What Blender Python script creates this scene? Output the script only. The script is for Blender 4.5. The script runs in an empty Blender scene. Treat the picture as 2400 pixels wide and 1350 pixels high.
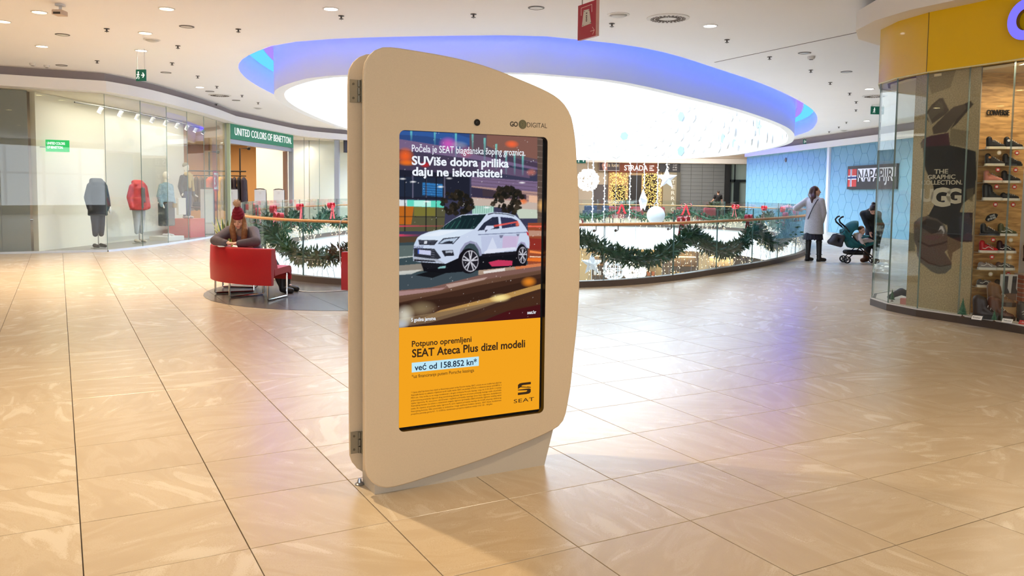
import bpy, bmesh, math, random
import numpy as np
from mathutils import Vector, Matrix
from mathutils.geometry import tessellate_polygon
random.seed(7)
scene = bpy.context.scene
C = scene.collection

# ------------------------------------------------------------------ camera
EYE = 1.46                       # eye height above the mall floor
PITCH, ROLL = math.radians(4.040), math.radians(0.667)
cam_data = bpy.data.cameras.new('camera')
cam_data.sensor_width = 36.0
cam_data.lens = 1928.3 / 2400 * 36.0
cam_data.shift_y = -(675.0 - 588.6) / 2400
cam_data.clip_end = 300
cam = bpy.data.objects.new('camera', cam_data)
C.objects.link(cam)
_fw = Vector((0, math.cos(PITCH), -math.sin(PITCH)))
_up0 = Vector((0, math.sin(PITCH), math.cos(PITCH)))
_rt = Vector((1, 0, 0)) * math.cos(ROLL) + _up0 * math.sin(ROLL)
_up = Vector((-1, 0, 0)) * math.sin(ROLL) + _up0 * math.cos(ROLL)
cam.matrix_world = Matrix(((_rt.x, _up.x, -_fw.x, 0), (_rt.y, _up.y, -_fw.y, 0), (_rt.z, _up.z, -_fw.z, EYE), (0, 0, 0, 1)))
scene.camera = cam

# ------------------------------------------------------------------ world, exposure
world = bpy.data.worlds.new('overcast_sky')
scene.world = world
world.use_nodes = True
world.node_tree.nodes['Background'].inputs[0].default_value = (0.80, 0.90, 1.0, 1)
world.node_tree.nodes['Background'].inputs[1].default_value = 1.0
vs = scene.view_settings
vs.view_transform = 'Standard'
vs.look = 'None'
vs.gamma = 1.0
vs.use_curve_mapping = False
vs.exposure = 0.70
LIT = 2 ** -0.70                 # display-referred strength of lit screens
scene.cycles.max_bounces = 6
scene.cycles.diffuse_bounces = 3
scene.cycles.glossy_bounces = 3
scene.cycles.transparent_max_bounces = 12
scene.cycles.use_adaptive_sampling = True
scene.cycles.adaptive_threshold = 0.1
scene.cycles.sample_clamp_indirect = 6.0
scene.cycles.caustics_reflective = False
scene.cycles.caustics_refractive = False

# ------------------------------------------------------------------ daylight: the atrium skylight and the glazed entrance behind
def area_light(name, loc, rot, sx, sy, power, color, shape='RECTANGLE'):
    l = bpy.data.lights.new(name, 'AREA')
    l.shape = shape
    l.size, l.size_y = sx, sy
    l.energy = power
    l.color = color
    o = bpy.data.objects.new(name, l)
    o.location = loc
    o.rotation_euler = rot
    C.objects.link(o)
    return o
area_light('skylight_daylight', (3.0, 33.0, 9.4), (0, 0, math.radians(-12)), 15, 34, 5000, (0.74, 0.88, 1.0), 'ELLIPSE')
area_light('entrance_daylight', (-2.0, -9.3, 2.1), (math.radians(90), 0, 0), 16, 3.2, 440, (0.86, 0.93, 1.0))

# ------------------------------------------------------------------ materials
def srgb(r, g, b):
    f = lambda c: ((c / 255.0 + 0.055) / 1.055) ** 2.4 if c > 10.3 else c / 255.0 / 12.92
    return (f(r), f(g), f(b), 1.0)

MATS = {}
def mat(name, rgb=(200, 200, 200), rough=0.5, metal=0.0, emit=0.0, spec=0.5, noise=0.0, nscale=20.0, coat=0.0, bump=0.0, sheen=0.0):
    """Principled material; noise = relative brightness mottling from a noise texture in object space."""
    if name in MATS:
        return MATS[name]
    m = bpy.data.materials.new(name)
    m.use_nodes = True
    nt = m.node_tree
    p = nt.nodes['Principled BSDF']
    c = srgb(*rgb)
    p.inputs['Base Color'].default_value = c
    p.inputs['Roughness'].default_value = rough
    p.inputs['Metallic'].default_value = metal
    p.inputs['Specular IOR Level'].default_value = spec
    p.inputs['Coat Weight'].default_value = coat
    p.inputs['Sheen Weight'].default_value = sheen
    if emit > 0:
        p.inputs['Emission Color'].default_value = c
        p.inputs['Emission Strength'].default_value = emit
    if noise > 0 or bump > 0:
        tc = nt.nodes.new('ShaderNodeTexCoord')
        n = nt.nodes.new('ShaderNodeTexNoise')
        n.inputs['Scale'].default_value = nscale
        n.inputs['Detail'].default_value = 4
        nt.links.new(tc.outputs['Object'], n.inputs['Vector'])
        if noise > 0:
            r = nt.nodes.new('ShaderNodeMapRange')
            r.inputs[1].default_value, r.inputs[2].default_value = 0.25, 0.75
            r.inputs[3].default_value, r.inputs[4].default_value = 1 - noise, 1 + noise
            nt.links.new(n.outputs['Fac'], r.inputs[0])
            mx = nt.nodes.new('ShaderNodeVectorMath')
            mx.operation = 'SCALE'
            mx.inputs[0].default_value = c[:3]
            nt.links.new(r.outputs[0], mx.inputs['Scale'])
            nt.links.new(mx.outputs[0], p.inputs['Base Color'])
        if bump > 0:
            b = nt.nodes.new('ShaderNodeBump')
            b.inputs['Strength'].default_value = bump
            b.inputs['Distance'].default_value = 0.01
            nt.links.new(n.outputs['Fac'], b.inputs['Height'])
            nt.links.new(b.outputs[0], p.inputs['Normal'])
    MATS[name] = m
    return m

def emat(name, rgb, strength, sample=False):
    """A surface that gives off light."""
    if name in MATS:
        return MATS[name]
    m = bpy.data.materials.new(name)
    m.use_nodes = True
    nt = m.node_tree
    nt.nodes.remove(nt.nodes['Principled BSDF'])
    e = nt.nodes.new('ShaderNodeEmission')
    e.inputs[0].default_value = srgb(*rgb)
    e.inputs[1].default_value = strength
    if not sample:
        m.cycles.emission_sampling = 'NONE'      # tiny glowing things need no light sampling of their own
    nt.links.new(e.outputs[0], nt.nodes['Material Output'].inputs[0])
    MATS[name] = m
    return m

def glass_mat(name, tint=(0.97, 0.985, 0.98), ior=1.5, boost=1.0):
    if name in MATS:
        return MATS[name]
    m = bpy.data.materials.new(name)
    m.use_nodes = True
    nt = m.node_tree
    nt.nodes.remove(nt.nodes['Principled BSDF'])
    t = nt.nodes.new('ShaderNodeBsdfTransparent')
    t.inputs[0].default_value = (*tint, 1)
    g = nt.nodes.new('ShaderNodeBsdfGlossy')
    g.inputs['Roughness'].default_value = 0.0
    f = nt.nodes.new('ShaderNodeLayerWeight')
    f.inputs[0].default_value = 0.5
    pw = nt.nodes.new('ShaderNodeMath'); pw.operation = 'POWER'; pw.inputs[1].default_value = 5.0
    nt.links.new(f.outputs['Facing'], pw.inputs[0])
    k = nt.nodes.new('ShaderNodeMath')
    k.operation = 'MULTIPLY_ADD'
    k.use_clamp = True
    k.inputs[1].default_value = 0.95 - 0.04 * boost
    k.inputs[2].default_value = 0.04 * boost
    nt.links.new(pw.outputs[0], k.inputs[0])
    x = nt.nodes.new('ShaderNodeMixShader')
    nt.links.new(k.outputs[0], x.inputs[0])
    nt.links.new(t.outputs[0], x.inputs[1])
    nt.links.new(g.outputs[0], x.inputs[2])
    nt.links.new(x.outputs[0], nt.nodes['Material Output'].inputs[0])
    MATS[name] = m
    return m

def colour_mat(name, emission=0.0, rough=0.5, speckle=0.0):
    """Printed picture: colours come from the mesh's own colour attribute."""
    if name in MATS:
        return MATS[name]
    m = bpy.data.materials.new(name)
    m.use_nodes = True
    nt = m.node_tree
    a = nt.nodes.new('ShaderNodeAttribute')
    a.attribute_name = 'print'
    src = a.outputs['Color']
    if speckle > 0:
        tc = nt.nodes.new('ShaderNodeTexCoord')
        n = nt.nodes.new('ShaderNodeTexNoise')
        n.inputs['Scale'].default_value = 70
        n.inputs['Detail'].default_value = 5
        nt.links.new(tc.outputs['Object'], n.inputs['Vector'])
        r = nt.nodes.new('ShaderNodeMapRange')
        r.inputs[1].default_value, r.inputs[2].default_value = 0.3, 0.7
        r.inputs[3].default_value, r.inputs[4].default_value = 1 - speckle, 1 + speckle
        nt.links.new(n.outputs['Fac'], r.inputs[0])
        mx = nt.nodes.new('ShaderNodeVectorMath')
        mx.operation = 'SCALE'
        nt.links.new(src, mx.inputs[0])
        nt.links.new(r.outputs[0], mx.inputs['Scale'])
        src = mx.outputs[0]
    if emission > 0:
        nt.nodes.remove(nt.nodes['Principled BSDF'])
        e = nt.nodes.new('ShaderNodeEmission')
        e.inputs[1].default_value = emission
        m.cycles.emission_sampling = 'NONE'
        nt.links.new(src, e.inputs[0])
        nt.links.new(e.outputs[0], nt.nodes['Material Output'].inputs[0])
    else:
        p = nt.nodes['Principled BSDF']
        p.inputs['Roughness'].default_value = rough
        nt.links.new(src, p.inputs['Base Color'])
    MATS[name] = m
    return m

# ------------------------------------------------------------------ mesh helpers
class MB:
    """Collects shapes; build() links them as ONE mesh object."""
    def __init__(s):
        s.v, s.f = [], []
    def add(s, vs, fs, M=None):
        o = len(s.v)
        s.v += [tuple(M @ Vector(p)) for p in vs] if M is not None else [tuple(p) for p in vs]
        s.f += [tuple(i + o for i in f) for f in fs]
        return s
    def box(s, x0, x1, y0, y1, z0, z1, M=None):
        vs = [(x0, y0, z0), (x1, y0, z0), (x1, y1, z0), (x0, y1, z0), (x0, y0, z1), (x1, y0, z1), (x1, y1, z1), (x0, y1, z1)]
        return s.add(vs, [(3, 2, 1, 0), (4, 5, 6, 7), (0, 1, 5, 4), (1, 2, 6, 5), (2, 3, 7, 6), (3, 0, 4, 7)], M)
    def cbox(s, x0, x1, y0, y1, z0, z1, b, M=None):
        """box with chamfered top edge loop"""
        lo = [(x0, y0), (x1, y0), (x1, y1), (x0, y1)]
        hi = [(x0 + b, y0 + b), (x1 - b, y0 + b), (x1 - b, y1 - b), (x0 + b, y1 - b)]
        vs = [(x, y, z0) for x, y in lo] + [(x, y, z1 - b) for x, y in lo] + [(x, y, z1) for x, y in hi]
        fs = [(3, 2, 1, 0), (8, 9, 10, 11)]
        for i in range(4):
            j = (i + 1) % 4
            fs += [(i, j, j + 4, i + 4), (i + 4, j + 4, j + 8, i + 8)]
        return s.add(vs, fs, M)
    def prism(s, poly, z0, z1, M=None):
        n = len(poly)
        vs = [(x, y, z0) for x, y in poly] + [(x, y, z1) for x, y in poly]
        fs = [tuple(range(n - 1, -1, -1)), tuple(range(n, 2 * n))]
        fs += [(i, (i + 1) % n, (i + 1) % n + n, i + n) for i in range(n)]
        return s.add(vs, fs, M)
    def tube(s, path, r, n=8, closed=False, M=None, caps=True):
        pts = [Vector(p) for p in path]
        k = len(pts)
        rr = r if isinstance(r, (list, tuple)) else [r] * k
        vs, fs = [], []
        up = Vector((0, 0, 1))
        prev = None
        for i, p in enumerate(pts):
            if closed:
                t = pts[(i + 1) % k] - pts[i - 1]
            else:
                t = pts[min(i + 1, k - 1)] - pts[max(i - 1, 0)]
            t.normalize()
            if prev is None:
                a = up if abs(t.z) < 0.9 else Vector((1, 0, 0))
                u = t.cross(a).normalized()
            else:
                u = (prev - t * prev.dot(t))
                u = u.normalized() if u.length > 1e-6 else t.cross(up).normalized()
            prev = u
            w = t.cross(u)
            for j in range(n):
                a = 2 * math.pi * j / n
                vs.append(p + (u * math.cos(a) + w * math.sin(a)) * rr[i])
        m = k if closed else k - 1
        for i in range(m):
            i2 = (i + 1) % k
            for j in range(n):
                j2 = (j + 1) % n
                fs.append((i * n + j, i * n + j2, i2 * n + j2, i2 * n + j))
        if caps and not closed:
            fs += [tuple(range(n - 1, -1, -1)), tuple(range((k - 1) * n, k * n))]
        return s.add(vs, fs, M)
    def cyl(s, c, r, z0, z1, n=16, M=None, r2=None):
        r2 = r if r2 is None else r2
        vs = [(c[0] + r * math.cos(2 * math.pi * i / n), c[1] + r * math.sin(2 * math.pi * i / n), z0) for i in range(n)]
        vs += [(c[0] + r2 * math.cos(2 * math.pi * i / n), c[1] + r2 * math.sin(2 * math.pi * i / n), z1) for i in range(n)]
        fs = [tuple(range(n - 1, -1, -1)), tuple(range(n, 2 * n))] + [(i, (i + 1) % n, (i + 1) % n + n, i + n) for i in range(n)]
        return s.add(vs, fs, M)
    def lathe(s, prof, n=20, M=None):
        """prof = [(r, z)]"""
        vs, fs = [], []
        for r, z in prof:
            vs += [(r * math.cos(2 * math.pi * i / n), r * math.sin(2 * math.pi * i / n), z) for i in range(n)]
        for k in range(len(prof) - 1):
            fs += [(k * n + i, k * n + (i + 1) % n, (k + 1) * n + (i + 1) % n, (k + 1) * n + i) for i in range(n)]
        fs += [tuple(range(n - 1, -1, -1)), tuple(range((len(prof) - 1) * n, len(prof) * n))]
        return s.add(vs, fs, M)
    def ball(s, c, r, n=12, m=8, M=None):
        rx, ry, rz = r if isinstance(r, (tuple, list)) else (r, r, r)
        vs = [(c[0], c[1], c[2] - rz)]
        for k in range(1, m):
            a = math.pi * k / m - math.pi / 2
            vs += [(c[0] + rx * math.cos(a) * math.cos(2 * math.pi * i / n), c[1] + ry * math.cos(a) * math.sin(2 * math.pi * i / n), c[2] + rz * math.sin(a)) for i in range(n)]
        vs.append((c[0], c[1], c[2] + rz))
        fs = [(0, 1 + (i + 1) % n, 1 + i) for i in range(n)]
        for k in range(m - 2):
            fs += [(1 + k * n + i, 1 + k * n + (i + 1) % n, 1 + (k + 1) * n + (i + 1) % n, 1 + (k + 1) * n + i) for i in range(n)]
        t = len(vs) - 1
        fs += [(t, 1 + (m - 2) * n + i, 1 + (m - 2) * n + (i + 1) % n) for i in range(n)]
        return s.add(vs, fs, M)
    def cap(s, p0, p1, r0, r1, n=12):
        """tapered capsule"""
        p0, p1 = Vector(p0), Vector(p1)
        d = p1 - p0
        if d.length < 1e-5:
            return s.ball(p0, max(r0, r1))
        d.normalize()
        path, rr = [], []
        for k in range(5):
            a = math.pi / 2 * (1 - k / 4)
            path.append(p0 - d * r0 * math.sin(a)); rr.append(max(r0 * math.cos(a), 1e-3))
        for k in range(5):
            a = math.pi / 2 * k / 4
            path.append(p1 + d * r1 * math.sin(a)); rr.append(max(r1 * math.cos(a), 1e-3))
        return s.tube(path, rr, n)
    def loft(s, rings, n=20, M=None):
        """closed body through ellipses (cx, cy, z, rx, ry)"""
        vs, fs = [], []
        for cx, cy, z, rx, ry in rings:
            vs += [(cx + rx * math.cos(2 * math.pi * i / n), cy + ry * math.sin(2 * math.pi * i / n), z) for i in range(n)]
        for k in range(len(rings) - 1):
            fs += [(k * n + i, k * n + (i + 1) % n, (k + 1) * n + (i + 1) % n, (k + 1) * n + i) for i in range(n)]
        fs += [tuple(range(n - 1, -1, -1)), tuple(range((len(rings) - 1) * n, len(rings) * n))]
        return s.add(vs, fs, M)
    def wall(s, line, z0, z1, closed=False):
        """vertical ribbon along a plan polyline"""
        k = len(line)
        vs = [(x, y, z0) for x, y in line] + [(x, y, z1) for x, y in line]
        m = k if closed else k - 1
        return s.add(vs, [(i, (i + 1) % k, (i + 1) % k + k, i + k) for i in range(m)])
    def ring(s, la, za, lb, zb, closed=True):
        """strip between two plan lines of equal length"""
        k = len(la)
        vs = [(x, y, za) for x, y in la] + [(x, y, zb) for x, y in lb]
        m = k if closed else k - 1
        return s.add(vs, [(i, (i + 1) % k, (i + 1) % k + k, i + k) for i in range(m)])
    def holed(s, outer, holes, z):
        loops = [outer] + holes
        flat = [p for l in loops for p in l]
        tri = tessellate_polygon([[Vector((x, y, 0)) for x, y in l] for l in loops])
        return s.add([(x, y, z) for x, y in flat], [tuple(t) for t in tri])
    def build(s, name, m, parent=None, smooth=False, at=None, rz=0.0):
        me = bpy.data.meshes.new(name)
        me.from_pydata(s.v, [], s.f)
        me.validate()
        return link(name, me, m, parent, smooth, at, rz)

def link(name, me, m, parent=None, smooth=False, at=None, rz=0.0):
    if m is not None and not me.materials:
        me.materials.append(m)
    if smooth:
        me.shade_smooth()
        if smooth == 'auto':
            me.set_sharp_from_angle(angle=math.radians(38))
    o = bpy.data.objects.new(name, me)
    C.objects.link(o)
    if parent is not None:
        o.parent = parent
    if at is not None:
        o.location = at
    if rz:
        o.rotation_euler = (0, 0, rz)
    return o

def fix_normals(o):
    bm = bmesh.new()
    bm.from_mesh(o.data)
    bmesh.ops.recalc_face_normals(bm, faces=bm.faces)
    bm.to_mesh(o.data)
    bm.free()
    return o

def tag(o, label, cat, group=None, kind=None):
    o['label'] = label
    o['category'] = cat
    if group: o['group'] = group
    if kind: o['kind'] = kind
    return o

def thing(name, label, cat, loc=(0, 0, 0), rz=0.0, group=None):
    o = bpy.data.objects.new(name, None)
    o.empty_display_size = 0.1
    C.objects.link(o)
    o.location = loc
    o.rotation_euler = (0, 0, rz)
    return tag(o, label, cat, group)

def struct(o, label=None):
    o['kind'] = 'structure'
    if label: o['label'] = label
    return o

def dup(root, loc, rz=None, label=None, group=None, scale=None):
    r = root.copy()
    C.objects.link(r)
    r.location = loc
    if rz is not None: r.rotation_euler = (0, 0, rz)
    if scale is not None: r.scale = (scale,) * 3
    if label: r['label'] = label
    if group: r['group'] = group
    for ch in list(root.children):
        c = ch.copy()
        C.objects.link(c)
        c.parent = r
        for g in list(ch.children):
            d = g.copy()
            C.objects.link(d)
            d.parent = c
    return r

def evaluated(o):
    bpy.context.view_layer.update()
    me = bpy.data.meshes.new_from_object(o.evaluated_get(bpy.context.evaluated_depsgraph_get()))
    return me

def blob(name, mb, m, parent=None, voxel=0.02, smooth=4, at=None, factor=0.5):
    """one continuous rounded surface grown over overlapping volumes"""
    me = bpy.data.meshes.new(name)
    me.from_pydata(mb.v, [], mb.f)
    t = bpy.data.objects.new('tmp', me)
    C.objects.link(t)
    r = t.modifiers.new('r', 'REMESH')
    r.mode = 'VOXEL'
    r.voxel_size = voxel
    if smooth:
        sm = t.modifiers.new('s', 'SMOOTH')
        sm.iterations = smooth
        sm.factor = factor
    out = evaluated(t)
    bpy.data.objects.remove(t)
    out.name = name
    return link(name, out, m, parent, True, at)

_fonts = {}
def lettering(txt, bold=0.0, extrude=0.0, spacing=1.0, shear=0.0):
    """flat letter mesh, unit size; returns (verts, faces, bbox)"""
    cu = bpy.data.curves.new('t', 'FONT')
    cu.body = txt
    cu.size = 1.0
    cu.offset = bold
    cu.extrude = extrude
    cu.space_character = spacing
    cu.shear = shear
    cu.resolution_u = 3
    o = bpy.data.objects.new('tmp_text', cu)
    C.objects.link(o)
    me = evaluated(o)
    bpy.data.objects.remove(o)
    vs = [tuple(v.co) for v in me.vertices]
    fs = [tuple(p.vertices) for p in me.polygons]
    bpy.data.meshes.remove(me)
    bpy.data.curves.remove(cu)
    xs = [v[0] for v in vs]; ys = [v[1] for v in vs]
    return vs, fs, (min(xs), max(xs), min(ys), max(ys))

def text_in(mb, txt, x0, x1, y0, y1, M, bold=0.0, extrude=0.002, spacing=1.0, shear=0.0):
    """fit a text line into the rectangle (x0..x1, y0..y1) of the plane given by M"""
    vs, fs, (a, b, c, d) = lettering(txt, bold, 1.0, spacing, shear)
    sx, sy = (x1 - x0) / (b - a), (y1 - y0) / (d - c)
    mb.add([(x0 + (x - a) * sx, y0 + (y - c) * sy, z * extrude) for x, y, z in vs], fs, M)
    return mb

def smooth_closed(pts, n):
    """closed Catmull-Rom through plan points, resampled evenly to n"""
    k = len(pts)
    out = []
    for i in range(k):
        p0, p1, p2, p3 = (np.array(pts[(i + j) % k], float) for j in (-1, 0, 1, 2))
        for t in np.linspace(0, 1, 24, endpoint=False):
            out.append(0.5 * ((2 * p1) + (-p0 + p2) * t + (2 * p0 - 5 * p1 + 4 * p2 - p3) * t ** 2 + (-p0 + 3 * p1 - 3 * p2 + p3) * t ** 3))
    return resample(out, n, True)

def smooth_open(pts, n):
    P = [2 * np.array(pts[0], float) - np.array(pts[1], float)] + [np.array(p, float) for p in pts] + [2 * np.array(pts[-1], float) - np.array(pts[-2], float)]
    out = []
    for i in range(1, len(P) - 2):
        p0, p1, p2, p3 = P[i - 1:i + 3]
        for t in np.linspace(0, 1, 24, endpoint=False):
            out.append(0.5 * ((2 * p1) + (-p0 + p2) * t + (2 * p0 - 5 * p1 + 4 * p2 - p3) * t ** 2 + (-p0 + 3 * p1 - 3 * p2 + p3) * t ** 3))
    out.append(P[-2])
    return resample(out, n, False)

def resample(pts, n, closed):
    P = np.array(pts)
    if closed: P = np.vstack([P, P[:1]])
    d = np.r_[0, np.cumsum(np.linalg.norm(np.diff(P, axis=0), axis=1))]
    s = np.linspace(0, d[-1], n, endpoint=not closed)
    return [tuple(np.array([np.interp(q, d, P[:, c]) for c in range(P.shape[1])])) for q in s]

def offset_line(pts, dist, closed=True):
    """plan offset to the right of travel"""
    k = len(pts)
    out = []
    for i in range(k):
        a = np.array(pts[i - 1] if (closed or i > 0) else pts[i]); b = np.array(pts[(i + 1) % k] if (closed or i < k - 1) else pts[i])
        t = (b - a) / (np.linalg.norm(b - a) + 1e-9)
        out.append((pts[i][0] + t[1] * dist, pts[i][1] - t[0] * dist))
    return out

def frame(o, x, y):
    """matrix whose local x, y, z are the given axes (z = x cross y) at origin o"""
    x, y = Vector(x).normalized(), Vector(y).normalized()
    z = x.cross(y)
    return Matrix(((x.x, y.x, z.x, o[0]), (x.y, y.y, z.y, o[1]), (x.z, y.z, z.z, o[2]), (0, 0, 0, 1)))

# ------------------------------------------------------------------ the place: plan curves of the atrium
ZC, ZD = 4.05, 3.55              # ceiling height, lower rim of the skylight drum
VOID = smooth_closed([(0.0, 12.55), (1.5, 13.0), (2.7, 13.96), (3.78, 15.27), (4.71, 16.43), (5.66, 17.75), (7.13, 20.2), (8.3, 23), (9.2, 26), (9.8, 29.5),
                      (9.9, 32.5), (9.3, 35.4), (7.4, 37.2), (3.9, 38), (0, 37.3), (-3.2, 34.5), (-5.3, 30), (-6.2, 25), (-6.2, 20.5), (-5.65, 17.2),
                      (-4.7, 14.8), (-3.4, 13.2), (-1.7, 12.5)], 180)
DRUM = smooth_closed([(-0.2, 14.5), (0.75, 14.72), (2.0, 15.5), (3.5, 17.4), (5.8, 20.7), (8.4, 25.4), (10.2, 30.1), (11.2, 34.2), (11.6, 40.2), (11.2, 44.6),
                      (9.8, 48.4), (7.6, 50.9), (4.2, 51.4), (0.4, 49.5), (-3.0, 44), (-5.0, 36.5), (-5.75, 28.5), (-5.75, 22), (-5.25, 18.2), (-4.2, 16.0), (-3.0, 15.0)], 160)
OPEN = offset_line(DRUM, 0.72)
RECT = [(-22, -10), (22, -10), (22, 66), (-22, 66)]

M_white = mat('white_paint', (232, 230, 228), 0.6)
M_ceil = mat('ceiling_paint', (251, 249, 249), 0.75, noise=0.02, nscale=0.6)
M_drum = mat('drum_plaster', (236, 236, 238), 0.6)
M_grout = mat('dark_grout', (70, 58, 48), 0.85)
M_plinth = mat('brown_metal', (92, 80, 74), 0.45)

def stone(name, light, mid, dark):
    m = bpy.data.materials.new(name)
    m.use_nodes = True
    nt = m.node_tree
    N, L = nt.nodes, nt.links
    p = N['Principled BSDF']
    geo = N.new('ShaderNodeNewGeometry')
    oi = N.new('ShaderNodeObjectInfo')
    add = N.new('ShaderNodeMath'); add.operation = 'ADD'
    L.new(geo.outputs['Random Per Island'], add.inputs[0])
    L.new(oi.outputs['Random'], add.inputs[1])
    fr = N.new('ShaderNodeMath'); fr.operation = 'FRACT'
    L.new(add.outputs[0], fr.inputs[0])
    ang = N.new('ShaderNodeMath'); ang.operation = 'MULTIPLY'; ang.inputs[1].default_value = 9.0
    L.new(fr.outputs[0], ang.inputs[0])
    rot = N.new('ShaderNodeVectorRotate'); rot.rotation_type = 'Z_AXIS'
    L.new(geo.outputs['Position'], rot.inputs['Vector'])
    L.new(ang.outputs[0], rot.inputs['Angle'])
    sc = N.new('ShaderNodeVectorMath'); sc.operation = 'MULTIPLY'; sc.inputs[1].default_value = (1.0, 3.2, 1.0)
    L.new(rot.outputs[0], sc.inputs[0])
    n1 = N.new('ShaderNodeTexNoise'); n1.inputs['Scale'].default_value = 2.3; n1.inputs['Detail'].default_value = 5; n1.inputs['Distortion'].default_value = 1.0
    L.new(sc.outputs[0], n1.inputs['Vector'])
    n2 = N.new('ShaderNodeTexNoise'); n2.inputs['Scale'].default_value = 160; n2.inputs['Detail'].default_value = 3
    L.new(geo.outputs['Position'], n2.inputs['Vector'])
    mixn = N.new('ShaderNodeMath'); mixn.operation = 'MULTIPLY_ADD'; mixn.inputs[1].default_value = 0.28; 
    L.new(n2.outputs['Fac'], mixn.inputs[0]); L.new(n1.outputs['Fac'], mixn.inputs[2])
    sh = N.new('ShaderNodeMath'); sh.operation = 'MULTIPLY_ADD'; sh.inputs[1].default_value = 0.16
    L.new(fr.outputs[0], sh.inputs[0]); L.new(mixn.outputs[0], sh.inputs[2])
    cr = N.new('ShaderNodeValToRGB')
    cr.color_ramp.elements[0].position = 0.40; cr.color_ramp.elements[0].color = srgb(*[x + (y - x) * 0.4 for x, y in zip(dark, mid)])
    cr.color_ramp.elements[1].position = 0.95; cr.color_ramp.elements[1].color = srgb(*light)
    mix_ = lambda a, b, t: [x + (y - x) * t for x, y in zip(a, b)]
    for pos, c_ in ((0.66, mix_(dark, mid, 0.6)), (0.76, mix_(dark, mid, 0.9)), (0.79, mix_(dark, mid, 0.5)), (0.82, mid), (0.90, light)):
        e = cr.color_ramp.elements.new(pos); e.color = srgb(*c_)
    L.new(sh.outputs[0], cr.inputs[0])
    L.new(cr.outputs[0], p.inputs['Base Color'])
    p.inputs['Roughness'].default_value = 0.27
    p.inputs['Specular IOR Level'].default_value = 0.6
    bp = N.new('ShaderNodeBump'); bp.inputs['Strength'].default_value = 0.05; bp.inputs['Distance'].default_value = 0.004
    L.new(n2.outputs['Fac'], bp.inputs['Height']); L.new(bp.outputs[0], p.inputs['Normal'])
    return m
M_stone = stone('sandstone_tile', (211, 195, 171), (201, 182, 155), (182, 158, 126))
M_grey = stone('grey_stone_tile', (112, 104, 102), (100, 93, 91), (86, 79, 78))

# floor slab with the oval void, grout coloured; the tiles lie on it
fb = MB().holed([RECT[0], RECT[1], RECT[2], RECT[3]], [VOID], -0.012)
floor = struct(fb.build('floor', M_grout), 'sandstone tiled mall floor around the oval opening')

def inside(p, loop):
    c = False
    for i in range(len(loop)):
        x1, y1 = loop[i - 1]; x2, y2 = loop[i]
        if (y1 > p[1]) != (y2 > p[1]) and p[0] < (x2 - x1) * (p[1] - y1) / (y2 - y1) + x1:
            c = not c
    return c
def clip_half(poly, o, n):
    """keep the side where (p - o).n >= 0"""
    out = []
    for i in range(len(poly)):
        a, b = poly[i - 1], poly[i]
        da = (a[0] - o[0]) * n[0] + (a[1] - o[1]) * n[1]
        db = (b[0] - o[0]) * n[0] + (b[1] - o[1]) * n[1]
        if (da >= 0) != (db >= 0):
            t = da / (da - db)
            out.append((a[0] + (b[0] - a[0]) * t, a[1] + (b[1] - a[1]) * t))
        if db >= 0:
            out.append(b)
    return out

GY, GO, GT = math.radians(28.848), (0.8152, 3.6069), 0.60138
gc, gs = math.cos(GY), math.sin(GY)
def gpt(i, j):
    return (GO[0] + i * GT * gc - j * GT * gs, GO[1] + i * GT * gs + j * GT * gc)
VN = np.array(VOID)
tiles = []
for i in range(-45, 75):
    for j in range(-45, 105):
        c = gpt(i + 0.5, j + 0.5)
        if not (-15 < c[0] < 16 and -9 < c[1] < 62):
            continue
        tiles.append((i, j, c))
def depth_key(c):
    return c[1]
view = [t for t in tiles if t[2][1] > 2.9 and abs(t[2][0]) < 0.64 * t[2][1] + 0.45]
view.sort(key=lambda t: math.hypot(t[2][0], t[2][1]))
near_set = set()
tile_proto = None
g = 0.0021
for i, j, c in view:
    if len(near_set) >= 300:
        break
    if np.min(np.hypot(VN[:, 0] - c[0], VN[:, 1] - c[1])) < 0.5 or inside(c, VOID):
        continue
    near_set.add((i, j))
    h = GT / 2 - g
    if tile_proto is None:
        tile_proto = MB().cbox(-h, h, -h, h, -0.011, 0.0, 0.0012).build('tile', M_stone, floor, at=(c[0], c[1], 0), rz=GY)
    else:
        t = bpy.data.objects.new('tile', tile_proto.data)
        C.objects.link(t)
        t.parent = floor
        t.location = (c[0], c[1], 0)
        t.rotation_euler = (0, 0, GY)
far = MB()
for i, j, c in tiles:
    if (i, j) in near_set:
        continue
    e = g / GT
    poly = [gpt(i + e, j + e), gpt(i + 1 - e, j + e), gpt(i + 1 - e, j + 1 - e), gpt(i + e, j + 1 - e)]
    d = np.hypot(VN[:, 0] - c[0], VN[:, 1] - c[1])
    k = int(d.argmin())
    if d[k] < 0.5:
        a, b = VOID[k - 1], VOID[(k + 1) % len(VOID)]
        n = (b[1] - a[1], -(b[0] - a[0]))
        poly = clip_half(poly, VOID[k], n)
        if len(poly) < 3:
            continue
    elif inside(c, VOID):
        continue
    far.prism(poly, -0.011, 0.0)
o = far.build('tile_field', M_stone, floor)
o['kind'] = 'stuff'

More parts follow.
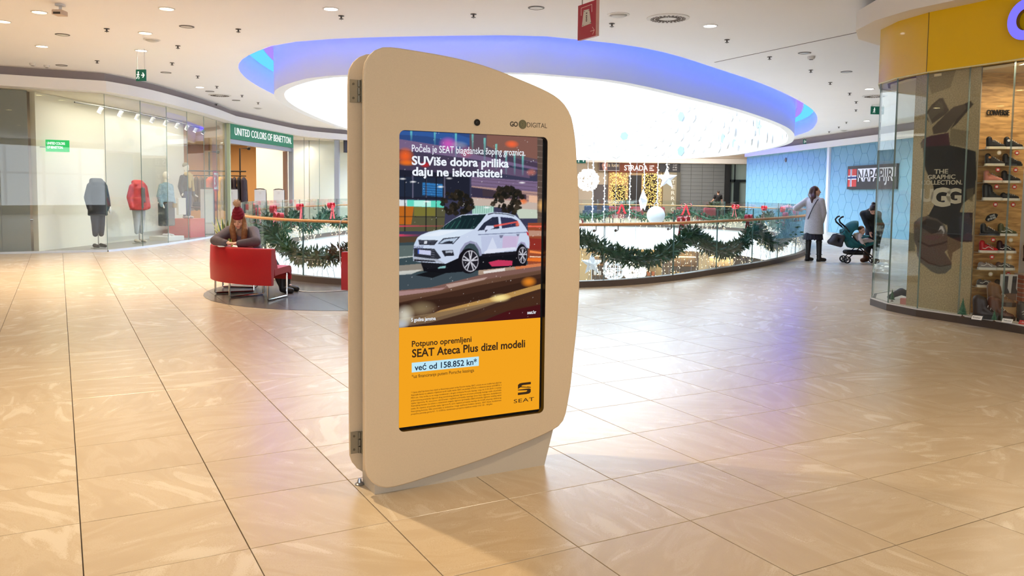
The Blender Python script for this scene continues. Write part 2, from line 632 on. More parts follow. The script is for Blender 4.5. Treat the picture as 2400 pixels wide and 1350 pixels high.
# round grey stone inlay below the benches
DC, DR = (-2.3, 12.05), 2.1
circle = [(DC[0] + DR * math.cos(2 * math.pi * q / 48), DC[1] + DR * math.sin(2 * math.pi * q / 48)) for q in range(48)]
inlay = thing('floor_inlay', 'round dark grey stone floor inlay below the red benches', 'floor inlay', (DC[0], DC[1], 0))
M_inlay = M_grey
for i, j, c in tiles:
    if math.hypot(c[0] - DC[0], c[1] - DC[1]) > DR + 0.43:
        continue
    poly = [gpt(i + e, j + e), gpt(i + 1 - e, j + e), gpt(i + 1 - e, j + 1 - e), gpt(i + e, j + 1 - e)]
    for q in range(48):
        a, b = circle[q], circle[(q + 1) % 48]
        poly = clip_half(poly, a, (-(b[1] - a[1]), b[0] - a[0]))
        if len(poly) < 3:
            break
    if len(poly) < 3:
        continue
    d = np.hypot(VN[:, 0] - c[0], VN[:, 1] - c[1]); k = int(d.argmin())
    if d[k] < 0.55 or inside(c, VOID):
        a, b = VOID[k - 1], VOID[(k + 1) % len(VOID)]
        poly = clip_half(poly, VOID[k], (b[1] - a[1], -(b[0] - a[0])))
    if len(poly) < 3:
        continue
    MB().prism([(x - DC[0], y - DC[1]) for x, y in poly], 0.0, 0.004).build('tile', M_inlay, inlay)

# slab edge round the void: white fascia, and the lower storey seen through it
fas = MB()
FI = offset_line(VOID, -0.10)
fas.wall(VOID, -1.05, -0.012, True)
fas.ring(VOID, -1.05, offset_line(VOID, 0.4), -1.05)
struct(fas.build('trim_1', mat('slab_fascia', (236, 238, 240), 0.55), None, True), 'white curved slab edge of the oval opening')
low = MB().box(-22, 22, -4, 56, -5.02, -5.0)
struct(low.build('floor_lower', mat('lower_floor', (208, 200, 190), 0.35, noise=0.06, nscale=1.5)), 'pale floor of the storey below')
lowsoff = MB().holed([(-22, -4), (22, -4), (22, 56), (-22, 56)], [offset_line(VOID, 0.4)], -1.05)
struct(lowsoff.build('ceiling_lower', M_white), 'soffit above the storey below')

# ceiling with the oval cove opening
struct(MB().holed(RECT, [OPEN], ZC).build('ceiling', M_ceil), 'white plaster ceiling with a big oval cove')
cove = MB()
cove.wall(OPEN, ZC, ZC + 0.62, True)
cove.ring(OPEN, ZC + 0.62, DRUM, ZC + 0.62)
struct(cove.build('ceiling_cove', M_drum, None, True), 'recessed cove round the skylight drum')
DI = offset_line(DRUM, -0.22)
dr = MB()
dr.wall(DRUM, ZD, ZC + 0.62, True)
dr.ring(DRUM, ZD, DI, ZD)
dr.wall(DI, ZD, 10.2, True)
drum = struct(dr.build('wall_drum', M_drum, None, 'auto'), 'white oval skylight drum hanging through the ceiling')
# light strips in the cove
def strip(name, d0, d1, z, rgb, strength, label):
    la, lb = offset_line(DRUM, d0), offset_line(DRUM, d1)
    o = MB().ring(lb, z, la, z).wall(la, z, z + 0.02, True).wall(lb, z, z + 0.02, True).build(name, emat(label, rgb, strength, True))
    return tag(o, label, 'light strip')
strip('cove_light', 0.06, 0.24, ZC + 0.56, (56, 44, 255), 7.0, 'violet light strip hidden in the oval ceiling cove')
strip('cove_light', 0.28, 0.66, ZC + 0.56, (100, 200, 255), 0.8, 'pale blue light strip at the top of the oval cove')

# paper hexagons pinned inside the drum
hexm = [mat('paper_white', (244, 244, 244), 0.8), mat('paper_grey', (206, 211, 216), 0.8), mat('paper_blue', (140, 172, 194), 0.8)]
hp = []
for m in hexm:
    me = bpy.data.meshes.new('hexagon_paper')
    b = MB().prism([(math.cos(math.pi / 3 * q), math.sin(math.pi / 3 * q)) for q in range(6)], 0, 0.02)
    me.from_pydata(b.v, [], b.f); me.materials.append(m)
    hp.append(me)
rng = random.Random(3)
DN = len(DI)
cnt = 0
done = []
tries = 0
while cnt < 260 and tries < 20000:
    tries += 1
    k = rng.randrange(DN)
    x, y = DI[k]
    if not (x > 1.5 and y > 27):
        continue
    z = 3.93 + 2.7 * rng.random() ** 1.4
    s = rng.uniform(0.24, 0.36)
    if any(math.hypot(x - q[0], y - q[1]) ** 2 + (z - q[2]) ** 2 < (1.02 * (s + q[3])) ** 2 for q in done):
        continue
    done.append((x, y, z, s))
    a = DI[k - 1]; b = DI[(k + 1) % DN]
    t = Vector((b[0] - a[0], b[1] - a[1], 0)).normalized()
    n = Vector((-t.y, t.x, 0))
    o = bpy.data.objects.new('hexagon_paper', hp[0 if rng.random() < 0.6 else (1 if rng.random() < 0.84 else 2)])
    C.objects.link(o)
    o.parent = drum
    M = frame((x + n.x * rng.uniform(0.03, 0.16), y + n.y * rng.uniform(0.03, 0.16), z), t, (0, 0, 1)) 
    o.matrix_local = M @ Matrix.Rotation(rng.uniform(-.08, .08), 4, 'Y') @ Matrix.Rotation(rng.uniform(0, 1), 4, 'Z') @ Matrix.Diagonal((s, s, 1, 1))
    cnt += 1

# walls that close the hall behind and beside the camera
struct(MB().box(-22.2, -22, -10, 66, 0, ZC).build('wall_left', M_white))
struct(MB().box(22, 22.2, -10, 66, 0, ZC).build('wall_right', M_white))
bk = MB()
bk.box(-22, -11, -10.2, -10, 0, ZC).box(7, 22, -10.2, -10, 0, ZC).box(-11, 7, -10.2, -10, 3.7, ZC).box(-11, 7, -10.2, -10, 0, 0.5)
struct(bk.build('wall_back', M_white))
wf = MB()
for q in range(10):
    wf.box(-11 + q * 2 - 0.05, -11 + q * 2 + 0.05, -10.15, -10.0, 0.5, 3.7)
wf.box(-11, 7, -10.15, -10.0, 2.2, 2.3)
w1 = struct(wf.build('window_1', mat('window_metal', (120, 122, 124), 0.4, 0.6)), 'glazed entrance front')
struct(MB().box(-22, 22, 66, 66.2, 0, ZC).build('wall_far', M_white))

# fine joint across the plaster ceiling on the side of the shoe shop
jt = MB().box(0, 3.63, -0.012, 0.012, ZC - 0.004, ZC)
o = jt.build('trim_2', mat('shadow_joint', (120, 112, 108), 0.8), None, at=(3.91, 16.27, 0), rz=math.atan2(-3.26, 1.58))
struct(o, 'thin joint line across the white ceiling')

# ------------------------------------------------------------------ printed pictures: small painter for colour attributes
def paint(ops, w, h, base, seed=1, flecks=0):
    """ops in 0..1000 sheet units (v down); returns an h x w x 3 array in display colours"""
    S = 2
    W, H = w * S, h * S
    img = np.empty((H, W, 3)); img[:] = base
    for op in ops:
        if op[0] == 'P':
            P = np.array(op[1], float) * (W / 1000.0, H / 1000.0)
            x0, y0 = np.floor(P.min(0)).astype(int); x1, y1 = np.ceil(P.max(0)).astype(int) + 1
            x0, y0, x1, y1 = max(x0, 0), max(y0, 0), min(x1, W), min(y1, H)
            if x1 <= x0 or y1 <= y0:
                continue
            X, Y = np.meshgrid(np.arange(x0, x1) + 0.5, np.arange(y0, y1) + 0.5)
            c = np.zeros(X.shape, bool)
            for i in range(len(P)):
                ax, ay = P[i - 1]; bx, by = P[i]
                if ay == by:
                    continue
                c ^= ((ay > Y) != (by > Y)) & (X < (bx - ax) * (Y - ay) / (by - ay) + ax)
            a = c * float(op[3])
            if op[4]:                                 # streak: fades towards its end
                t = (Y - Y.min()) / max(1, np.ptp(Y)); s = (X - X.min()) / max(1, np.ptp(X))
                fade = (1 - t) if np.ptp(Y) > np.ptp(X) else (1 - s)
                a = a * (0.15 + 0.85 * fade)
            img[y0:y1, x0:x1] += (np.array(op[2]) - img[y0:y1, x0:x1]) * a[..., None]
        elif op[0] == 'G':
            cx, cy = op[1][0] * W / 1000.0, op[1][1] * H / 1000.0
            rx, ry = max(2, op[2][0] * W / 1000.0), max(2, op[2][1] * H / 1000.0)
            X, Y = np.meshgrid(np.arange(W), np.arange(H))
            d = ((X - cx) / rx) ** 2 + ((Y - cy) / ry) ** 2
            a = np.clip(1 - d, 0, 1) ** 1.0 * op[4]
            img += (np.array(op[3]) - img) * a[..., None]
    r = np.random.RandomState(seed)
    for _ in range(flecks):
        x, y = r.randint(0, W - 3), r.randint(0, H - 3)
        q = r.randint(1, 4)
        img[y:y + q, x:x + q] += (245 - img[y:y + q, x:x + q]) * r.uniform(0.3, 0.95)
    return img.reshape(h, S, w, S, 3).mean((1, 3))

def picture(name, img, width, height, M, m, parent):
    """flat printed sheet, one vertex per print dot"""
    h, w = img.shape[:2]
    xs = np.linspace(0, width, w); ys = np.linspace(height, 0, h)
    co = np.zeros((h * w, 3)); X, Y = np.meshgrid(xs, ys); co[:, 0] = X.ravel(); co[:, 1] = Y.ravel()
    R = np.array(M.to_3x3()); co = co @ R.T + np.array(M.translation)
    idx = np.arange(h * w).reshape(h, w)
    f = np.stack([idx[1:, :-1], idx[1:, 1:], idx[:-1, 1:], idx[:-1, :-1]], -1).reshape(-1, 4)
    me = bpy.data.meshes.new(name)
    me.vertices.add(h * w); me.vertices.foreach_set('co', co.ravel())
    me.loops.add(f.size); me.loops.foreach_set('vertex_index', f.ravel())
    me.polygons.add(len(f)); me.polygons.foreach_set('loop_start', np.arange(len(f)) * 4); me.polygons.foreach_set('loop_total', np.full(len(f), 4))
    me.update()
    a = me.color_attributes.new('print', 'FLOAT_COLOR', 'POINT')
    c = np.clip(img.reshape(-1, 3) / 255.0, 0, 1)
    lin = np.where(c > 0.04045, ((c + 0.055) / 1.055) ** 2.4, c / 12.92)
    a.data.foreach_set('color', np.c_[lin, np.ones(len(lin))].ravel())
    return link(name, me, m, parent)

PIC = [
('P',[(-2,-5),(519,-26),(521,95),(-2,46)],(48,74,128),1,0),
('P',[(-2,0),(302,-4),(479,29),(479,65),(181,27),(-2,25)],(52,92,160),0.8,0),
('P',[(-2,46),(521,95),(1005,146),(1006,188),(521,139),(-2,97)],(118,98,132),1,0),
('P',[(461,-1),(1002,-3),(1005,146),(669,108),(462,83)],(96,78,88),1,0),
('P',[(578,-1),(945,-1),(941,124),(669,90),(579,62)],(134,92,80),0.9,0),
('P',[(462,83),(1005,151),(1005,179),(463,105)],(70,58,76),0.9,0),
('P',[(463,141),(700,167),(885,191),(886,228),(463,185)],(104,84,112),0.9,0),
('P',[(-2,97),(521,144),(522,216),(-1,199)],(70,62,84),1,0),
('P',[(-1,199),(464,217),(465,351),(-1,345)],(34,36,50),1,0),
('P',[(475,225),(943,245),(944,302),(476,275)],(122,102,134),1,0),
('P',[(476,275),(944,302),(946,395),(477,342)],(176,142,134),1,0),
('P',[(475,234),(943,255),(943,258),(475,237)],(84,66,84),0.7,0),
('P',[(476,251),(943,274),(943,277),(476,254)],(84,66,84),0.7,0),
('P',[(476,268),(944,294),(944,297),(476,271)],(84,66,84),0.7,0),
('P',[(476,285),(944,314),(944,317),(476,288)],(84,66,84),0.7,0),
('P',[(476,302),(945,333),(945,336),(476,305)],(84,66,84),0.7,0),
('P',[(476,319),(945,353),(945,356),(476,322)],(84,66,84),0.7,0),
('P',[(477,336),(945,373),(945,376),(477,339)],(84,66,84),0.7,0),
('P',[(476,281),(629,295),(630,341),(476,333)],(56,50,72),1,0),
('P',[(552,292),(862,316),(863,344),(553,328)],(66,54,64),1,0),
('P',[(881,321),(944,325),(945,362),(882,358)],(236,190,158),0.9,0),
('P',[(482,337),(945,362),(946,400),(483,378)],(196,178,166),1,0),
('P',[(483,378),(631,382),(631,423),(483,423)],(170,212,198),1,0),
('P',[(777,391),(946,400),(947,447),(815,447)],(196,206,190),1,0),
('P',[(489,378),(494,378),(493,418),(488,418)],(110,150,140),0.6,0),
('P',[(504,378),(510,378),(508,418),(503,418)],(110,150,140),0.6,0),
('P',[(519,378),(525,378),(523,418),(518,418)],(110,150,140),0.6,0),
('P',[(534,378),(540,378),(538,418),(534,418)],(110,150,140),0.6,0),
('P',[(550,378),(556,377),(554,418),(549,418)],(110,150,140),0.6,0),
('P',[(565,377),(571,377),(569,418),(564,418)],(110,150,140),0.6,0),
('P',[(580,377),(586,377),(585,418),(580,418)],(110,150,140),0.6,0),
('P',[(596,377),(602,377),(600,418),(595,418)],(110,150,140),0.6,0),
('P',[(611,377),(617,377),(616,418),(611,418)],(110,150,140),0.6,0),
('P',[(627,377),(633,377),(631,418),(626,418)],(110,150,140),0.6,0),
('P',[(938,-6),(1008,1),(1013,556),(948,537)],(92,76,68),1,0),
('P',[(939,13),(1002,15),(1002,18),(939,16)],(170,150,140),0.5,0),
('P',[(939,45),(1003,48),(1003,51),(939,48)],(170,150,140),0.5,0),
('P',[(940,78),(1003,81),(1003,83),(940,81)],(170,150,140),0.5,0),
('P',[(940,110),(1004,113),(1004,116),(940,113)],(170,150,140),0.5,0),
('P',[(941,143),(1005,146),(1005,149),(941,146)],(170,150,140),0.5,0),
('P',[(942,175),(1005,179),(1005,182),(942,178)],(170,150,140),0.5,0),
('P',[(942,208),(1006,212),(1006,214),(942,211)],(170,150,140),0.5,0),
('P',[(943,241),(1007,245),(1007,247),(943,244)],(170,150,140),0.5,0),
('P',[(943,273),(1007,277),(1007,280),(943,276)],(170,150,140),0.5,0),
('P',[(944,306),(1008,310),(1008,313),(944,309)],(170,150,140),0.5,0),
('P',[(945,339),(1009,343),(1009,346),(945,342)],(170,150,140),0.5,0),
('P',[(945,372),(1009,376),(1009,379),(945,375)],(170,150,140),0.5,0),
('P',[(946,405),(1010,409),(1010,412),(946,408)],(170,150,140),0.5,0),
('P',[(946,438),(1011,443),(1011,445),(947,440)],(170,150,140),0.5,0),
('P',[(947,471),(1011,476),(1011,479),(947,473)],(170,150,140),0.5,0),
('P',[(948,504),(1012,509),(1012,512),(948,506)],(170,150,140),0.5,0),
('P',[(986,2),(994,2),(998,537),(991,537)],(200,190,180),0.6,0),
('P',[(4,233),(287,237),(288,338),(4,332)],(36,44,62),1,0),
('P',[(155,261),(285,268),(285,334),(155,326)],(52,124,190),0.9,0),
('P',[(89,223),(98,223),(98,340),(90,340)],(120,116,140),0.7,0),
('P',[(174,222),(182,222),(183,339),(174,339)],(120,116,140),0.7,0),
('P',[(293,220),(302,219),(303,338),(294,338)],(120,116,140),0.7,0),
('P',[(160,274),(282,279),(282,282),(160,277)],(24,44,80),0.7,0),
('P',[(160,286),(282,291),(282,294),(160,289)],(24,44,80),0.7,0),
('P',[(160,298),(282,304),(282,307),(160,301)],(24,44,80),0.7,0),
('P',[(160,311),(282,316),(282,319),(160,314)],(24,44,80),0.7,0),
('P',[(160,323),(282,328),(282,331),(160,326)],(24,44,80),0.7,0),
('P',[(-1,349),(294,354),(294,389),(-1,381)],(96,214,190),1,0),
('P',[(-1,349),(58,350),(58,381),(-1,381)],(214,222,226),1,0),
('P',[(101,353),(210,354),(210,385),(101,383)],(190,244,230),0.9,0),
('P',[(-1,381),(305,389),(295,511),(-1,508)],(88,86,62),1,0),
('P',[(-1,381),(101,383),(85,474),(-1,473)],(196,104,30),0.9,0),
('P',[(101,385),(238,389),(238,431),(101,431)],(128,122,52),0.8,0),
('P',[(41,224),(47,224),(48,508),(42,508)],(24,24,30),0.85,0),
('P',[(174,222),(180,222),(182,510),(175,510)],(24,24,30),0.85,0),
('P',[(240,221),(246,220),(248,510),(242,510)],(24,24,30),0.85,0),
('P',[(-1,432),(300,436),(300,439),(-1,435)],(30,30,34),0.8,0),
('P',[(77,-1),(90,-2),(89,56),(78,56)],(120,226,214),0.75,1),
('P',[(226,-3),(239,-4),(239,72),(228,73)],(120,226,214),0.75,1),
('P',[(363,-4),(377,-5),(377,125),(365,126)],(120,226,214),0.75,1),
('P',[(475,-2),(489,-2),(488,96),(477,96)],(120,226,214),0.75,1),
('P',[(557,22),(571,21),(571,143),(559,143)],(120,226,214),0.75,1),
('P',[(637,51),(651,50),(652,186),(640,186)],(120,226,214),0.75,1),
('P',[(707,89),(721,89),(722,207),(710,208)],(120,226,214),0.75,1),
('P',[(768,97),(782,96),(783,211),(771,211)],(120,226,214),0.75,1),
('P',[(826,109),(841,108),(842,215),(829,215)],(120,226,214),0.75,1),
('G',(46,130),(59,47),(244,98,40),0.95),
('G',(57,164),(65,17),(255,120,30),0.8),
('G',(171,170),(38,17),(220,40,40),0.8),
('G',(320,61),(67,40),(226,92,190),0.85),
('G',(439,97),(52,36),(210,90,110),0.6),
('G',(753,47),(55,23),(255,104,60),0.9),
('G',(898,195),(44,23),(255,140,110),0.6),
('G',(393,63),(63,22),(200,190,200),0.5),
('G',(838,354),(37,18),(250,120,60),0.8),
('G',(977,376),(39,43),(250,190,110),0.8),
('G',(327,237),(26,6),(250,250,250),0.9),
('G',(95,258),(25,6),(250,250,250),0.9),
('G',(30,244),(25,6),(250,250,250),0.9),
('G',(271,281),(26,7),(250,250,250),0.9),
('G',(830,252),(29,6),(250,250,250),0.9),
('G',(182,357),(26,6),(250,250,250),0.9),
('G',(583,387),(27,6),(250,250,250),0.9),
('P',[(373,389),(383,375),(399,380),(402,391),(388,397)],(30,28,24),0.9,0),
('P',[(381,374),(392,356),(411,363),(414,376),(398,383)],(52,44,34),0.9,0),
('P',[(402,312),(410,300),(423,304),(425,313),(414,318)],(52,44,34),0.9,0),
('P',[(368,394),(374,384),(385,388),(387,396),(377,399)],(30,28,24),0.9,0),
('P',[(383,365),(395,347),(415,354),(419,368),(401,375)],(52,44,34),0.9,0),
('P',[(386,340),(395,326),(409,331),(412,342),(399,347)],(52,44,34),0.9,0),
('P',[(439,396),(452,377),(473,384),(477,399),(458,406)],(30,28,24),0.9,0),
('P',[(408,408),(415,399),(425,402),(427,410),(418,413)],(52,44,34),0.9,0),
('P',[(424,371),(437,351),(459,358),(463,373),(444,381)],(52,44,34),0.9,0),
('P',[(414,329),(425,314),(441,320),(444,331),(429,337)],(52,44,34),0.9,0),
('P',[(332,379),(341,366),(355,371),(358,381),(345,386)],(38,34,28),0.9,0),
('P',[(425,392),(442,368),(469,377),(474,396),(450,405)],(26,26,22),0.9,0),
('P',[(353,345),(366,326),(387,333),(391,348),(372,355)],(38,34,28),0.9,0),
('P',[(325,385),(337,366),(357,373),(361,387),(343,394)],(52,44,34),0.9,0),
('P',[(396,409),(409,391),(428,398),(432,412),(414,419)],(30,28,24),0.9,0),
('P',[(404,355),(410,345),(420,349),(422,356),(413,359)],(30,28,24),0.9,0),
('P',[(349,420),(364,398),(388,406),(393,423),(371,432)],(38,34,28),0.9,0),
('P',[(347,393),(358,377),(375,383),(378,395),(363,401)],(38,34,28),0.9,0),
('P',[(342,385),(358,361),(384,370),(389,389),(365,398)],(52,44,34),0.9,0),
('P',[(366,302),(371,293),(380,296),(382,303),(374,306)],(52,44,34),0.9,0),
('P',[(348,392),(361,374),(381,381),(385,395),(366,402)],(38,34,28),0.9,0),
('P',[(357,396),(367,381),(384,387),(387,399),(372,404)],(30,28,24),0.9,0),
('P',[(374,419),(382,408),(393,412),(396,420),(385,424)],(38,34,28),0.9,0),
('P',[(323,402),(333,388),(348,393),(351,404),(337,409)],(52,44,34),0.9,0),
('P',[(452,367),(463,352),(479,357),(483,369),(467,375)],(30,28,24),0.9,0),
('P',[(332,381),(338,372),(348,375),(350,382),(341,386)],(38,34,28),0.9,0),
('P',[(354,319),(370,295),(396,304),(401,322),(377,332)],(38,34,28),0.9,0),
('P',[(293,353),(302,340),(316,345),(318,355),(306,361)],(38,34,28),0.9,0),
('P',[(421,403),(436,382),(458,390),(463,406),(442,414)],(26,26,22),0.9,0),
('P',[(345,343),(353,332),(365,336),(367,345),(356,349)],(26,26,22),0.9,0),
('P',[(352,375),(362,360),(379,366),(382,377),(367,383)],(30,28,24),0.9,0),
('P',[(330,333),(338,321),(351,325),(353,334),(342,339)],(30,28,24),0.9,0),
('P',[(427,374),(435,362),(448,366),(451,376),(439,380)],(30,28,24),0.9,0),
('P',[(382,325),(390,312),(404,317),(406,326),(394,331)],(52,44,34),0.9,0),
('P',[(468,389),(480,371),(499,378),(502,391),(485,398)],(26,26,22),0.9,0),
('P',[(448,357),(464,334),(488,343),(493,360),(471,369)],(38,34,28),0.9,0),
('P',[(340,368),(348,357),(360,361),(363,370),(352,374)],(30,28,24),0.9,0),
('P',[(319,416),(333,395),(356,403),(360,419),(340,427)],(52,44,34),0.9,0),
('P',[(397,324),(410,305),(430,312),(434,327),(416,334)],(52,44,34),0.9,0),
('P',[(333,404),(344,388),(362,394),(365,406),(349,412)],(52,44,34),0.9,0),
('P',[(463,353),(469,344),(478,348),(480,355),(471,358)],(30,28,24),0.9,0),
('P',[(368,335),(383,313),(407,321),(412,338),(390,347)],(30,28,24),0.9,0),
('P',[(341,326),(351,311),(368,317),(372,329),(356,335)],(26,26,22),0.9,0),
('P',[(422,353),(428,344),(437,347),(438,354),(430,357)],(30,28,24),0.9,0),
('P',[(477,372),(484,362),(495,365),(497,373),(487,377)],(26,26,22),0.9,0),
('P',[(420,335),(436,313),(460,321),(465,338),(443,347)],(30,28,24),0.9,0),
('P',[(408,414),(423,392),(447,401),(451,417),(430,425)],(26,26,22),0.9,0),
('P',[(437,344),(444,334),(454,338),(456,345),(447,349)],(38,34,28),0.9,0),
('P',[(267,373),(279,356),(299,362),(302,376),(285,383)],(30,28,24),0.9,0),
('P',[(392,375),(407,352),(432,361),(437,378),(414,387)],(38,34,28),0.9,0),
('P',[(357,404),(363,395),(374,399),(375,406),(366,409)],(26,26,22),0.9,0),
('P',[(302,408),(311,395),(325,400),(327,410),(315,415)],(30,28,24),0.9,0),
('P',[(375,306),(385,292),(401,297),(404,308),(390,314)],(38,34,28),0.9,0),
('P',[(427,404),(443,382),(468,390),(472,408),(450,417)],(26,26,22),0.9,0),
('P',[(291,397),(302,381),(318,387),(321,399),(306,405)],(30,28,24),0.9,0),
('P',[(301,320),(311,304),(329,310),(332,322),(316,328)],(38,34,28),0.9,0),
('P',[(376,344),(391,321),(415,330),(420,347),(398,356)],(30,28,24),0.9,0),
('P',[(346,333),(361,311),(385,319),(389,336),(368,345)],(52,44,34),0.9,0),
('P',[(267,353),(280,334),(301,341),(305,356),(286,364)],(38,34,28),0.9,0),
('P',[(352,348),(359,338),(370,342),(372,350),(362,354)],(26,26,22),0.9,0),
('P',[(293,360),(303,346),(319,351),(322,363),(308,368)],(52,44,34),0.9,0),
('P',[(303,416),(319,392),(345,401),(350,420),(326,429)],(38,34,28),0.9,0),
('P',[(334,321),(343,308),(357,313),(359,323),(347,328)],(26,26,22),0.9,0),
('P',[(378,321),(394,297),(419,306),(424,324),(401,333)],(26,26,22),0.9,0),
('P',[(320,338),(327,328),(338,332),(340,340),(330,344)],(52,44,34),0.9,0),
('P',[(433,364),(443,349),(460,355),(463,367),(448,373)],(30,28,24),0.9,0),
('P',[(333,321),(342,308),(355,313),(358,323),(346,328)],(52,44,34),0.9,0),
('P',[(398,425),(411,406),(432,414),(436,428),(417,436)],(38,34,28),0.9,0),
('P',[(440,395),(456,372),(481,381),(486,398),(463,407)],(52,44,34),0.9,0),
('P',[(336,336),(345,323),(359,328),(362,338),(349,343)],(38,34,28),0.9,0),
('P',[(643,323),(657,302),(681,310),(685,326),(664,334)],(38,34,28),0.9,0),
('P',[(732,292),(749,268),(777,277),(782,296),(757,305)],(30,28,24),0.9,0),
('P',[(753,421),(767,401),(789,409),(793,424),(773,431)],(38,34,28),0.9,0),
('P',[(722,280),(730,269),(741,273),(743,281),(733,285)],(26,26,22),0.9,0),
('P',[(665,298),(678,279),(699,286),(703,300),(684,308)],(52,44,34),0.9,0),
('P',[(758,306),(774,283),(800,291),(805,309),(782,318)],(30,28,24),0.9,0),
('P',[(786,315),(796,301),(811,306),(814,317),(800,322)],(30,28,24),0.9,0),
('P',[(706,300),(718,283),(738,289),(742,302),(724,309)],(26,26,22),0.9,0),
('P',[(767,325),(778,310),(795,316),(798,327),(783,333)],(52,44,34),0.9,0),
('P',[(704,398),(710,389),(720,392),(722,399),(713,402)],(30,28,24),0.9,0),
('P',[(768,323),(781,305),(801,312),(805,326),(786,333)],(52,44,34),0.9,0),
('P',[(662,378),(668,369),(678,372),(680,379),(671,382)],(38,34,28),0.9,0),
('P',[(605,373),(618,354),(639,361),(643,376),(624,383)],(52,44,34),0.9,0),
('P',[(668,327),(675,317),(686,321),(688,329),(678,332)],(52,44,34),0.9,0),
('P',[(624,360),(635,344),(653,350),(657,362),(641,368)],(38,34,28),0.9,0),
('P',[(746,381),(755,368),(770,373),(773,383),(760,389)],(38,34,28),0.9,0),
('P',[(758,410),(772,390),(795,398),(799,413),(779,421)],(52,44,34),0.9,0),
('P',[(760,358),(775,337),(798,345),(803,361),(782,370)],(30,28,24),0.9,0),
('P',[(777,360),(785,349),(797,353),(799,361),(788,365)],(38,34,28),0.9,0),
('P',[(771,313),(784,294),(806,301),(810,315),(791,323)],(30,28,24),0.9,0),
('P',[(691,296),(708,272),(735,281),(741,300),(716,309)],(38,34,28),0.9,0),
('P',[(622,332),(636,312),(659,320),(663,335),(642,343)],(30,28,24),0.9,0),
('P',[(661,355),(677,332),(702,341),(707,358),(684,366)],(26,26,22),0.9,0),
('P',[(649,350),(657,339),(669,343),(671,352),(660,356)],(52,44,34),0.9,0),
('P',[(634,348),(643,335),(658,340),(661,350),(647,355)],(26,26,22),0.9,0),
('P',[(680,393),(690,378),(708,384),(711,396),(695,402)],(38,34,28),0.9,0),
('P',[(698,412),(707,399),(723,404),(725,414),(712,419)],(30,28,24),0.9,0),
('P',[(740,367),(753,348),(774,355),(779,369),(760,377)],(38,34,28),0.9,0),
('P',[(720,408),(732,391),(750,398),(754,410),(737,417)],(30,28,24),0.9,0),
('P',[(761,321),(776,301),(799,308),(804,324),(783,332)],(26,26,22),0.9,0),
('P',[(686,380),(698,363),(718,369),(722,382),(704,389)],(30,28,24),0.9,0),
('P',[(771,391),(788,367),(815,376),(820,395),(796,404)],(52,44,34),0.9,0),
('P',[(802,324),(813,309),(831,314),(834,326),(818,332)],(38,34,28),0.9,0),
('P',[(730,323),(742,305),(763,312),(767,326),(748,333)],(52,44,34),0.9,0),
('P',[(720,305),(735,283),(761,291),(765,308),(743,317)],(38,34,28),0.9,0),
('P',[(784,311),(800,287),(827,296),(832,314),(808,323)],(38,34,28),0.9,0),
('P',[(639,323),(656,298),(684,308),(689,327),(664,336)],(52,44,34),0.9,0),
('P',[(759,338),(766,329),(776,332),(778,339),(769,343)],(30,28,24),0.9,0),
('P',[(801,367),(811,353),(827,358),(830,369),(816,375)],(30,28,24),0.9,0),
('P',[(689,332),(706,307),(734,316),(740,335),(715,345)],(38,34,28),0.9,0),
('P',[(761,368),(770,355),(785,359),(788,369),(775,375)],(38,34,28),0.9,0),
('P',[(802,305),(808,296),(818,299),(819,306),(811,309)],(30,28,24),0.9,0),
('P',[(719,390),(733,369),(757,377),(761,393),(740,401)],(52,44,34),0.9,0),
('P',[(735,316),(746,301),(763,307),(766,318),(751,324)],(26,26,22),0.9,0),
('P',[(771,365),(789,340),(817,350),(822,369),(797,378)],(52,44,34),0.9,0),
('P',[(661,338),(669,326),(682,331),(685,340),(673,345)],(26,26,22),0.9,0),
('P',[(689,384),(700,368),(718,374),(722,386),(705,393)],(26,26,22),0.9,0),
('P',[(758,338),(773,317),(797,325),(801,341),(780,349)],(26,26,22),0.9,0),
('P',[(812,331),(823,315),(841,321),(844,333),(828,339)],(30,28,24),0.9,0),
('P',[(716,404),(722,395),(732,399),(734,405),(725,409)],(52,44,34),0.9,0),
('P',[(638,316),(651,297),(672,304),(676,319),(657,326)],(52,44,34),0.9,0),
('P',[(810,390),(818,379),(831,383),(833,392),(822,396)],(38,34,28),0.9,0),
('P',[(681,285),(690,273),(704,277),(707,287),(694,292)],(30,28,24),0.9,0),
('P',[(776,319),(783,308),(795,312),(797,320),(787,324)],(52,44,34),0.9,0),
('P',[(798,355),(807,343),(820,347),(823,356),(811,361)],(38,34,28),0.9,0),
('P',[(721,419),(728,409),(740,413),(742,421),(732,425)],(52,44,34),0.9,0),
('P',[(684,407),(698,388),(720,395),(724,410),(704,417)],(38,34,28),0.9,0),
('P',[(645,293),(661,270),(688,279),(693,297),(669,306)],(38,34,28),0.9,0),
('P',[(710,289),(723,269),(746,276),(750,291),(730,299)],(52,44,34),0.9,0),
('P',[(774,362),(784,348),(800,353),(803,364),(789,369)],(52,44,34),0.9,0),
('P',[(750,352),(764,331),(788,338),(793,355),(771,363)],(38,34,28),0.9,0),
('P',[(810,334),(824,314),(847,321),(851,337),(831,345)],(38,34,28),0.9,0),
('P',[(676,322),(693,298),(720,307),(725,325),(701,335)],(26,26,22),0.9,0),
('P',[(755,372),(763,361),(775,365),(777,373),(766,378)],(26,26,22),0.9,0),
('P',[(651,322),(660,309),(676,314),(679,324),(665,330)],(26,26,22),0.9,0),
('P',[(701,287),(715,266),(739,274),(744,290),(722,298)],(38,34,28),0.9,0),
('P',[(742,393),(751,379),(766,384),(769,395),(755,400)],(52,44,34),0.9,0),
('P',[(665,340),(678,321),(699,328),(703,342),(684,350)],(52,44,34),0.9,0),
('P',[(658,388),(665,378),(676,382),(678,389),(668,393)],(30,28,24),0.9,0),
('P',[(726,396),(743,371),(771,380),(777,399),(752,409)],(30,28,24),0.9,0),
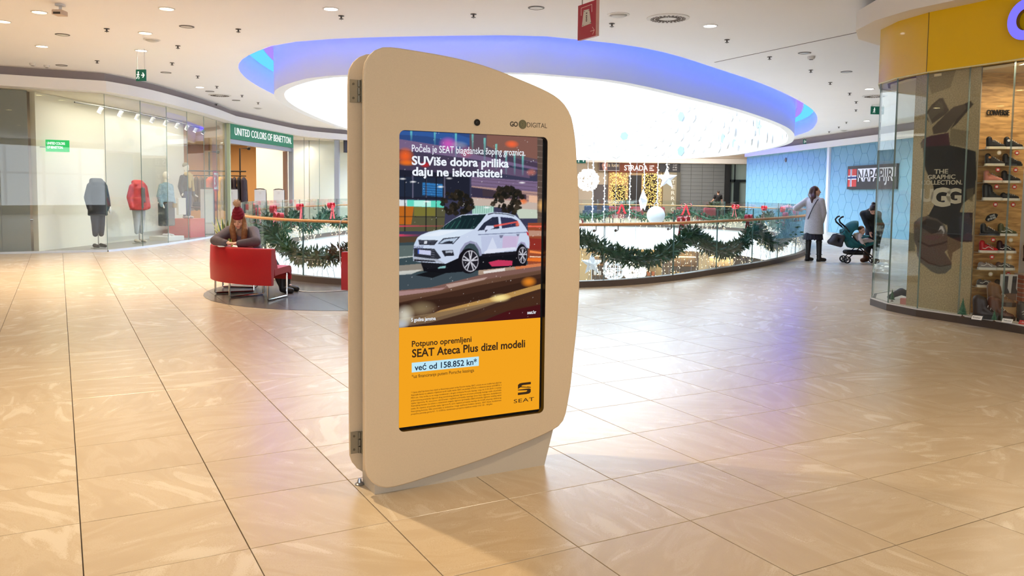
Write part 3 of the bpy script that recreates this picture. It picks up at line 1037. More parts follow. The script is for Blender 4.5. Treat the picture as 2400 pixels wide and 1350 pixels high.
('P',[(-1,478),(317,481),(317,487),(-1,485)],(232,66,96),0.85,1),
('P',[(-1,523),(145,525),(145,535),(-1,534)],(240,70,100),0.85,1),
('P',[(4,535),(220,537),(221,569),(4,571)],(84,66,50),1,0),
('P',[(4,566),(1005,545),(1009,741),(5,836)],(58,74,80),1,0),
('P',[(4,580),(147,580),(147,636),(4,643)],(92,106,104),1,0),
('P',[(4,638),(105,633),(105,639),(4,646)],(190,196,190),0.9,0),
('P',[(876,471),(1003,471),(1009,741),(880,705)],(150,74,48),1,0),
('P',[(876,486),(1004,488),(1004,496),(877,494)],(250,110,90),0.9,0),
('P',[(884,512),(997,516),(998,545),(884,544)],(190,150,130),0.9,0),
('P',[(893,622),(999,635),(999,645),(893,635)],(255,150,80),0.9,0),
('P',[(865,663),(1000,666),(1000,688),(866,679)],(240,120,40),0.9,0),
('P',[(885,554),(998,561),(999,624),(886,617)],(140,40,36),0.8,0),
('P',[(893,653),(978,658),(978,663),(893,660)],(255,220,190),0.9,0),
('P',[(4,681),(147,675),(184,711),(4,725)],(150,140,128),0.9,0),
('P',[(4,710),(160,705),(87,727),(4,729)],(214,216,210),0.8,0),
('P',[(4,729),(398,722),(594,743),(210,800),(5,807)],(64,76,84),1,0),
('P',[(528,721),(1008,693),(1008,730),(528,746)],(176,150,130),0.95,0),
('P',[(561,727),(715,714),(715,732),(567,740)],(230,224,220),0.9,0),
('P',[(783,708),(1008,693),(1008,720),(797,729)],(220,120,70),0.8,0),
('P',[(5,807),(210,800),(594,738),(1008,709),(1009,741),(594,774),(272,827),(5,850)],(126,92,84),1,0),
('P',[(5,812),(310,804),(260,827),(5,836)],(186,150,150),0.7,0),
('P',[(309,789),(594,759),(561,778),(335,810)],(206,180,170),0.7,0),
('P',[(5,850),(272,827),(594,774),(1008,736),(1014,1007),(5,1001)],(66,42,32),1,0),
('P',[(5,836),(272,817),(594,769),(1008,730),(1009,751),(529,802),(148,852),(5,870)],(104,74,58),0.9,0),
('P',[(5,875),(399,853),(1009,773),(1010,821),(529,879),(5,918)],(54,34,26),0.9,0),
('P',[(273,922),(663,864),(1010,805),(1010,831),(663,895),(336,945),(149,975),(88,976)],(188,146,84),0.95,0),
('P',[(5,952),(336,925),(663,890),(765,879),(530,930),(211,983),(5,996)],(128,104,78),0.8,0),
('P',[(531,1001),(800,933),(1012,922),(1014,1007),(597,1016)],(70,20,24),0.95,0),
('P',[(596,938),(1011,847),(1012,922),(732,950),(400,994)],(72,44,30),0.8,0),
('G',(683,875),(82,26),(255,236,160),0.9),
('G',(889,795),(63,32),(255,150,40),0.85),
('G',(46,935),(66,59),(226,224,206),0.85),
('G',(149,906),(111,44),(176,160,120),0.6),
('G',(22,982),(54,30),(190,200,214),0.8),
('P',[(147,671),(359,651),(553,646),(796,630),(879,664),(866,705),(790,708),(528,721),(309,729),(166,715)],(20,20,26),1,0),
('P',[(111,733),(221,712),(309,729),(222,751)],(18,18,22),0.9,0),
('P',[(597,680),(667,669),(769,676),(766,702),(623,703)],(206,58,96),0.95,0),
('P',[(252,695),(309,690),(309,702),(259,704)],(150,200,200),0.9,0),
('P',[(96,638),(100,596),(103,577),(114,558),(124,541),(147,528),(196,513),(273,501),(307,475),(357,448),(408,427),(459,422),(580,422),(597,416),(630,412),(724,417),(785,431),(820,455),(859,494),(881,523),(892,580),(890,612),(868,606),(854,580),(829,574),(807,589),(796,630),(553,641),(539,610),(513,577),(474,566),(435,578),(406,607),(394,652),(309,680),(147,668),(99,660)],(200,212,234),1,0),
('P',[(124,541),(147,528),(196,513),(273,501),(499,504),(396,540),(258,558),(132,553)],(214,228,244),1,0),
('P',[(147,534),(270,509),(396,507),(258,536)],(232,240,250),0.7,0),
('P',[(270,502),(310,475),(364,447),(418,429),(580,423),(544,461),(499,502)],(28,50,54),1,0),
('P',[(332,465),(340,462),(307,497),(300,497)],(70,140,120),0.45,0),
('P',[(367,460),(374,458),(342,497),(334,497)],(70,140,120),0.45,0),
('P',[(402,455),(410,453),(377,497),(369,497)],(70,140,120),0.45,0),
('P',[(437,450),(445,448),(412,498),(404,498)],(70,140,120),0.45,0),
('P',[(472,446),(480,443),(447,498),(439,498)],(70,140,120),0.45,0),
('P',[(508,441),(516,438),(483,498),(475,498)],(70,140,120),0.45,0),
('P',[(414,429),(577,425),(525,473),(460,501),(396,501)],(20,34,40),0.6,0),
('P',[(590,422),(630,415),(724,421),(779,433),(775,436),(717,425),(630,420),(593,428)],(70,74,84),1,0),
('P',[(521,510),(564,469),(623,439),(663,437),(672,500)],(40,46,66),1,0),
('P',[(678,438),(758,444),(798,457),(814,488),(691,500)],(52,54,84),1,0),
('P',[(631,482),(807,460),(807,468),(637,492)],(255,96,84),0.8,0),
('G',(800,478),(18,15),(255,110,80),0.9),
('P',[(570,499),(581,485),(631,485),(636,497),(598,507),(578,522),(566,519)],(206,214,238),1,0),
('P',[(571,507),(594,505),(575,520)],(60,64,84),0.8,0),
('P',[(525,529),(877,520),(878,525),(526,534)],(110,118,150),0.8,0),
('P',[(545,539),(794,532),(795,620),(553,636)],(178,184,216),0.55,0),
('P',[(699,541),(815,543),(795,610),(693,613)],(206,170,206),0.6,0),
('P',[(625,545),(659,607),(586,616)],(224,230,246),0.6,0),
('P',[(566,626),(592,611),(788,602),(795,615),(573,636)],(220,224,240),1,0),
('P',[(550,635),(795,624),(796,641),(550,652)],(28,26,34),1,0),
('P',[(391,652),(406,607),(435,575),(474,563),(516,574),(546,610),(553,641),(537,645),(526,610),(500,581),(467,576),(442,588),(419,613),(407,657)],(150,152,182),1,0),
('P',[(796,630),(807,589),(829,573),(857,579),(873,606),(868,611),(850,590),(829,582),(814,595),(805,631)],(160,156,190),1,0),
('P',[(130,553),(258,557),(233,582),(136,578)],(44,46,56),1,0),
('P',[(136,558),(245,562),(242,565),(137,561)],(110,114,130),0.8,0),
('P',[(137,566),(237,571),(234,573),(138,569)],(100,104,120),0.8,0),
('P',[(168,558),(187,558),(185,575),(167,574)],(220,224,232),0.95,0),
('P',[(255,576),(292,547),(404,540),(358,578)],(52,58,74),1,0),
('P',[(267,571),(298,553),(390,545),(358,572),(333,561),(308,565),(283,573)],(196,214,236),0.9,0),
('P',[(295,568),(358,562),(346,572)],(30,34,44),0.9,0),
('P',[(109,565),(124,553),(126,568),(111,577)],(190,210,230),1,0),
('P',[(102,594),(233,600),(278,649),(252,656),(102,638)],(46,48,58),1,0),
('P',[(208,603),(233,606),(239,610),(212,607)],(110,112,126),0.8,0),
('P',[(209,615),(233,618),(239,622),(212,619)],(110,112,126),0.8,0),
('P',[(209,627),(233,629),(240,634),(212,631)],(110,112,126),0.8,0),
('P',[(209,639),(233,641),(240,645),(212,643)],(110,112,126),0.8,0),
('P',[(126,602),(212,610),(210,634),(127,624)],(198,202,232),1,0),
('P',[(126,602),(135,603),(135,625),(127,624)],(60,90,190),1,0),
('P',[(98,641),(252,654),(299,677),(284,678),(234,664),(100,652)],(170,176,190),1,0),
('P',[(147,667),(309,680),(259,698),(209,704),(160,690)],(26,26,32),1,0),
('P',[(102,651),(234,662),(246,670),(105,661)],(40,40,48),1,0),
('P',[(280,611),(354,608),(365,639),(301,641)],(40,42,52),1,0),
('P',[(305,613),(352,611),(356,622),(308,624)],(180,190,206),0.9,0),
('P',[(536,672),(534,686),(529,700),(520,713),(509,723),(495,731),(480,735),(463,736),(447,734),(432,729),(418,720),(407,710),(398,697),(393,683),(391,668),(392,653),(397,639),(406,627),(417,617),(431,609),(446,605),(462,603),(478,605),(494,611),(508,619),(519,630),(528,642),(534,657)],(22,20,26),1,0),
('P',[(534,672),(532,685),(528,697),(521,708),(511,718),(500,724),(487,728),(474,730),(461,728),(448,723),(437,715),(427,706),(420,694),(416,682),(414,669),(415,655),(420,643),(427,632),(436,623),(447,616),(460,612),(473,611),(486,612),(499,617),(510,624),(520,634),(527,645),(532,658)],(40,36,44),1,0),
('P',[(529,671),(528,684),(524,696),(518,707),(509,715),(498,722),(486,726),(474,727),(462,725),(450,720),(439,713),(431,704),(424,693),(420,681),(418,669),(419,656),(423,644),(430,634),(439,625),(449,619),(461,615),(473,614),(485,615),(497,620),(508,627),(517,636),(524,647),(528,659)],(196,196,206),1,0),
('P',[(525,671),(524,683),(520,694),(514,704),(506,712),(496,718),(486,721),(474,722),(463,721),(452,717),(442,710),(434,702),(428,691),(424,680),(422,669),(424,657),(427,646),(433,637),(441,628),(451,622),(462,619),(473,618),(484,619),(495,623),(505,630),(513,638),(520,648),(524,660)],(34,32,40),1,0),
('P',[(469,664),(460,618),(466,617),(478,664)],(206,206,216),1,0),
('P',[(469,664),(480,617),(487,619),(478,664)],(206,206,216),1,0),
('P',[(478,664),(518,642),(521,648),(480,672)],(206,206,216),1,0),
('P',[(478,664),(525,662),(526,668),(480,672)],(206,206,216),1,0),
('P',[(480,673),(515,705),(511,710),(474,677)],(206,206,216),1,0),
('P',[(480,673),(499,718),(493,721),(474,677)],(206,206,216),1,0),
('P',[(473,677),(455,719),(449,717),(467,672)],(206,206,216),1,0),
('P',[(473,677),(437,707),(433,703),(467,672)],(206,206,216),1,0),
('P',[(467,672),(421,666),(422,659),(469,664)],(206,206,216),1,0),
('P',[(467,672),(426,645),(429,640),(469,664)],(206,206,216),1,0),
('P',[(481,670),(481,672),(481,674),(480,675),(478,676),(477,677),(475,678),(474,678),(472,678),(470,677),(469,676),(467,675),(467,673),(466,672),(466,670),(466,668),(466,666),(467,665),(469,664),(470,663),(472,662),(473,662),(475,663),(477,663),(478,664),(480,665),(480,667),(481,668)],(180,180,190),1,0),
('P',[(879,648),(878,661),(875,673),(870,684),(863,693),(855,700),(846,704),(836,705),(827,704),(818,699),(809,692),(802,682),(797,671),(794,659),(793,646),(793,633),(796,621),(801,610),(808,601),(816,594),(825,590),(835,589),(844,590),(853,595),(862,602),(869,611),(874,622),(877,635)],(22,20,26),1,0),
('P',[(875,648),(874,658),(872,669),(868,678),(863,685),(857,691),(850,694),(842,695),(835,694),(828,690),(821,684),(816,676),(812,667),(809,657),(808,646),(809,636),(811,626),(815,617),(820,609),(826,604),(833,600),(841,599),(848,600),(855,604),(862,610),(867,618),(871,627),(874,637)],(40,36,44),1,0),
('P',[(873,648),(872,658),(870,668),(866,676),(861,683),(856,688),(849,692),(842,693),(835,691),(829,688),(823,682),(818,675),(814,666),(811,656),(811,646),(811,636),(813,627),(817,618),(822,611),(827,606),(834,603),(841,602),(848,603),(854,606),(860,612),(865,619),(869,628),(872,638)],(196,196,206),1,0),
('P',[(870,648),(870,657),(868,666),(864,674),(860,681),(855,685),(849,688),(842,689),(836,688),(830,685),(824,680),(820,673),(816,665),(814,656),(813,646),(813,637),(815,628),(819,620),(823,614),(828,609),(834,606),(841,605),(847,606),(853,609),(859,614),(864,621),(867,629),(869,638)],(34,32,40),1,0),
('P',[(839,642),(833,605),(837,604),(844,642)],(206,206,216),1,0),
('P',[(839,642),(845,604),(848,606),(844,642)],(206,206,216),1,0),
('P',[(844,643),(866,624),(868,629),(845,649)],(206,206,216),1,0),
('P',[(844,643),(870,640),(871,645),(845,649)],(206,206,216),1,0),
('P',[(845,649),(865,675),(862,679),(842,653)],(206,206,216),1,0),
('P',[(845,649),(856,686),(853,688),(842,653)],(206,206,216),1,0),
('P',[(841,653),(832,687),(828,685),(838,649)],(206,206,216),1,0),
('P',[(841,653),(822,678),(819,674),(838,649)],(206,206,216),1,0),
('P',[(838,649),(812,644),(813,639),(839,642)],(206,206,216),1,0),
('P',[(838,649),(815,628),(817,623),(839,642)],(206,206,216),1,0),
('P',[(846,647),(846,649),(845,650),(845,651),(844,652),(843,653),(843,653),(842,653),(841,653),(840,653),(839,652),(838,651),(838,650),(837,648),(837,647),(837,646),(838,644),(838,643),(839,642),(840,641),(840,641),(841,641),(842,641),(843,641),(844,642),(845,643),(845,644),(846,646)],(180,180,190),1,0),
('P',[(866,517),(881,524),(886,544),(874,538)],(200,40,50),1,0),
('P',[(672,536),(702,535),(692,551),(678,551)],(110,112,140),0.9,0),
('P',[(794,532),(818,531),(811,543),(800,543)],(110,112,140),0.9,0),
]

# ------------------------------------------------------------------ the advertising kiosk
KY = GY
kiosk = thing('advertising_kiosk', 'tall beige double-sided advertising kiosk with a lit screen on the open floor', 'kiosk', (-0.65, 3.88, 0), KY)
M_kiosk = mat('beige_powder_coat', (204, 181, 149), 0.55, noise=0.03, nscale=140, bump=0.05)
M_kedge = mat('beige_panel_edge', (214, 190, 146), 0.45)
OUTL = [(-0.061, 1.732), (-0.060, 2.0), (-0.051, 2.055), (-0.027, 2.092), (0.006, 2.118), (0.044, 2.130), (0.10, 2.1315), (0.171, 2.128), (0.271, 2.122), (0.38, 2.113), (0.479, 2.101), (0.57, 2.085),
        (0.652, 2.066), (0.753, 2.038), (0.882, 2.001), (0.978, 1.964), (1.039, 1.919), (1.078, 1.857), (1.095, 1.79), (1.105, 1.733), (1.118, 1.60), (1.129, 1.476), (1.138, 1.32), (1.144, 1.161), (1.1455, 1.0),
        (1.141, 0.855), (1.131, 0.72), (1.117, 0.594), (1.101, 0.434), (1.086, 0.345), (1.074, 0.283), (1.060, 0.245), (1.037, 0.217), (0.994, 0.196), (0.912, 0.171), (0.75, 0.133), (0.572, 0.096), (0.40, 0.069),
        (0.259, 0.050), (0.168, 0.037), (0.10, 0.031), (0.06, 0.031), (0.030, 0.037), (-0.006, 0.057), (-0.034, 0.089), (-0.051, 0.127), (-0.056, 0.194), (-0.058, 0.6), (-0.06, 1.2)]
OUTL = smooth_closed(OUTL, 150)
def round_rect(x0, x1, z0, z1, r, n=6):
    out = []
    for cx, cz, a0 in ((x1 - r, z0 + r, -90), (x1 - r, z1 - r, 0), (x0 + r, z1 - r, 90), (x0 + r, z0 + r, 180)):
        for q in range(n + 1):
            a = math.radians(a0 + 90 * q / n)
            out.append((cx + r * math.cos(a), cz + r * math.sin(a)))
    return out
HOLE = round_rect(0.112, 0.930, 0.298, 1.751, 0.028)
def faceplate(v0, v1, hole):
    """panel with rounded rim between depths v0 (outer face) and v1"""
    b = MB()
    bev = 0.006 if v1 > v0 else -0.006
    inner = offset_line(OUTL, 0.006)
    # outline is clockwise, so its right side is inward
    loops = [inner] + ([hole] if hole else [])
    flat = [p for l in loops for p in l]
    tri = tessellate_polygon([[Vector((x, z, 0)) for x, z in l] for l in loops])
    b.add([(x, v0, z) for x, z in flat], [tuple(t) for t in tri])
    n = len(OUTL)
    for (la, va), (lb, vb) in (((inner, v0), (OUTL, v0 + bev)), ((OUTL, v0 + bev), (OUTL, v1))):
        b.add([(x, va, z) for x, z in la] + [(x, vb, z) for x, z in lb], [(i, (i + 1) % n, (i + 1) % n + n, i + n) for i in range(n)])
    b.add([(x, v1, z) for x, z in OUTL] if not hole else [(x, v1, z) for l in [OUTL, hole] for x, z in l],
          [tuple(range(n))] if not hole else [tuple(t) for t in tessellate_polygon([[Vector((x, z, 0)) for x, z in l] for l in [OUTL, hole]])])
    if hole:
        k = len(hole)
        b.add([(x, v0, z) for x, z in hole] + [(x, v1, z) for x, z in hole], [(i, (i + 1) % k, (i + 1) % k + k, i + k) for i in range(k)])
    return b
fix_normals(faceplate(-0.03, -0.006, HOLE).build('front_panel', M_kiosk, kiosk, 'auto'))
fix_normals(faceplate(0.228, 0.205, None).build('back_panel', M_kiosk, kiosk, 'auto'))
# body between the plates, foot tapering to the lower right
bd = MB()
FP = [(0.0, 0.0), (0.957, 0.0), (1.016, 0.215), (0.0, 0.215)]
BP = [(0.0, 0.0), (0.957, 0.0), (1.012, 0.20), (1.06, 0.8), (1.05, 1.6), (0.98, 1.85), (0.75, 1.97), (0.05, 2.03), (0.0, 1.98)]
bd.add([(x, 0.016, z) for x, z in BP] + [(x, 0.18, z) for x, z in BP], [tuple(range(9)), tuple(range(17, 8, -1))] + [(i, (i + 1) % 9, (i + 1) % 9 + 9, i + 9) for i in range(9)])
fix_normals(bd.build('body', mat('warm_grey_coat', (186, 172, 152), 0.5, noise=0.02, nscale=120), kiosk))
ft = MB()
ft.add([(x, 0.0, z) for x, z in FP] + [(x, 0.02, z) for x, z in FP], [(0, 1, 2, 3), (7, 6, 5, 4)] + [(i, (i + 1) % 4, (i + 1) % 4 + 4, i + 4) for i in range(4)])
fix_normals(ft.build('foot', MATS['warm_grey_coat'], kiosk))
# inner folded flange beside the front plate
fl = MB().box(-0.045, 0.0, -0.006, 0.03, 0.12, 1.93)
fl.tube([(-0.030, 0.03, 0.12), (-0.030, 0.03, 1.93)], 0.018, 10)
fl.build('side_flange', M_kiosk, kiosk, 'auto')
MB().box(-0.003, 0.0, 0.02, 0.05, 0.055, 0.13).build('cable_slot', mat('slot_dark', (40, 30, 22), 0.8), kiosk)
for z in (1.945, 0.205):
    hg = MB().box(-0.054, -0.012, 0.1975, 0.2045, z - 0.055, z + 0.055).build('hinge', mat('hinge_steel', (158, 148, 126), 0.35, 0.5), kiosk)
    MB().box(-0.005, 0.0, 0.13, 0.195, z - 0.055, z + 0.055).build('hinge_leaf', MATS['hinge_steel'], hg)
    for dz in (-0.037, 0.0, 0.037):
        MB().cyl((0, 0), 0.008, dz - 0.016, dz + 0.016, 10, Matrix.Translation((-0.010, 0.193, z))).build('hinge_knuckle', mat('hinge_pin', (112, 104, 88), 0.4, 0.6), hg, 'auto')
    for dz in (-0.034, 0.034):
        MB().cyl((0, 0), 0.006, 0, 0.003, 8, frame((-0.038, 0.1975, z + dz), (1, 0, 0), (0, 0, 1))).build('hinge_screw', MATS['hinge_pin'], hg)
# bezel inside the opening and the display
bz = MB()
n = len(HOLE)
HB = round_rect(0.12, 0.931, 0.300, 1.754, 0.012)
HI = round_rect(0.1128, 0.9292, 0.2988, 1.7502, 0.027)
bz.add([(x, -0.0285, z) for x, z in HI] + [(x, 0.010, z) for x, z in HI], [(i, (i + 1) % n, (i + 1) % n + n, i + n) for i in range(n)])
bz.box(0.10, 0.945, 0.0095, 0.012, 0.285, 1.765)
bz.build('screen_bezel', mat('screen_black', (10, 9, 8), 0.35), kiosk)
scr = bpy.data.objects.new('screen', None)
C.objects.link(scr); scr.parent = kiosk
scr['label'] = 'lit portrait screen showing a white car advert over an orange band'
PU0, PU1, PZ0, PZ1 = 0.120, 0.9225, 0.802, 1.754
SV = 0.008
img = paint(PIC, 300, 350, (60, 60, 84), 5, 240)
scale_w = (0.937 - PU0)
iw = int(300 * (PU1 - PU0) / scale_w)
picture('photo_print', img[:, :iw], PU1 - PU0, PZ1 - PZ0, frame((PU0, SV, PZ0), (1, 0, 0), (0, 0, 1)), colour_mat('screen_photo', LIT), scr)
M_or = emat('screen_orange', (243, 164, 32), LIT)
MB().box(PU0, PU1, SV - .001, SV, 0.309, 0.802).build('orange_band', M_or, scr)
FM = frame((0, SV - 0.0012, 0), (1, 0, 0), (0, 0, 1))
M_wt = emat('screen_white', (238, 244, 252), LIT)
M_dk = emat('screen_dark_print', (62, 44, 28), LIT)
w = MB()
text_in(w, 'Počela je SEAT blagdanska šoping groznica.', 0.190, 0.818, 1.641, 1.690, FM, 0.004, 0.0004)
text_in(w, 'SUViše dobra prilika', 0.190, 0.721, 1.576, 1.633, FM, 0.028, 0.0004)
text_in(w, 'daju ne iskoristite!', 0.192, 0.684, 1.524, 1.581, FM, 0.028, 0.0004)
text_in(w, '5 godina jamstva', 0.190, 0.319, 0.822, 0.846, FM, 0.015, 0.0004)
text_in(w, 'seat.hr', 0.842, 0.896, 0.825, 0.843, FM, 0.015, 0.0004)
w.build('white_lettering', M_wt, scr)
w = MB()
text_in(w, 'Potpuno opremljeni', 0.193, 0.517, 0.694, 0.733, FM, 0.016, 0.0004)
text_in(w, 'SEAT Ateca Plus dizel modeli', 0.194, 0.831, 0.650, 0.692, FM, 0.022, 0.0004)
text_in(w, '*uz financiranje putem Porsche leasinga', 0.193, 0.533, 0.543, 0.566, FM, 0.0, 0.0004)
small = ['* Cijena uključuje bonus koji vrijedi uz financiranje putem tvrtke Porsche leasing, SEAT u iznosu za sve modele koji uključuje',
         'financijski bonus na nabavnu vrijednost novih vozila marke SEAT, za modele ATECA u redovnom iznosu od 6.000 kn s',
         'PDV-om. Ova tvrtka se ne mogu kombinirati s drugim tvrtkama Porsche leasing i traju do 31.01.2019. U slučaju',
         'prijevremenog prestanka Ugovora zbog neredovitog plaćanja Ugovora od strane primatelja leasinga vozilo od početka',
         'tijeka Ugovora, PL ima pravo obračunati i naplatiti primatelju leasinga iznos koji odgovara dodijeljenom',
         'financijskog bonusa i to ovisno o ostvarenom trajanju Ugovora (primatelja uslijed prestanka Ugovora nastalog nakon',
         'isteka 30. mjeseca od početka tijeka Ugovora PL neće naplatiti primatelju leasinga dio ili 60% ukupnog odobrenog',
         'financijskog bonusa). Slike automobila su simbolične i mogu sadržavati dodatnu opremu. SEAT Ateca, kombinirana',
         'prosječna potrošnja goriva 4,9 - 7,1 l/100 km, kombinirano prosječna vrijednost emisije CO2 120 - 168 g/km']
for q, line in enumerate(small):
    z = 0.4745 - q * 0.0135
    text_in(w, line, 0.190, 0.692 if q < 8 else 0.64, z - 0.003, z + 0.0075, FM, 0.0, 0.0004)
text_in(w, 'SEAT', 0.767, 0.890, 0.358, 0.378, FM, 0.004, 0.0004, 1.1)
w.build('dark_lettering', M_dk, scr)
# winged letter emblem
w = MB()
def plate(pts):
    w.prism([(0.791 + x * 0.078, 0.399 + y * 0.063) for x, y in pts], 0, 0.0006, FM)
plate([(0.0, 0.52), (0.0, 0.86), (0.12, 0.97), (0.3, 1.0), (1.0, 1.0), (1.0, 0.80), (0.38, 0.80), (0.28, 0.76), (0.28, 0.70), (0.72, 0.60), (0.72, 0.54), (0.2, 0.64)])
plate([(0.72, 0.64), (1.0, 0.56), (1.0, 0.50), (0.72, 0.55)])
plate([(0.0, 0.46), (0.86, 0.46), (1.0, 0.40), (1.0, 0.14), (0.9, 0.03), (0.7, 0.0), (0.0, 0.0), (0.0, 0.2), (0.62, 0.2), (0.72, 0.25), (0.72, 0.32), (0.0, 0.40)])
w.build('emblem', M_dk, scr)
MB().box(0.193, 0.5595, SV - .0014, SV, 0.577, 0.625).build('price_strip', emat('screen_pale_blue', (190, 232, 248), LIT), scr)
w = MB()
text_in(w, 'već od 158.852 kn*', 0.208, 0.548, 0.584, 0.618, frame((0, SV - 0.0017, 0), (1, 0, 0), (0, 0, 1)), 0.014, 0.0004)
w.build('price_lettering', emat('screen_navy', (26, 40, 62), LIT), scr)
w = MB()
text_in(w, 'ZG·6626·GC', 0.199, 0.253, 1.1845, 1.1985, FM, 0.01, 0.0004)
w.build('plate_lettering', emat('screen_blue_print', (60, 66, 110), LIT), scr)
# camera eye and maker's mark on the plate
lens = MB().cyl((0, 0), 0.0165, 0, 0.004, 20, frame((0.519, -0.030, 1.806), (1, 0, 0), (0, 0, 1)))
lens.ball((0.519, -0.031, 1.806), (0.009, 0.004, 0.009), 12, 8)
lens.build('camera_eye', mat('lens_black', (30, 28, 26), 0.25), kiosk, 'auto')
LM = frame((0, -0.0302, 0), (1, 0, 0), (0, 0, 1))
w = MB()
text_in(w, 'GO', 0.705, 0.751, 1.7955, 1.8215, LM, 0.03, 0.0004, 0.9)
text_in(w, 'DIGITAL', 0.805, 0.924, 1.797, 1.8215, LM, -0.004, 0.0004)
mk = w.build('maker_lettering', mat('print_brown', (60, 48, 36), 0.6), kiosk)
w = MB().cyl((0.7785, 1.8095), 0.0235, 0, 0.0012, 24, LM)
em = w.build('maker_disc', mat('print_olive', (112, 106, 76), 0.6), kiosk)
w = MB()
for r in (0.020, 0.014):
    w.tube([(0.7785 + r * math.cos(a * math.pi / 12), -0.0316, 1.8095 + r * math.sin(a * math.pi / 12)) for a in range(24)], 0.0007, 4, True)
text_in(w, '2', 0.774, 0.783, 1.803, 1.816, frame((0, -0.0316, 0), (1, 0, 0), (0, 0, 1)), 0.0, 0.0004)
w.build('maker_rings', mat('print_dark_olive', (78, 72, 48), 0.6), em)
# small levelling foot behind
MB().lathe([(0.022, 0.0), (0.024, 0.004), (0.012, 0.012), (0.008, 0.03)], 12, Matrix.Translation((-0.02, 0.165, 0))).build('levelling_foot', mat('foot_steel', (150, 152, 156), 0.3, 0.9), kiosk, 'auto')

# ------------------------------------------------------------------ glass balustrade round the void
M_glass = glass_mat('balustrade_glass', (0.94, 0.975, 0.965), boost=1.3)
M_gedge = mat('glass_edge_green', (92, 128, 122), 0.2)
M_rail = mat('oak_handrail', (196, 142, 88), 0.4, noise=0.12, nscale=30)
M_steel = mat('brushed_steel', (150, 146, 140), 0.28, 0.95)
VF = smooth_closed(VOID, 1800)
VFA = np.array(VF)
per = float(np.sum(np.hypot(*(np.roll(VFA, -1, 0) - VFA).T)))
def curve_at(s, off=0.0):
    """plan point at arc length s along the void edge, shifted outwards by off, with tangent angle"""
    f = (s / per * 1800) % 1800
    i = int(f)
    a, b = VFA[i], VFA[(i + 1) % 1800]
    p = a + (b - a) * (f - i)
    q0, q1 = VFA[(i - 12) % 1800], VFA[(i + 12) % 1800]
    t = (q1 - q0) / np.linalg.norm(q1 - q0)
    return (p[0] + t[1] * off, p[1] - t[0] * off), math.atan2(t[1], t[0])
s0 = int(np.argmin(np.hypot(VFA[:, 0] - 1.46, VFA[:, 1] - 12.97))) / 1800 * per
NP = round(per / 1.66)
step = per / NP
balu = thing('glass_balustrade', 'curved frameless glass balustrade with wooden handrail round the oval opening', 'balustrade', (0, 0, 0))
for k in range(NP):
    b = MB()
    pts = [curve_at(s0 + k * step + 0.008 + (step - 0.016) * q / 5, 0.0)[0] for q in range(6)]
    ptsi = [curve_at(s0 + k * step + 0.008 + (step - 0.016) * q / 5, -0.017)[0] for q in range(6)]
    v = [(x, y, 0.06) for x, y in pts] + [(x, y, 1.2) for x, y in pts] + [(x, y, 0.06) for x, y in ptsi] + [(x, y, 1.2) for x, y in ptsi]
    f = [(i, i + 1, i + 7, i + 6) for i in range(5)] + [(i + 12, i + 18, i + 19, i + 13) for i in range(5)]
    ne = len(f)
    f += [(i + 6, i + 7, i + 19, i + 18) for i in range(5)] + [(0, 6, 18, 12), (5, 17, 23, 11)]
    b.add(v, f)
    o = b.build('glass_panel', M_glass, balu)
    o.data.materials.append(M_gedge)
    for i, pl in enumerate(o.data.polygons):
        if i >= ne: pl.material_index = 1
    for fr_ in (0.12, 0.88):
        (x, y), a = curve_at(s0 + (k + fr_) * step, 0.0)
        n = Vector((math.sin(a), -math.cos(a), 0))
        P = Vector((x, y, 0))
        br = MB()
        br.tube([P + Vector((0, 0, .885)), P + n * 0.055 + Vector((0, 0, .885)), P + n * 0.072 + Vector((0, 0, .90)), P + n * 0.072 + Vector((0, 0, .97))], 0.009, 8)
        br.cyl((0, 0), 0.024, 0, 0.012, 12, frame(P + Vector((0, 0, .885)), (0, 0, 1), Vector((0, 0, 1)).cross(n) * -1))
        br.build('rail_bracket', M_steel, balu, 'auto')
line = [curve_at(per * q / 260, 0.072)[0] for q in range(260)]
MB().tube([(x, y, 0.985) for x, y in line], 0.024, 10, True).build('handrail', M_rail, balu, True)
o1 = [curve_at(per * q / 260, 0.055)[0] for q in range(260)]
o2 = [curve_at(per * q / 260, -0.07)[0] for q in range(260)]
pl = MB().wall(o1, 0.0, 0.10, True).ring(o1, 0.10, o2, 0.10).wall(o2, -0.01, 0.10, True)
pl.build('base_channel', M_plinth, balu, 'auto')

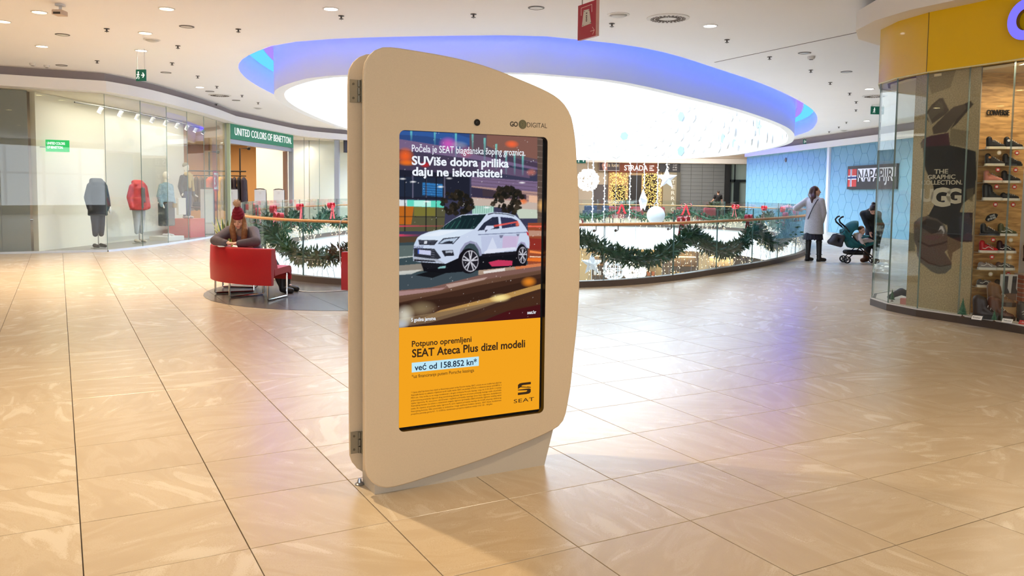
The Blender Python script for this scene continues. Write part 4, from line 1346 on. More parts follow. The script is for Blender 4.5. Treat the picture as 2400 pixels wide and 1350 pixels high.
# ------------------------------------------------------------------ fir garlands, icicle lights and bows on the balustrade
M_fir = mat('fir_needles', (46, 84, 58), 0.6, noise=0.45, nscale=9)
M_firb = mat('fir_needles_brown', (92, 92, 52), 0.6, noise=0.4, nscale=9)
M_wire = mat('light_wire', (214, 216, 222), 0.5)
M_bulb = emat('warm_bulb', (255, 226, 176), 2.6)
M_red = mat('red_satin', (204, 30, 44), 0.45, sheen=0.3)
rg = random.Random(11)
NB = 22
bstep = per / NB
sp = int(np.argmin(np.hypot(VFA[:, 0] - 1.05, VFA[:, 1] - 12.78))) / 1800 * per
def swag_z(t, sag):
    return 0.80 - sag * math.sin(math.pi * t) ** 1.0
def needles(b, path, rad, count, ln):
    n = len(path)
    for _ in range(count):
        f = rg.random() * (n - 1.001)
        i = int(f)
        p = path[i].lerp(path[i + 1], f - i)
        t = (path[i + 1] - path[i]).normalized()
        d = Vector((rg.gauss(0, 1), rg.gauss(0, 1), rg.gauss(0, 1)))
        d = (d - t * d.dot(t)).normalized()
        e = (d + t * rg.uniform(-0.7, 0.7)).normalized()
        s = t.cross(d)
        q = p + d * rad * rg.uniform(0.1, 0.75)
        L = ln * rg.uniform(0.6, 1.25)
        tip = q + e * L
        w = L * 0.16
        side = e.cross(Vector((rg.gauss(0, 1), rg.gauss(0, 1), rg.gauss(0, 1)))).normalized() * w
        m = q + e * L * 0.45
        b.add([q, m + side, tip, m - side], [(0, 1, 2, 3)])
bow_mesh = None
def make_bow():
    b = MB()
    for s in (-1, 1):                                   # loops
        loop = []
        for q in range(13):
            a = math.pi * 2 * q / 12
            loop.append((s * (0.10 - 0.10 * math.cos(a)), 0.025 * math.sin(a * 2), 0.075 * math.sin(a) + 0.03 * (1 - math.cos(a)) / 2))
        for q in range(12):
            a, c = loop[q], loop[q + 1]
            b.add([(a[0], -0.04, a[2]), (c[0], -0.04, c[2]), (c[0], 0.03, c[2]), (a[0], 0.03, a[2])], [(0, 1, 2, 3)])
        tail = [(s * 0.02, 0.0), (s * 0.06, -0.12), (s * 0.09, -0.22), (s * 0.14, -0.32)]
        for q in range(3):
            a, c = tail[q], tail[q + 1]
            w = 0.03 + 0.006 * q
            b.add([(a[0] - w, -0.03, a[1]), (a[0] + w, -0.045, a[1]), (c[0] + w, -0.045, c[1]), (c[0] - w, -0.03, c[1])], [(0, 1, 2, 3)])
    b.ball((0, -0.02, 0), (0.03, 0.04, 0.032), 10, 6)
    return b
ORD = 'first second third fourth fifth sixth seventh eighth ninth tenth eleventh twelfth thirteenth fourteenth fifteenth sixteenth seventeenth eighteenth nineteenth twentieth twenty-first twenty-second'.split()
bow_data = None
for k in range(NB):
    sA = sp + k * bstep
    near = (k in (0, NB - 1, 1, NB - 2, 2, 3, 4))
    sag = 0.42
    path = []
    for q in range(17):
        t = q / 16
        (x, y), a = curve_at(sA + t * bstep, -0.17)
        path.append(Vector((x, y, swag_z(t, sag))))
    (mx, my), _ = curve_at(sA + bstep / 2)
    where = ('beside the kiosk on the side of the red benches' if k in (NB - 1, NB - 2) else 'just right of the kiosk' if k == 0 else '')
    b = MB().tube([tuple(p) for p in path], 0.06, 6)
    needles(b, path, 0.15, 1500 if near else 520, 0.115 if near else 0.16)
    g_ = b.build('fir_garland', M_fir)
    if k == 0:
        lab = 'thick green fir garland swag on the balustrade just beside the kiosk towards the shoe shop'
    elif k == NB - 1:
        lab = 'green fir garland swag mostly hidden behind the kiosk'
    elif k == NB - 2:
        lab = 'green fir garland swag on the balustrade behind the red bench'
    elif k == 1:
        lab = 'green fir garland swag on the balustrade, second one from the kiosk towards the grey-coated woman'
    else:
        lab = 'green fir garland swag, %s from the kiosk going round by the grey-coated woman' % ORD[k]
    tag(g_, lab, 'garland', 'fir garlands on the balustrade')
    # icicle lights: one cable with dangling strands
    wr, bu = MB(), MB()
    cable = []
    for q in range(17):
        t = q / 16
        (x, y), a = curve_at(sA + t * bstep, -0.10)
        cable.append((x, y, swag_z(t, sag * 0.55) - 0.22))
    if near:
        wr.tube(cable, 0.003, 4)
    ns = 22 if near else 16
    for q in range(ns):
        t = (q + rg.random()) / ns
        (x, y), a = curve_at(sA + t * bstep, -0.10 + rg.uniform(-.03, .03))
        z1 = swag_z(t, sag * 0.55) - 0.22
        L = rg.choice((0.25, 0.4, 0.55)) * rg.uniform(0.8, 1.2)
        pts = []
        m = 6
        for u in range(m + 1):
            pts.append((x + rg.uniform(-.018, .018), y + rg.uniform(-.018, .018), z1 - L * u / m))
        wr.tube(pts, 0.0032 if near else 0.005, 4)
        for u in range(1, m + 1, 1):
            c = Vector(pts[u]) + Vector((rg.uniform(-.035, .035), rg.uniform(-.02, .02), rg.uniform(-.02, .02)))
            r = 0.007 if near else 0.013
            bu.add([c + Vector((r, 0, 0)), c + Vector((-r, 0, 0)), c + Vector((0, r, 0)), c + Vector((0, -r, 0)), c + Vector((0, 0, r * 1.6)), c + Vector((0, 0, -r * 1.6))],
                   [(0, 2, 4), (2, 1, 4), (1, 3, 4), (3, 0, 4), (2, 0, 5), (1, 2, 5), (3, 1, 5), (0, 3, 5)])
            if near: wr.tube([pts[u], tuple(c)], 0.0022, 3)
    il = thing('icicle_lights', 'white icicle light strands dangling below the ' + lab.replace('thick ', ''), 'fairy lights', (0, 0, 0), group='icicle lights on the balustrade')
    il['label'] = 'icicle lights below the %s swag from the kiosk, counted by way of the grey-coated woman' % ORD[k]
    o = wr.build('wires', M_wire, il); o['kind'] = 'stuff'
    o = bu.build('bulbs', M_bulb, il); o['kind'] = 'stuff'
    # bow at the start of each swag, facing the void
    (x, y), a = curve_at(sA, -0.32)
    if bow_data is None:
        bo = make_bow().build('ribbon_bow', M_red, None, True)
        bow_data = bo.data
    else:
        bo = bpy.data.objects.new('ribbon_bow', bow_data)
        C.objects.link(bo)
    bo.location = (x, y, 0.98)
    bo.rotation_euler = (0, 0, a + math.pi)
    bo.scale = (1.0, 1.0, 1.0) if near else (1.25, 1.25, 1.25)
    tag(bo, 'red ribbon bow just right of the kiosk' if k == 0 else 'red ribbon bow, %s from the kiosk going round by the grey-coated woman' % ORD[k], 'bow', 'red bows on the balustrade')

# ------------------------------------------------------------------ ornaments hanging in the void
M_orn = mat('glitter_white', (236, 240, 246), 0.5, noise=0.06, nscale=60)
M_ornw = emat('white_led', (255, 250, 240), 3.0)
def led_string(x, y, z0, z1, label):
    t = thing('light_string', label, 'fairy lights', (x, y, z0), group='light strings in the opening')
    MB().tube([(0, 0, 0), (0, 0, z1 - z0)], 0.012, 5).build('cable', M_wire, t)
    b = MB()
    n = int((min(z1, 4.2) - z0) / 0.075)
    for q in range(n):
        a = q * 2.4
        r = 0.02
        c = Vector((0.022 * math.cos(a), 0.022 * math.sin(a), q * 0.075))
        b.add([c + Vector((r, 0, 0)), c + Vector((-r, 0, 0)), c + Vector((0, r, 0)), c + Vector((0, -r, 0)), c + Vector((0, 0, r)), c + Vector((0, 0, -r))],
              [(0, 2, 4), (2, 1, 4), (1, 3, 4), (3, 0, 4), (2, 0, 5), (1, 2, 5), (3, 1, 5), (0, 3, 5)])
    o = b.build('lamps', M_ornw, t); o['kind'] = 'stuff'
    return t
led_string(2.33, 24, 0.65, 9.3, 'white light string nearest the kiosk, hanging past the round lit ball')
led_string(2.67, 24, 0.65, 9.3, 'white light string hanging in front of the small picture sign')
led_string(3.41, 24, 0.72, 9.3, 'white light string hanging in front of the first letter of the bar sign')
led_string(3.82, 24, 1.66, 9.3, 'white light string ending at the narrow turned star')
led_string(4.21, 24, 1.20, 9.3, 'white light string that carries the solid white ball')
led_string(4.47, 24, 2.26, 9.3, 'short white light string that carries the big flat star')
def star(name, loc, r, rz, label, thick=0.10):
    b = MB()
    rim = []
    for q in range(10):
        a = math.pi / 2 + q * math.pi / 5
        rr = r if q % 2 == 0 else r * 0.42
        rim.append((rr * math.cos(a), 0, rr * math.sin(a)))
    vs = rim + [(0, -thick, 0), (0, thick, 0)]
    fs = [(q, (q + 1) % 10, 10) for q in range(10)] + [((q + 1) % 10, q, 11) for q in range(10)]
    b.add(vs, fs)
    o = b.build(name, M_orn, None, at=loc, rz=rz)
    return tag(o, label, 'star ornament', 'hanging star ornaments')
star('hanging_star', (4.47, 24, 1.93), 0.33, 0.1, 'big white five-pointed star hanging beside the cafe sign')
star('hanging_star', (3.80, 24, 1.28), 0.36, 1.15, 'white star turned edgeways, hanging low above the handrail', 0.13)
star('hanging_star', (1.76, 18, -0.07), 0.27, 0.15, 'white star hanging below floor level beside the kiosk')
MB().tube([(1.76, 18, 0.2), (1.76, 18, 9.3)], 0.004, 4).build('star_wire', M_wire)
tag(C.objects['star_wire'], 'thin wire holding the low white star', 'wire')
ball = thing('hanging_ball', 'solid white glitter ball hanging in front of the handrail', 'ball ornament', (4.18, 24, 0.86), group='hanging ball ornaments')
MB().ball((0, 0, 0), 0.265, 24, 16).build('shell', M_orn, ball, True)
MB().tube([(0.05 * math.cos(a * math.pi / 8), 0, 0.31 + 0.06 * math.sin(a * math.pi / 8)) for a in range(16)], 0.008, 5, True).build('hanger', M_wire, ball)
def wire_ball(loc, r, label, fuzz, wire_to):
    t = thing('light_ball', label, 'ball ornament', loc, group='lit wire balls')
    b = MB()
    for k in range(7):
        a = math.pi * k / 7
        b.tube([(r * math.cos(a) * math.sin(q * math.pi / 12), r * math.sin(a) * math.sin(q * math.pi / 12), r * math.cos(q * math.pi / 12)) for q in range(24)], 0.012, 4, True)
    for k in range(1, 6):
        z = r * math.cos(math.pi * k / 6); rr = r * math.sin(math.pi * k / 6)
        b.tube([(rr * math.cos(q * math.pi / 10), rr * math.sin(q * math.pi / 10), z) for q in range(20)], 0.010, 4, True)
    b.tube([(0, 0, r), (0, 0, wire_to - loc[2])], 0.004, 4)
    b.build('wire_frame', M_orn, t)
    f = MB()
    for _ in range(fuzz):
        d = Vector((rg.gauss(0, 1), rg.gauss(0, 1), rg.gauss(0, 1))).normalized()
        if d.x * 0.5 + d.y * 0.5 - d.z * 0.2 > 0.75: continue
        c = d * r * rg.uniform(0.93, 1.08)
        s = 0.022
        f.add([c + Vector((s, 0, 0)), c + Vector((-s, 0, 0)), c + Vector((0, s, 0)), c + Vector((0, -s, 0)), c + Vector((0, 0, s)), c + Vector((0, 0, -s))],
              [(0, 2, 4), (2, 1, 4), (1, 3, 4), (3, 0, 4), (2, 0, 5), (1, 2, 5), (3, 1, 5), (0, 3, 5)])
    o = f.build('lamps', M_ornw, t); o['kind'] = 'stuff'
wire_ball((2.18, 24, 1.86), 0.30, 'round lit wire ball hanging high beside the kiosk edge', 420, 9.3)
wire_ball((2.25, 18, -0.19), 0.235, 'open wire light ball behind the balustrade glass, next to the low star', 90, 9.3)
wire_ball((2.70, 18, -0.19), 0.24, 'dense fluffy light ball behind the balustrade glass', 420, 9.3)

# ------------------------------------------------------------------ shop fronts of the storey below, seen under the slab edge
lowf = thing('lower_shop_front', 'beige and brown shop front of the storey below behind the balustrade', 'shop front', (0, 44, -5))
pals = [((205, 184, 146), 0.6), ((104, 90, 80), 0.5), ((196, 172, 130), 0.6), ((120, 104, 92), 0.5), ((222, 206, 176), 0.6), ((92, 80, 72), 0.5)]
for k in range(14):
    x0 = -9 + k * 1.9
    c, r_ = pals[k % 6]
    MB().box(x0 + 0.02, x0 + 1.88, 0, 0.2, 0, 3.95).build('panel', mat('lower_panel_%d' % (k % 6), c, r_, noise=0.05), lowf)
for k in range(5):
    x0 = 2.2 + k * 2.1
    sh = MB()
    for z in (1.0, 1.55, 2.1, 2.65):
        sh.box(x0, x0 + 1.3, -0.35, 0, z, z + 0.04)
    sh.build('display_shelf', mat('shelf_brown', (120, 92, 66), 0.5), lowf)
    for z in (1.04, 1.59, 2.14):
        lb = MB()
        for u in range(5):
            lb.box(x0 + 0.08 + u * 0.25, x0 + 0.22 + u * 0.25, -0.28, -0.1, z, z + 0.22)
        o = lb.build('display_goods', mat('goods_%d' % (k % 3), ((230, 190, 120), (226, 230, 236), (200, 120, 80))[k % 3], 0.5), lowf); o['kind'] = 'stuff'
    MB().box(x0, x0 + 1.3, -0.34, -0.04, 3.15, 3.18).build('shelf_light', emat('shelf_glow', (255, 214, 150), 5.0), lowf)
area_light('lower_shop_light', (3, 36, -1.2), (0, 0, 0), 14, 8, 500, (1.0, 0.9, 0.75))

# ------------------------------------------------------------------ clothes shop on the left: curved glass front
M_sglass = glass_mat('shop_glass', (0.97, 0.985, 0.965), boost=0.75)
M_alu = mat('aluminium_frame', (176, 180, 188), 0.35, 0.6)
FR = smooth_open([(-9.32, 18.9), (-9.12, 20.15), (-9.05, 21.7), (-9.10, 24.3), (-9.35, 27.1)], 19)
DOORA, DOORB = (-9.35, 27.1), (-8.75, 32.6)
FR2 = smooth_open([(-8.75, 32.6), (-8.3, 33.8), (-7.5, 35.0)], 7)
FR3 = [(-7.42, 35.12), (-6.2, 36.6), (-4.6, 38.3), (-2.5, 40.0), (0.5, 42.0)]
LEFTW = [(-14.5, 16.2), (-12.9, 17.03), (-11.15, 17.95), (-9.32, 18.9)]
GTOP = 3.60
sf = thing('clothes_shop_front', 'curved frameless glass shop front of the clothes shop with four mannequins', 'shop front', (0, 0, 0))
def pane(a, b, z0, z1, parent, m=M_sglass, name='glass_pane'):
    a, b = np.array(a), np.array(b)
    t = (b - a) / np.linalg.norm(b - a)
    n = np.array((t[1], -t[0])) * 0.006
    a2, b2 = a + t * 0.006, b - t * 0.006
    v = [(*(p + s * n), z) for z in (z0, z1) for p, s in ((a2, 1), (b2, 1), (b2, -1), (a2, -1))]
    ob = MB().add(v, [(0, 1, 5, 4), (2, 3, 7, 6), (4, 5, 6, 7), (1, 2, 6, 5), (3, 0, 4, 7)]).build(name, m, parent)
    ob.data.materials.append(mat('pane_edge', (142, 162, 154), 0.25))
    for i, p in enumerate(ob.data.polygons):
        if i >= 2: p.material_index = 1
    return ob
for k in range(3):
    pane(LEFTW[k], LEFTW[k + 1], 0.04, GTOP, sf)
for k in range(6):
    pane(FR[k * 3], FR[k * 3 + 3], 0.04, GTOP, sf)
for k in range(3):
    pane(FR2[k * 2], FR2[k * 2 + 2], 0.04, GTOP, sf)
pane(FR3[0], FR3[1], 0.04, 3.1, sf)
# sill strip, posts and head frame
for ln in (LEFTW, FR, FR2):
    sill = MB()
    o1, o2 = offset_line(ln, 0.03, False), offset_line(ln, -0.05, False)
    k = len(ln)
    sill.wall(o1, 0, 0.045).ring(o1, 0.045, o2, 0.045, False)
    sill.build('sill', mat('pale_sill', (206, 214, 222), 0.4), sf)
def post(x, y, s, z1, name='post', m=M_alu):
    return MB().box(x - s, x + s, y - s, y + s, 0, z1).build(name, m, sf)
post(-9.35, 27.1, 0.07, GTOP); post(-8.75, 32.6, 0.08, GTOP); post(-7.46, 35.06, 0.10, GTOP)
MB().box(-9.32, -9.22, 26.92, 27.0, 0, GTOP).build('post', mat('glass_green_post', (196, 206, 166), 0.3), sf)
da = math.atan2(DOORB[1] - DOORA[1], DOORB[0] - DOORA[0])
dl = math.hypot(DOORB[0] - DOORA[0], DOORB[1] - DOORA[1])
DM = frame((DOORA[0], DOORA[1], 0), (math.cos(da), math.sin(da), 0), (0, 0, 1))      # z axis points to the mall
MB().box(0, dl, 2.98, 3.12, -0.12, 0.06, DM).build('door_head', M_alu, sf)
MB().box(dl - 0.22, dl - 0.1, 0, 2.98, -0.25, -0.1, DM).build('door_jamb', mat('brown_jamb', (150, 118, 98), 0.5), sf)
sg = thing('shop_sign', 'long green shop sign with white capital lettering above the clothes shop door', 'sign', (DOORA[0], DOORA[1], 3.13), da)
MB().box(0.02, dl - 0.02, -0.10, 0.0, 0.0, 0.52).build('sign_board', mat('sign_green', (38, 146, 108), 0.45), sg)
w = MB()
text_in(w, 'UNITED COLORS OF BENETTON.', 0.32, dl - 0.22, 0.14, 0.39, frame((0, -0.105, 0), (1, 0, 0), (0, 0, 1)), 0.0, 0.006, 1.05)
w.build('lettering', mat('letter_white', (240, 242, 240), 0.5, emit=0.35), sg)
# bulkhead above the glass
bh = MB()
LINE = LEFTW + FR[1:] + [DOORB] + FR2[1:] + FR3[1:]
LINE = [LINE[0]] + [LINE[i] for i in range(1, len(LINE)) if math.hypot(LINE[i][0] - LINE[i - 1][0], LINE[i][1] - LINE[i - 1][1]) > 0.05]
L1 = offset_line(LINE, 0.30, False)
L2 = offset_line(LINE, -0.15, False)
L3 = offset_line(LINE, 0.12, False)
bh.ring(L2, 3.62, L1, 3.62, False).wall(L1, 3.62, 3.86).ring(L1, 3.86, L3, 3.86, False)
struct(bh.build('trim_3', mat('bulkhead_white', (248, 246, 245), 0.55), None), 'white bulkhead above the clothes shop front')
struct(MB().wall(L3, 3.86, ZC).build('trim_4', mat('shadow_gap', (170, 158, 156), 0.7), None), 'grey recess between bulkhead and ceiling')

# interior shell
M_inwall = mat('cream_wall', (238, 232, 214), 0.6)
M_orange = mat('warm_orange_wall', (226, 176, 120), 0.65)
M_sfloor = mat('shop_floor_grey', (150, 146, 138), 0.4, noise=0.05, nscale=3)
flp = [(-14.5, 16.3), (-9.36, 18.95), (-9.1, 21.7), (-9.15, 24.3), (-9.4, 27.1), (-8.8, 32.6), (-7.55, 35.0), (-6.2, 36.7), (-6.2, 41), (-21, 41), (-21, 16)]
struct(MB().prism(flp, 0.0, 0.02).build('floor_shop', M_sfloor), 'grey floor of the clothes shop')
struct(MB().prism([(x - 0.02, y) for x, y in flp], 3.605, 3.62).build('ceiling_shop', mat('shop_ceiling', (236, 226, 210), 0.7)), 'ceiling of the clothes shop')
struct(MB().box(-0.12, 0, 0, 7.6, 0.02, 3.6).build('wall_display', M_inwall, None, at=(-10.75, 18.65, 0), rz=math.radians(-2.3)), 'cream display wall behind the mannequins')
struct(MB().box(-21, -6.2, 40, 40.2, 0.02, 3.6).build('wall_shop_back', M_orange), 'warm orange back wall of the clothes shop')
struct(MB().box(-11.0, -8.75, 35.4, 35.55, 0.02, 3.6).build('wall_shop_side', mat('white_shop_wall', (240, 236, 230), 0.6)), 'white wall inside the shop door')
struct(MB().box(-0.3, 0, 0, 4.2, 0.02, 3.6).build('wall_shop_front', M_inwall, None, at=(-8.7, 35.4, 0), rz=math.radians(-52)), 'pale wall behind the right shop pane')
# dark grey panels behind the far left panes
for k, (t0, t1) in enumerate(((-0.6, 0.29), (0.297, 0.625))):
    a, b = np.array((-12.9, 17.03)), np.array((-9.32, 18.9))
    p, q = a + (b - a) * t0, a + (b - a) * t1
    d = (b - a) / np.linalg.norm(b - a); n = np.array((-d[1], d[0]))
    p, q = p + n * 0.12, q + n * 0.12
    an = math.atan2(d[1], d[0])
    o = MB().box(0, float(np.linalg.norm(q - p)) - 0.01, 0, 0.05, 0.03, 3.58).build('backing_panel', mat('grey_backing', (126, 130, 128), 0.5), None, at=(p[0], p[1], 0), rz=an)
    tag(o, ('wide grey backing panel behind the shop glass at the picture edge', 'grey backing panel between the dark panel and the cream display wall')[k], 'panel')
# light inside
area_light('shop_display_light', (-9.9, 22.5, 3.5), (0, 0, 0), 0.8, 7, 36, (1.0, 0.94, 0.82))
area_light('shop_inner_light', (-13, 33, 3.5), (0, 0, 0), 6, 9, 420, (1.0, 0.78, 0.52))
area_light('shop_door_light', (-8.9, 34.2, 3.4), (0, 0, math.radians(-35)), 0.8, 2.2, 30, (1.0, 0.96, 0.88))
# spotlight track behind the glass
trk = thing('spotlight_track', 'ceiling track with small white spotlights behind the curved shop glass', 'track light', (0, 0, 0))
TR = offset_line(FR, -0.75, False)
MB().tube([(x, y, 3.42) for x, y in TR], 0.018, 6).build('rail', mat('track_grey', (120, 118, 112), 0.5), trk)
for k in range(2, 19, 2):
    x, y = TR[k]
    h = MB().cyl((0, 0), 0.05, -0.08, 0.06, 12, Matrix.Translation((x, y, 3.34)) @ Matrix.Rotation(0.5, 4, 'Y'))
    hd = h.build('spot_head', mat('spot_white', (230, 230, 226), 0.4), trk, 'auto')
    MB().cyl((0, 0), 0.046, -0.086, -0.081, 12, Matrix.Translation((x, y, 3.34)) @ Matrix.Rotation(0.5, 4, 'Y')).build('spot_lamp', emat('spot_glow', (255, 248, 230), 9.0), hd)
# hanging green sign inside the left pane
hs = thing('hanging_shop_sign', 'small bright green sign with white letters on the cream wall behind glass', 'sign', (-10.42, 18.93, 2.28), math.radians(27))
MB().box(-0.24, 0.24, 0, 0.04, 0, 0.27).build('sign_board', emat('sign_green_lit', (40, 176, 90), 0.9), hs)
w = MB()
HM = frame((0, -0.004, 0), (1, 0, 0), (0, 0, 1))
text_in(w, 'UNITED COLORS', -0.21, 0.15, 0.16, 0.22, HM, 0.02, 0.002, 0.9)
text_in(w, 'OF BENETTON.', -0.21, 0.11, 0.07, 0.13, HM, 0.02, 0.002, 0.9)
w.build('lettering', emat('sign_white_lit', (245, 250, 245), 1.0), hs)
MB().tube([(-0.24, 0.02, 0.1), (-0.42, 0.02, 0.1)], 0.008, 6).build('bracket', mat('bracket_dark', (60, 60, 60), 0.5), hs)

# ------------------------------------------------------------------ mannequins
M_skin_w = mat('mannequin_white', (238, 232, 220), 0.4)
def mannequin(label, loc, rz, parts, stand=True):
    t = thing('mannequin', label, 'mannequin', loc, rz, 'mannequins in the shop window')
    for nm, mb, m, vox, sm in parts:
        blob(nm, mb, m, t, vox, sm)
    if stand:
        b = MB().lathe([(0.17, 0.0), (0.17, 0.012), (0.02, 0.016)], 20)
        b.cyl((0, 0), 0.012, 0.012, 0.5, 8)
        b.build('stand', mat('stand_metal', (176, 170, 160), 0.35, 0.7), t, 'auto')
    return t
def coat_shape(sh=1.45, hem=0.75, w=0.20, d=0.13, flare=0.04, hood=True):
    b = MB()
    b.loft([(0, 0, hem, w + flare, d + flare), (0, 0, hem + 0.3, w + flare * 0.7, d + flare * 0.7), (0, 0, sh - 0.3, w, d), (0, 0, sh - 0.1, w, d * 0.95), (0, 0, sh - 0.02, w * 0.7, d * 0.75), (0, 0, sh + 0.05, w * 0.35, d * 0.5)])
    for s in (-1, 1):
        b.cap((s * (w - 0.02), 0, sh - 0.06), (s * (w + 0.06), 0.02, sh - 0.34), 0.075, 0.065)
        b.cap((s * (w + 0.06), 0.02, sh - 0.34), (s * (w + 0.05), -0.06, sh - 0.60), 0.065, 0.055)
    if hood:
        b.cap((-0.10, 0.03, sh + 0.05), (0.10, 0.03, sh + 0.05), 0.075, 0.075)
        b.cap((-0.13, -0.04, sh + 0.0), (0.13, -0.04, sh + 0.0), 0.06, 0.06)
    return b
def legs_shape(top=0.85, foot=0.17, r0=0.10, r1=0.06, gap=0.085):
    b = MB()
    for s in (-1, 1):
        b.cap((s * gap, 0, top), (s * gap * 0.95, -0.01, (top + foot) / 2), r0, (r0 + r1) / 2)
        b.cap((s * gap * 0.95, -0.01, (top + foot) / 2), (s * gap * 0.9, 0.0, foot + r1 * 0.6), (r0 + r1) / 2, r1)
    return b
def shoes_shape(z=0.02):
    b = MB()
    for s in (-1, 1):
        b.cap((s * 0.08, 0.03, z + 0.05), (s * 0.09, -0.14, z + 0.035), 0.05, 0.036)
    return b
M_dark = mat('dark_coat_cloth', (44, 44, 50), 0.7, noise=0.15, nscale=14)
M_trou = mat('charcoal_trousers', (58, 54, 60), 0.8)
mannequin('headless mannequin in a dark hooded coat and dark trousers', (-9.95, 19.75, 0.02), math.radians(60),
          [('coat', coat_shape(1.56, 0.78), M_dark, 0.022, 5), ('trousers', legs_shape(0.85, 0.30, 0.10, 0.065), M_trou, 0.02, 4), ('shoes', shoes_shape(), mat('shoe_brown', (70, 62, 54), 0.6), 0.014, 2),
           ('hand', MB().cap((0.26, -0.07, 0.98), (0.25, -0.10, 0.88), 0.04, 0.03).cap((0.25, -0.10, 0.88), (0.245, -0.11, 0.82), 0.02, 0.012), M_skin_w, 0.012, 2)])
mannequin('headless mannequin in a red padded jacket and light grey trousers', (-9.85, 21.7, 0.02), math.radians(62),
          [('jacket', coat_shape(1.55, 0.88, 0.21, 0.15, 0.03), mat('red_jacket', (196, 60, 60), 0.45, noise=0.25, nscale=6), 0.022, 5),
           ('scarf', MB().cap((0.0, -0.16, 1.45), (-0.02, -0.185, 0.95), 0.035, 0.03).cap((0.05, -0.15, 1.45), (0.05, -0.18, 1.1), 0.03, 0.025), mat('scarf_grey', (104, 98, 100), 0.8), 0.014, 2),
           ('trousers', legs_shape(0.95, 0.26, 0.105, 0.055), mat('grey_marl', (176, 176, 174), 0.8), 0.02, 4), ('shoes', shoes_shape(), mat('shoe_beige', (196, 186, 166), 0.6), 0.014, 2)])
def head_shape(z, hat=False):
    b = MB().ball((0, 0, z), (0.075, 0.092, 0.115), 16, 12).cap((0, 0.0, z - 0.19), (0, 0, z - 0.06), 0.05, 0.045)
    b.cap((0, -0.085, z - 0.005), (0, -0.10, z - 0.03), 0.012, 0.014).ball((0, -0.06, z - 0.085), (0.04, 0.04, 0.03))
    return b
mannequin('white-headed mannequin in a pale blue fluffy jacket and long grey skirt', (-9.75, 23.2, 0.12), math.radians(75),
          [('head', head_shape(1.72), M_skin_w, 0.012, 3), ('jacket', coat_shape(1.48, 0.98, 0.22, 0.15, 0.05, False), mat('blue_fur', (140, 166, 176), 0.95, noise=0.2, nscale=25, bump=0.6), 0.024, 3),
           ('skirt', MB().cap((0, 0, 1.0), (0, 0, 0.9), 0.17, 0.18).box(-0.2, 0.2, -0.14, 0.14, 0.30, 0.95), mat('grey_skirt', (84, 84, 88), 0.8), 0.024, 5),
           ('shoes', shoes_shape(0.0), mat('shoe_white', (226, 222, 214), 0.6), 0.014, 2), ('hands', MB().cap((0.26, -0.07, 0.92), (0.25, -0.12, 0.82), 0.03, 0.02).cap((-0.26, -0.07, 0.92), (-0.25, -0.12, 0.82), 0.03, 0.02), M_skin_w, 0.012, 2),
           ('bag', MB().box(0.02, 0.16, -0.25, -0.18, 0.82, 0.94), mat('bag_gold', (150, 126, 84), 0.4), 0.012, 2)], False)
pl = MB().cbox(-0.35, 0.35, -0.3, 0.3, 0, 0.12, 0.01).build('display_plinth', mat('plinth_white', (222, 218, 206), 0.5), None, at=(-9.75, 23.2, 0.02), rz=1.3)
tag(pl, 'low white plinth below the mannequin in the blue jacket', 'plinth')
rb = MB().cbox(-0.4, 0.4, -0.35, 0.35, 0, 0.56, 0.01).build('display_cube', mat('red_cube', (206, 74, 72), 0.45), None, at=(-9.85, 24.9, 0.02), rz=1.4)
tag(rb, 'red display cube carrying the mannequin in the black jacket', 'display cube')
mannequin('mannequin with grey beanie, yellow scarf, black jacket and white bag on a red cube', (-9.85, 24.9, 0.58), math.radians(72),
          [('head', head_shape(1.55), M_skin_w, 0.012, 3), ('beanie', MB().ball((0, 0.02, 1.60), (0.088, 0.10, 0.09), 14, 10), mat('beanie_grey', (150, 144, 122), 0.9), 0.014, 3),
           ('jacket', coat_shape(1.30, 0.82, 0.20, 0.13, 0.02, False), mat('black_leather', (30, 28, 30), 0.3, noise=0.3, nscale=10), 0.022, 4),
           ('scarf', MB().cap((-0.08, -0.05, 1.34), (0.08, -0.05, 1.34), 0.06, 0.06).cap((0.07, -0.15, 1.3), (0.10, -0.17, 0.85), 0.04, 0.04).cap((-0.03, -0.15, 1.3), (-0.04, -0.16, 0.95), 0.05, 0.045), mat('scarf_yellow', (214, 186, 126), 0.9), 0.016, 3),
           ('trousers', legs_shape(0.82, 0.05, 0.10, 0.06), mat('blue_jeans', (58, 74, 106), 0.8), 0.02, 4), ('shoes', shoes_shape(0.0), mat('shoe_white', (226, 222, 214), 0.6), 0.014, 2),
           ('hand', MB().cap((0.26, -0.07, 0.72), (0.30, -0.16, 0.66), 0.03, 0.02), M_skin_w, 0.012, 2),
           ('tote_bag', MB().box(-0.52, -0.20, -0.14, -0.06, 0.12, 0.62).cap((-0.3, -0.09, 0.7), (-0.26, -0.09, 0.76), 0.03, 0.02), mat('tote_white', (226, 220, 206), 0.8), 0.02, 3)], False)
area_light('window_fill_light', (-9.7, 20.2, 3.45), (0, 0, 0), 0.5, 2.0, 7, (1.0, 0.95, 0.85))

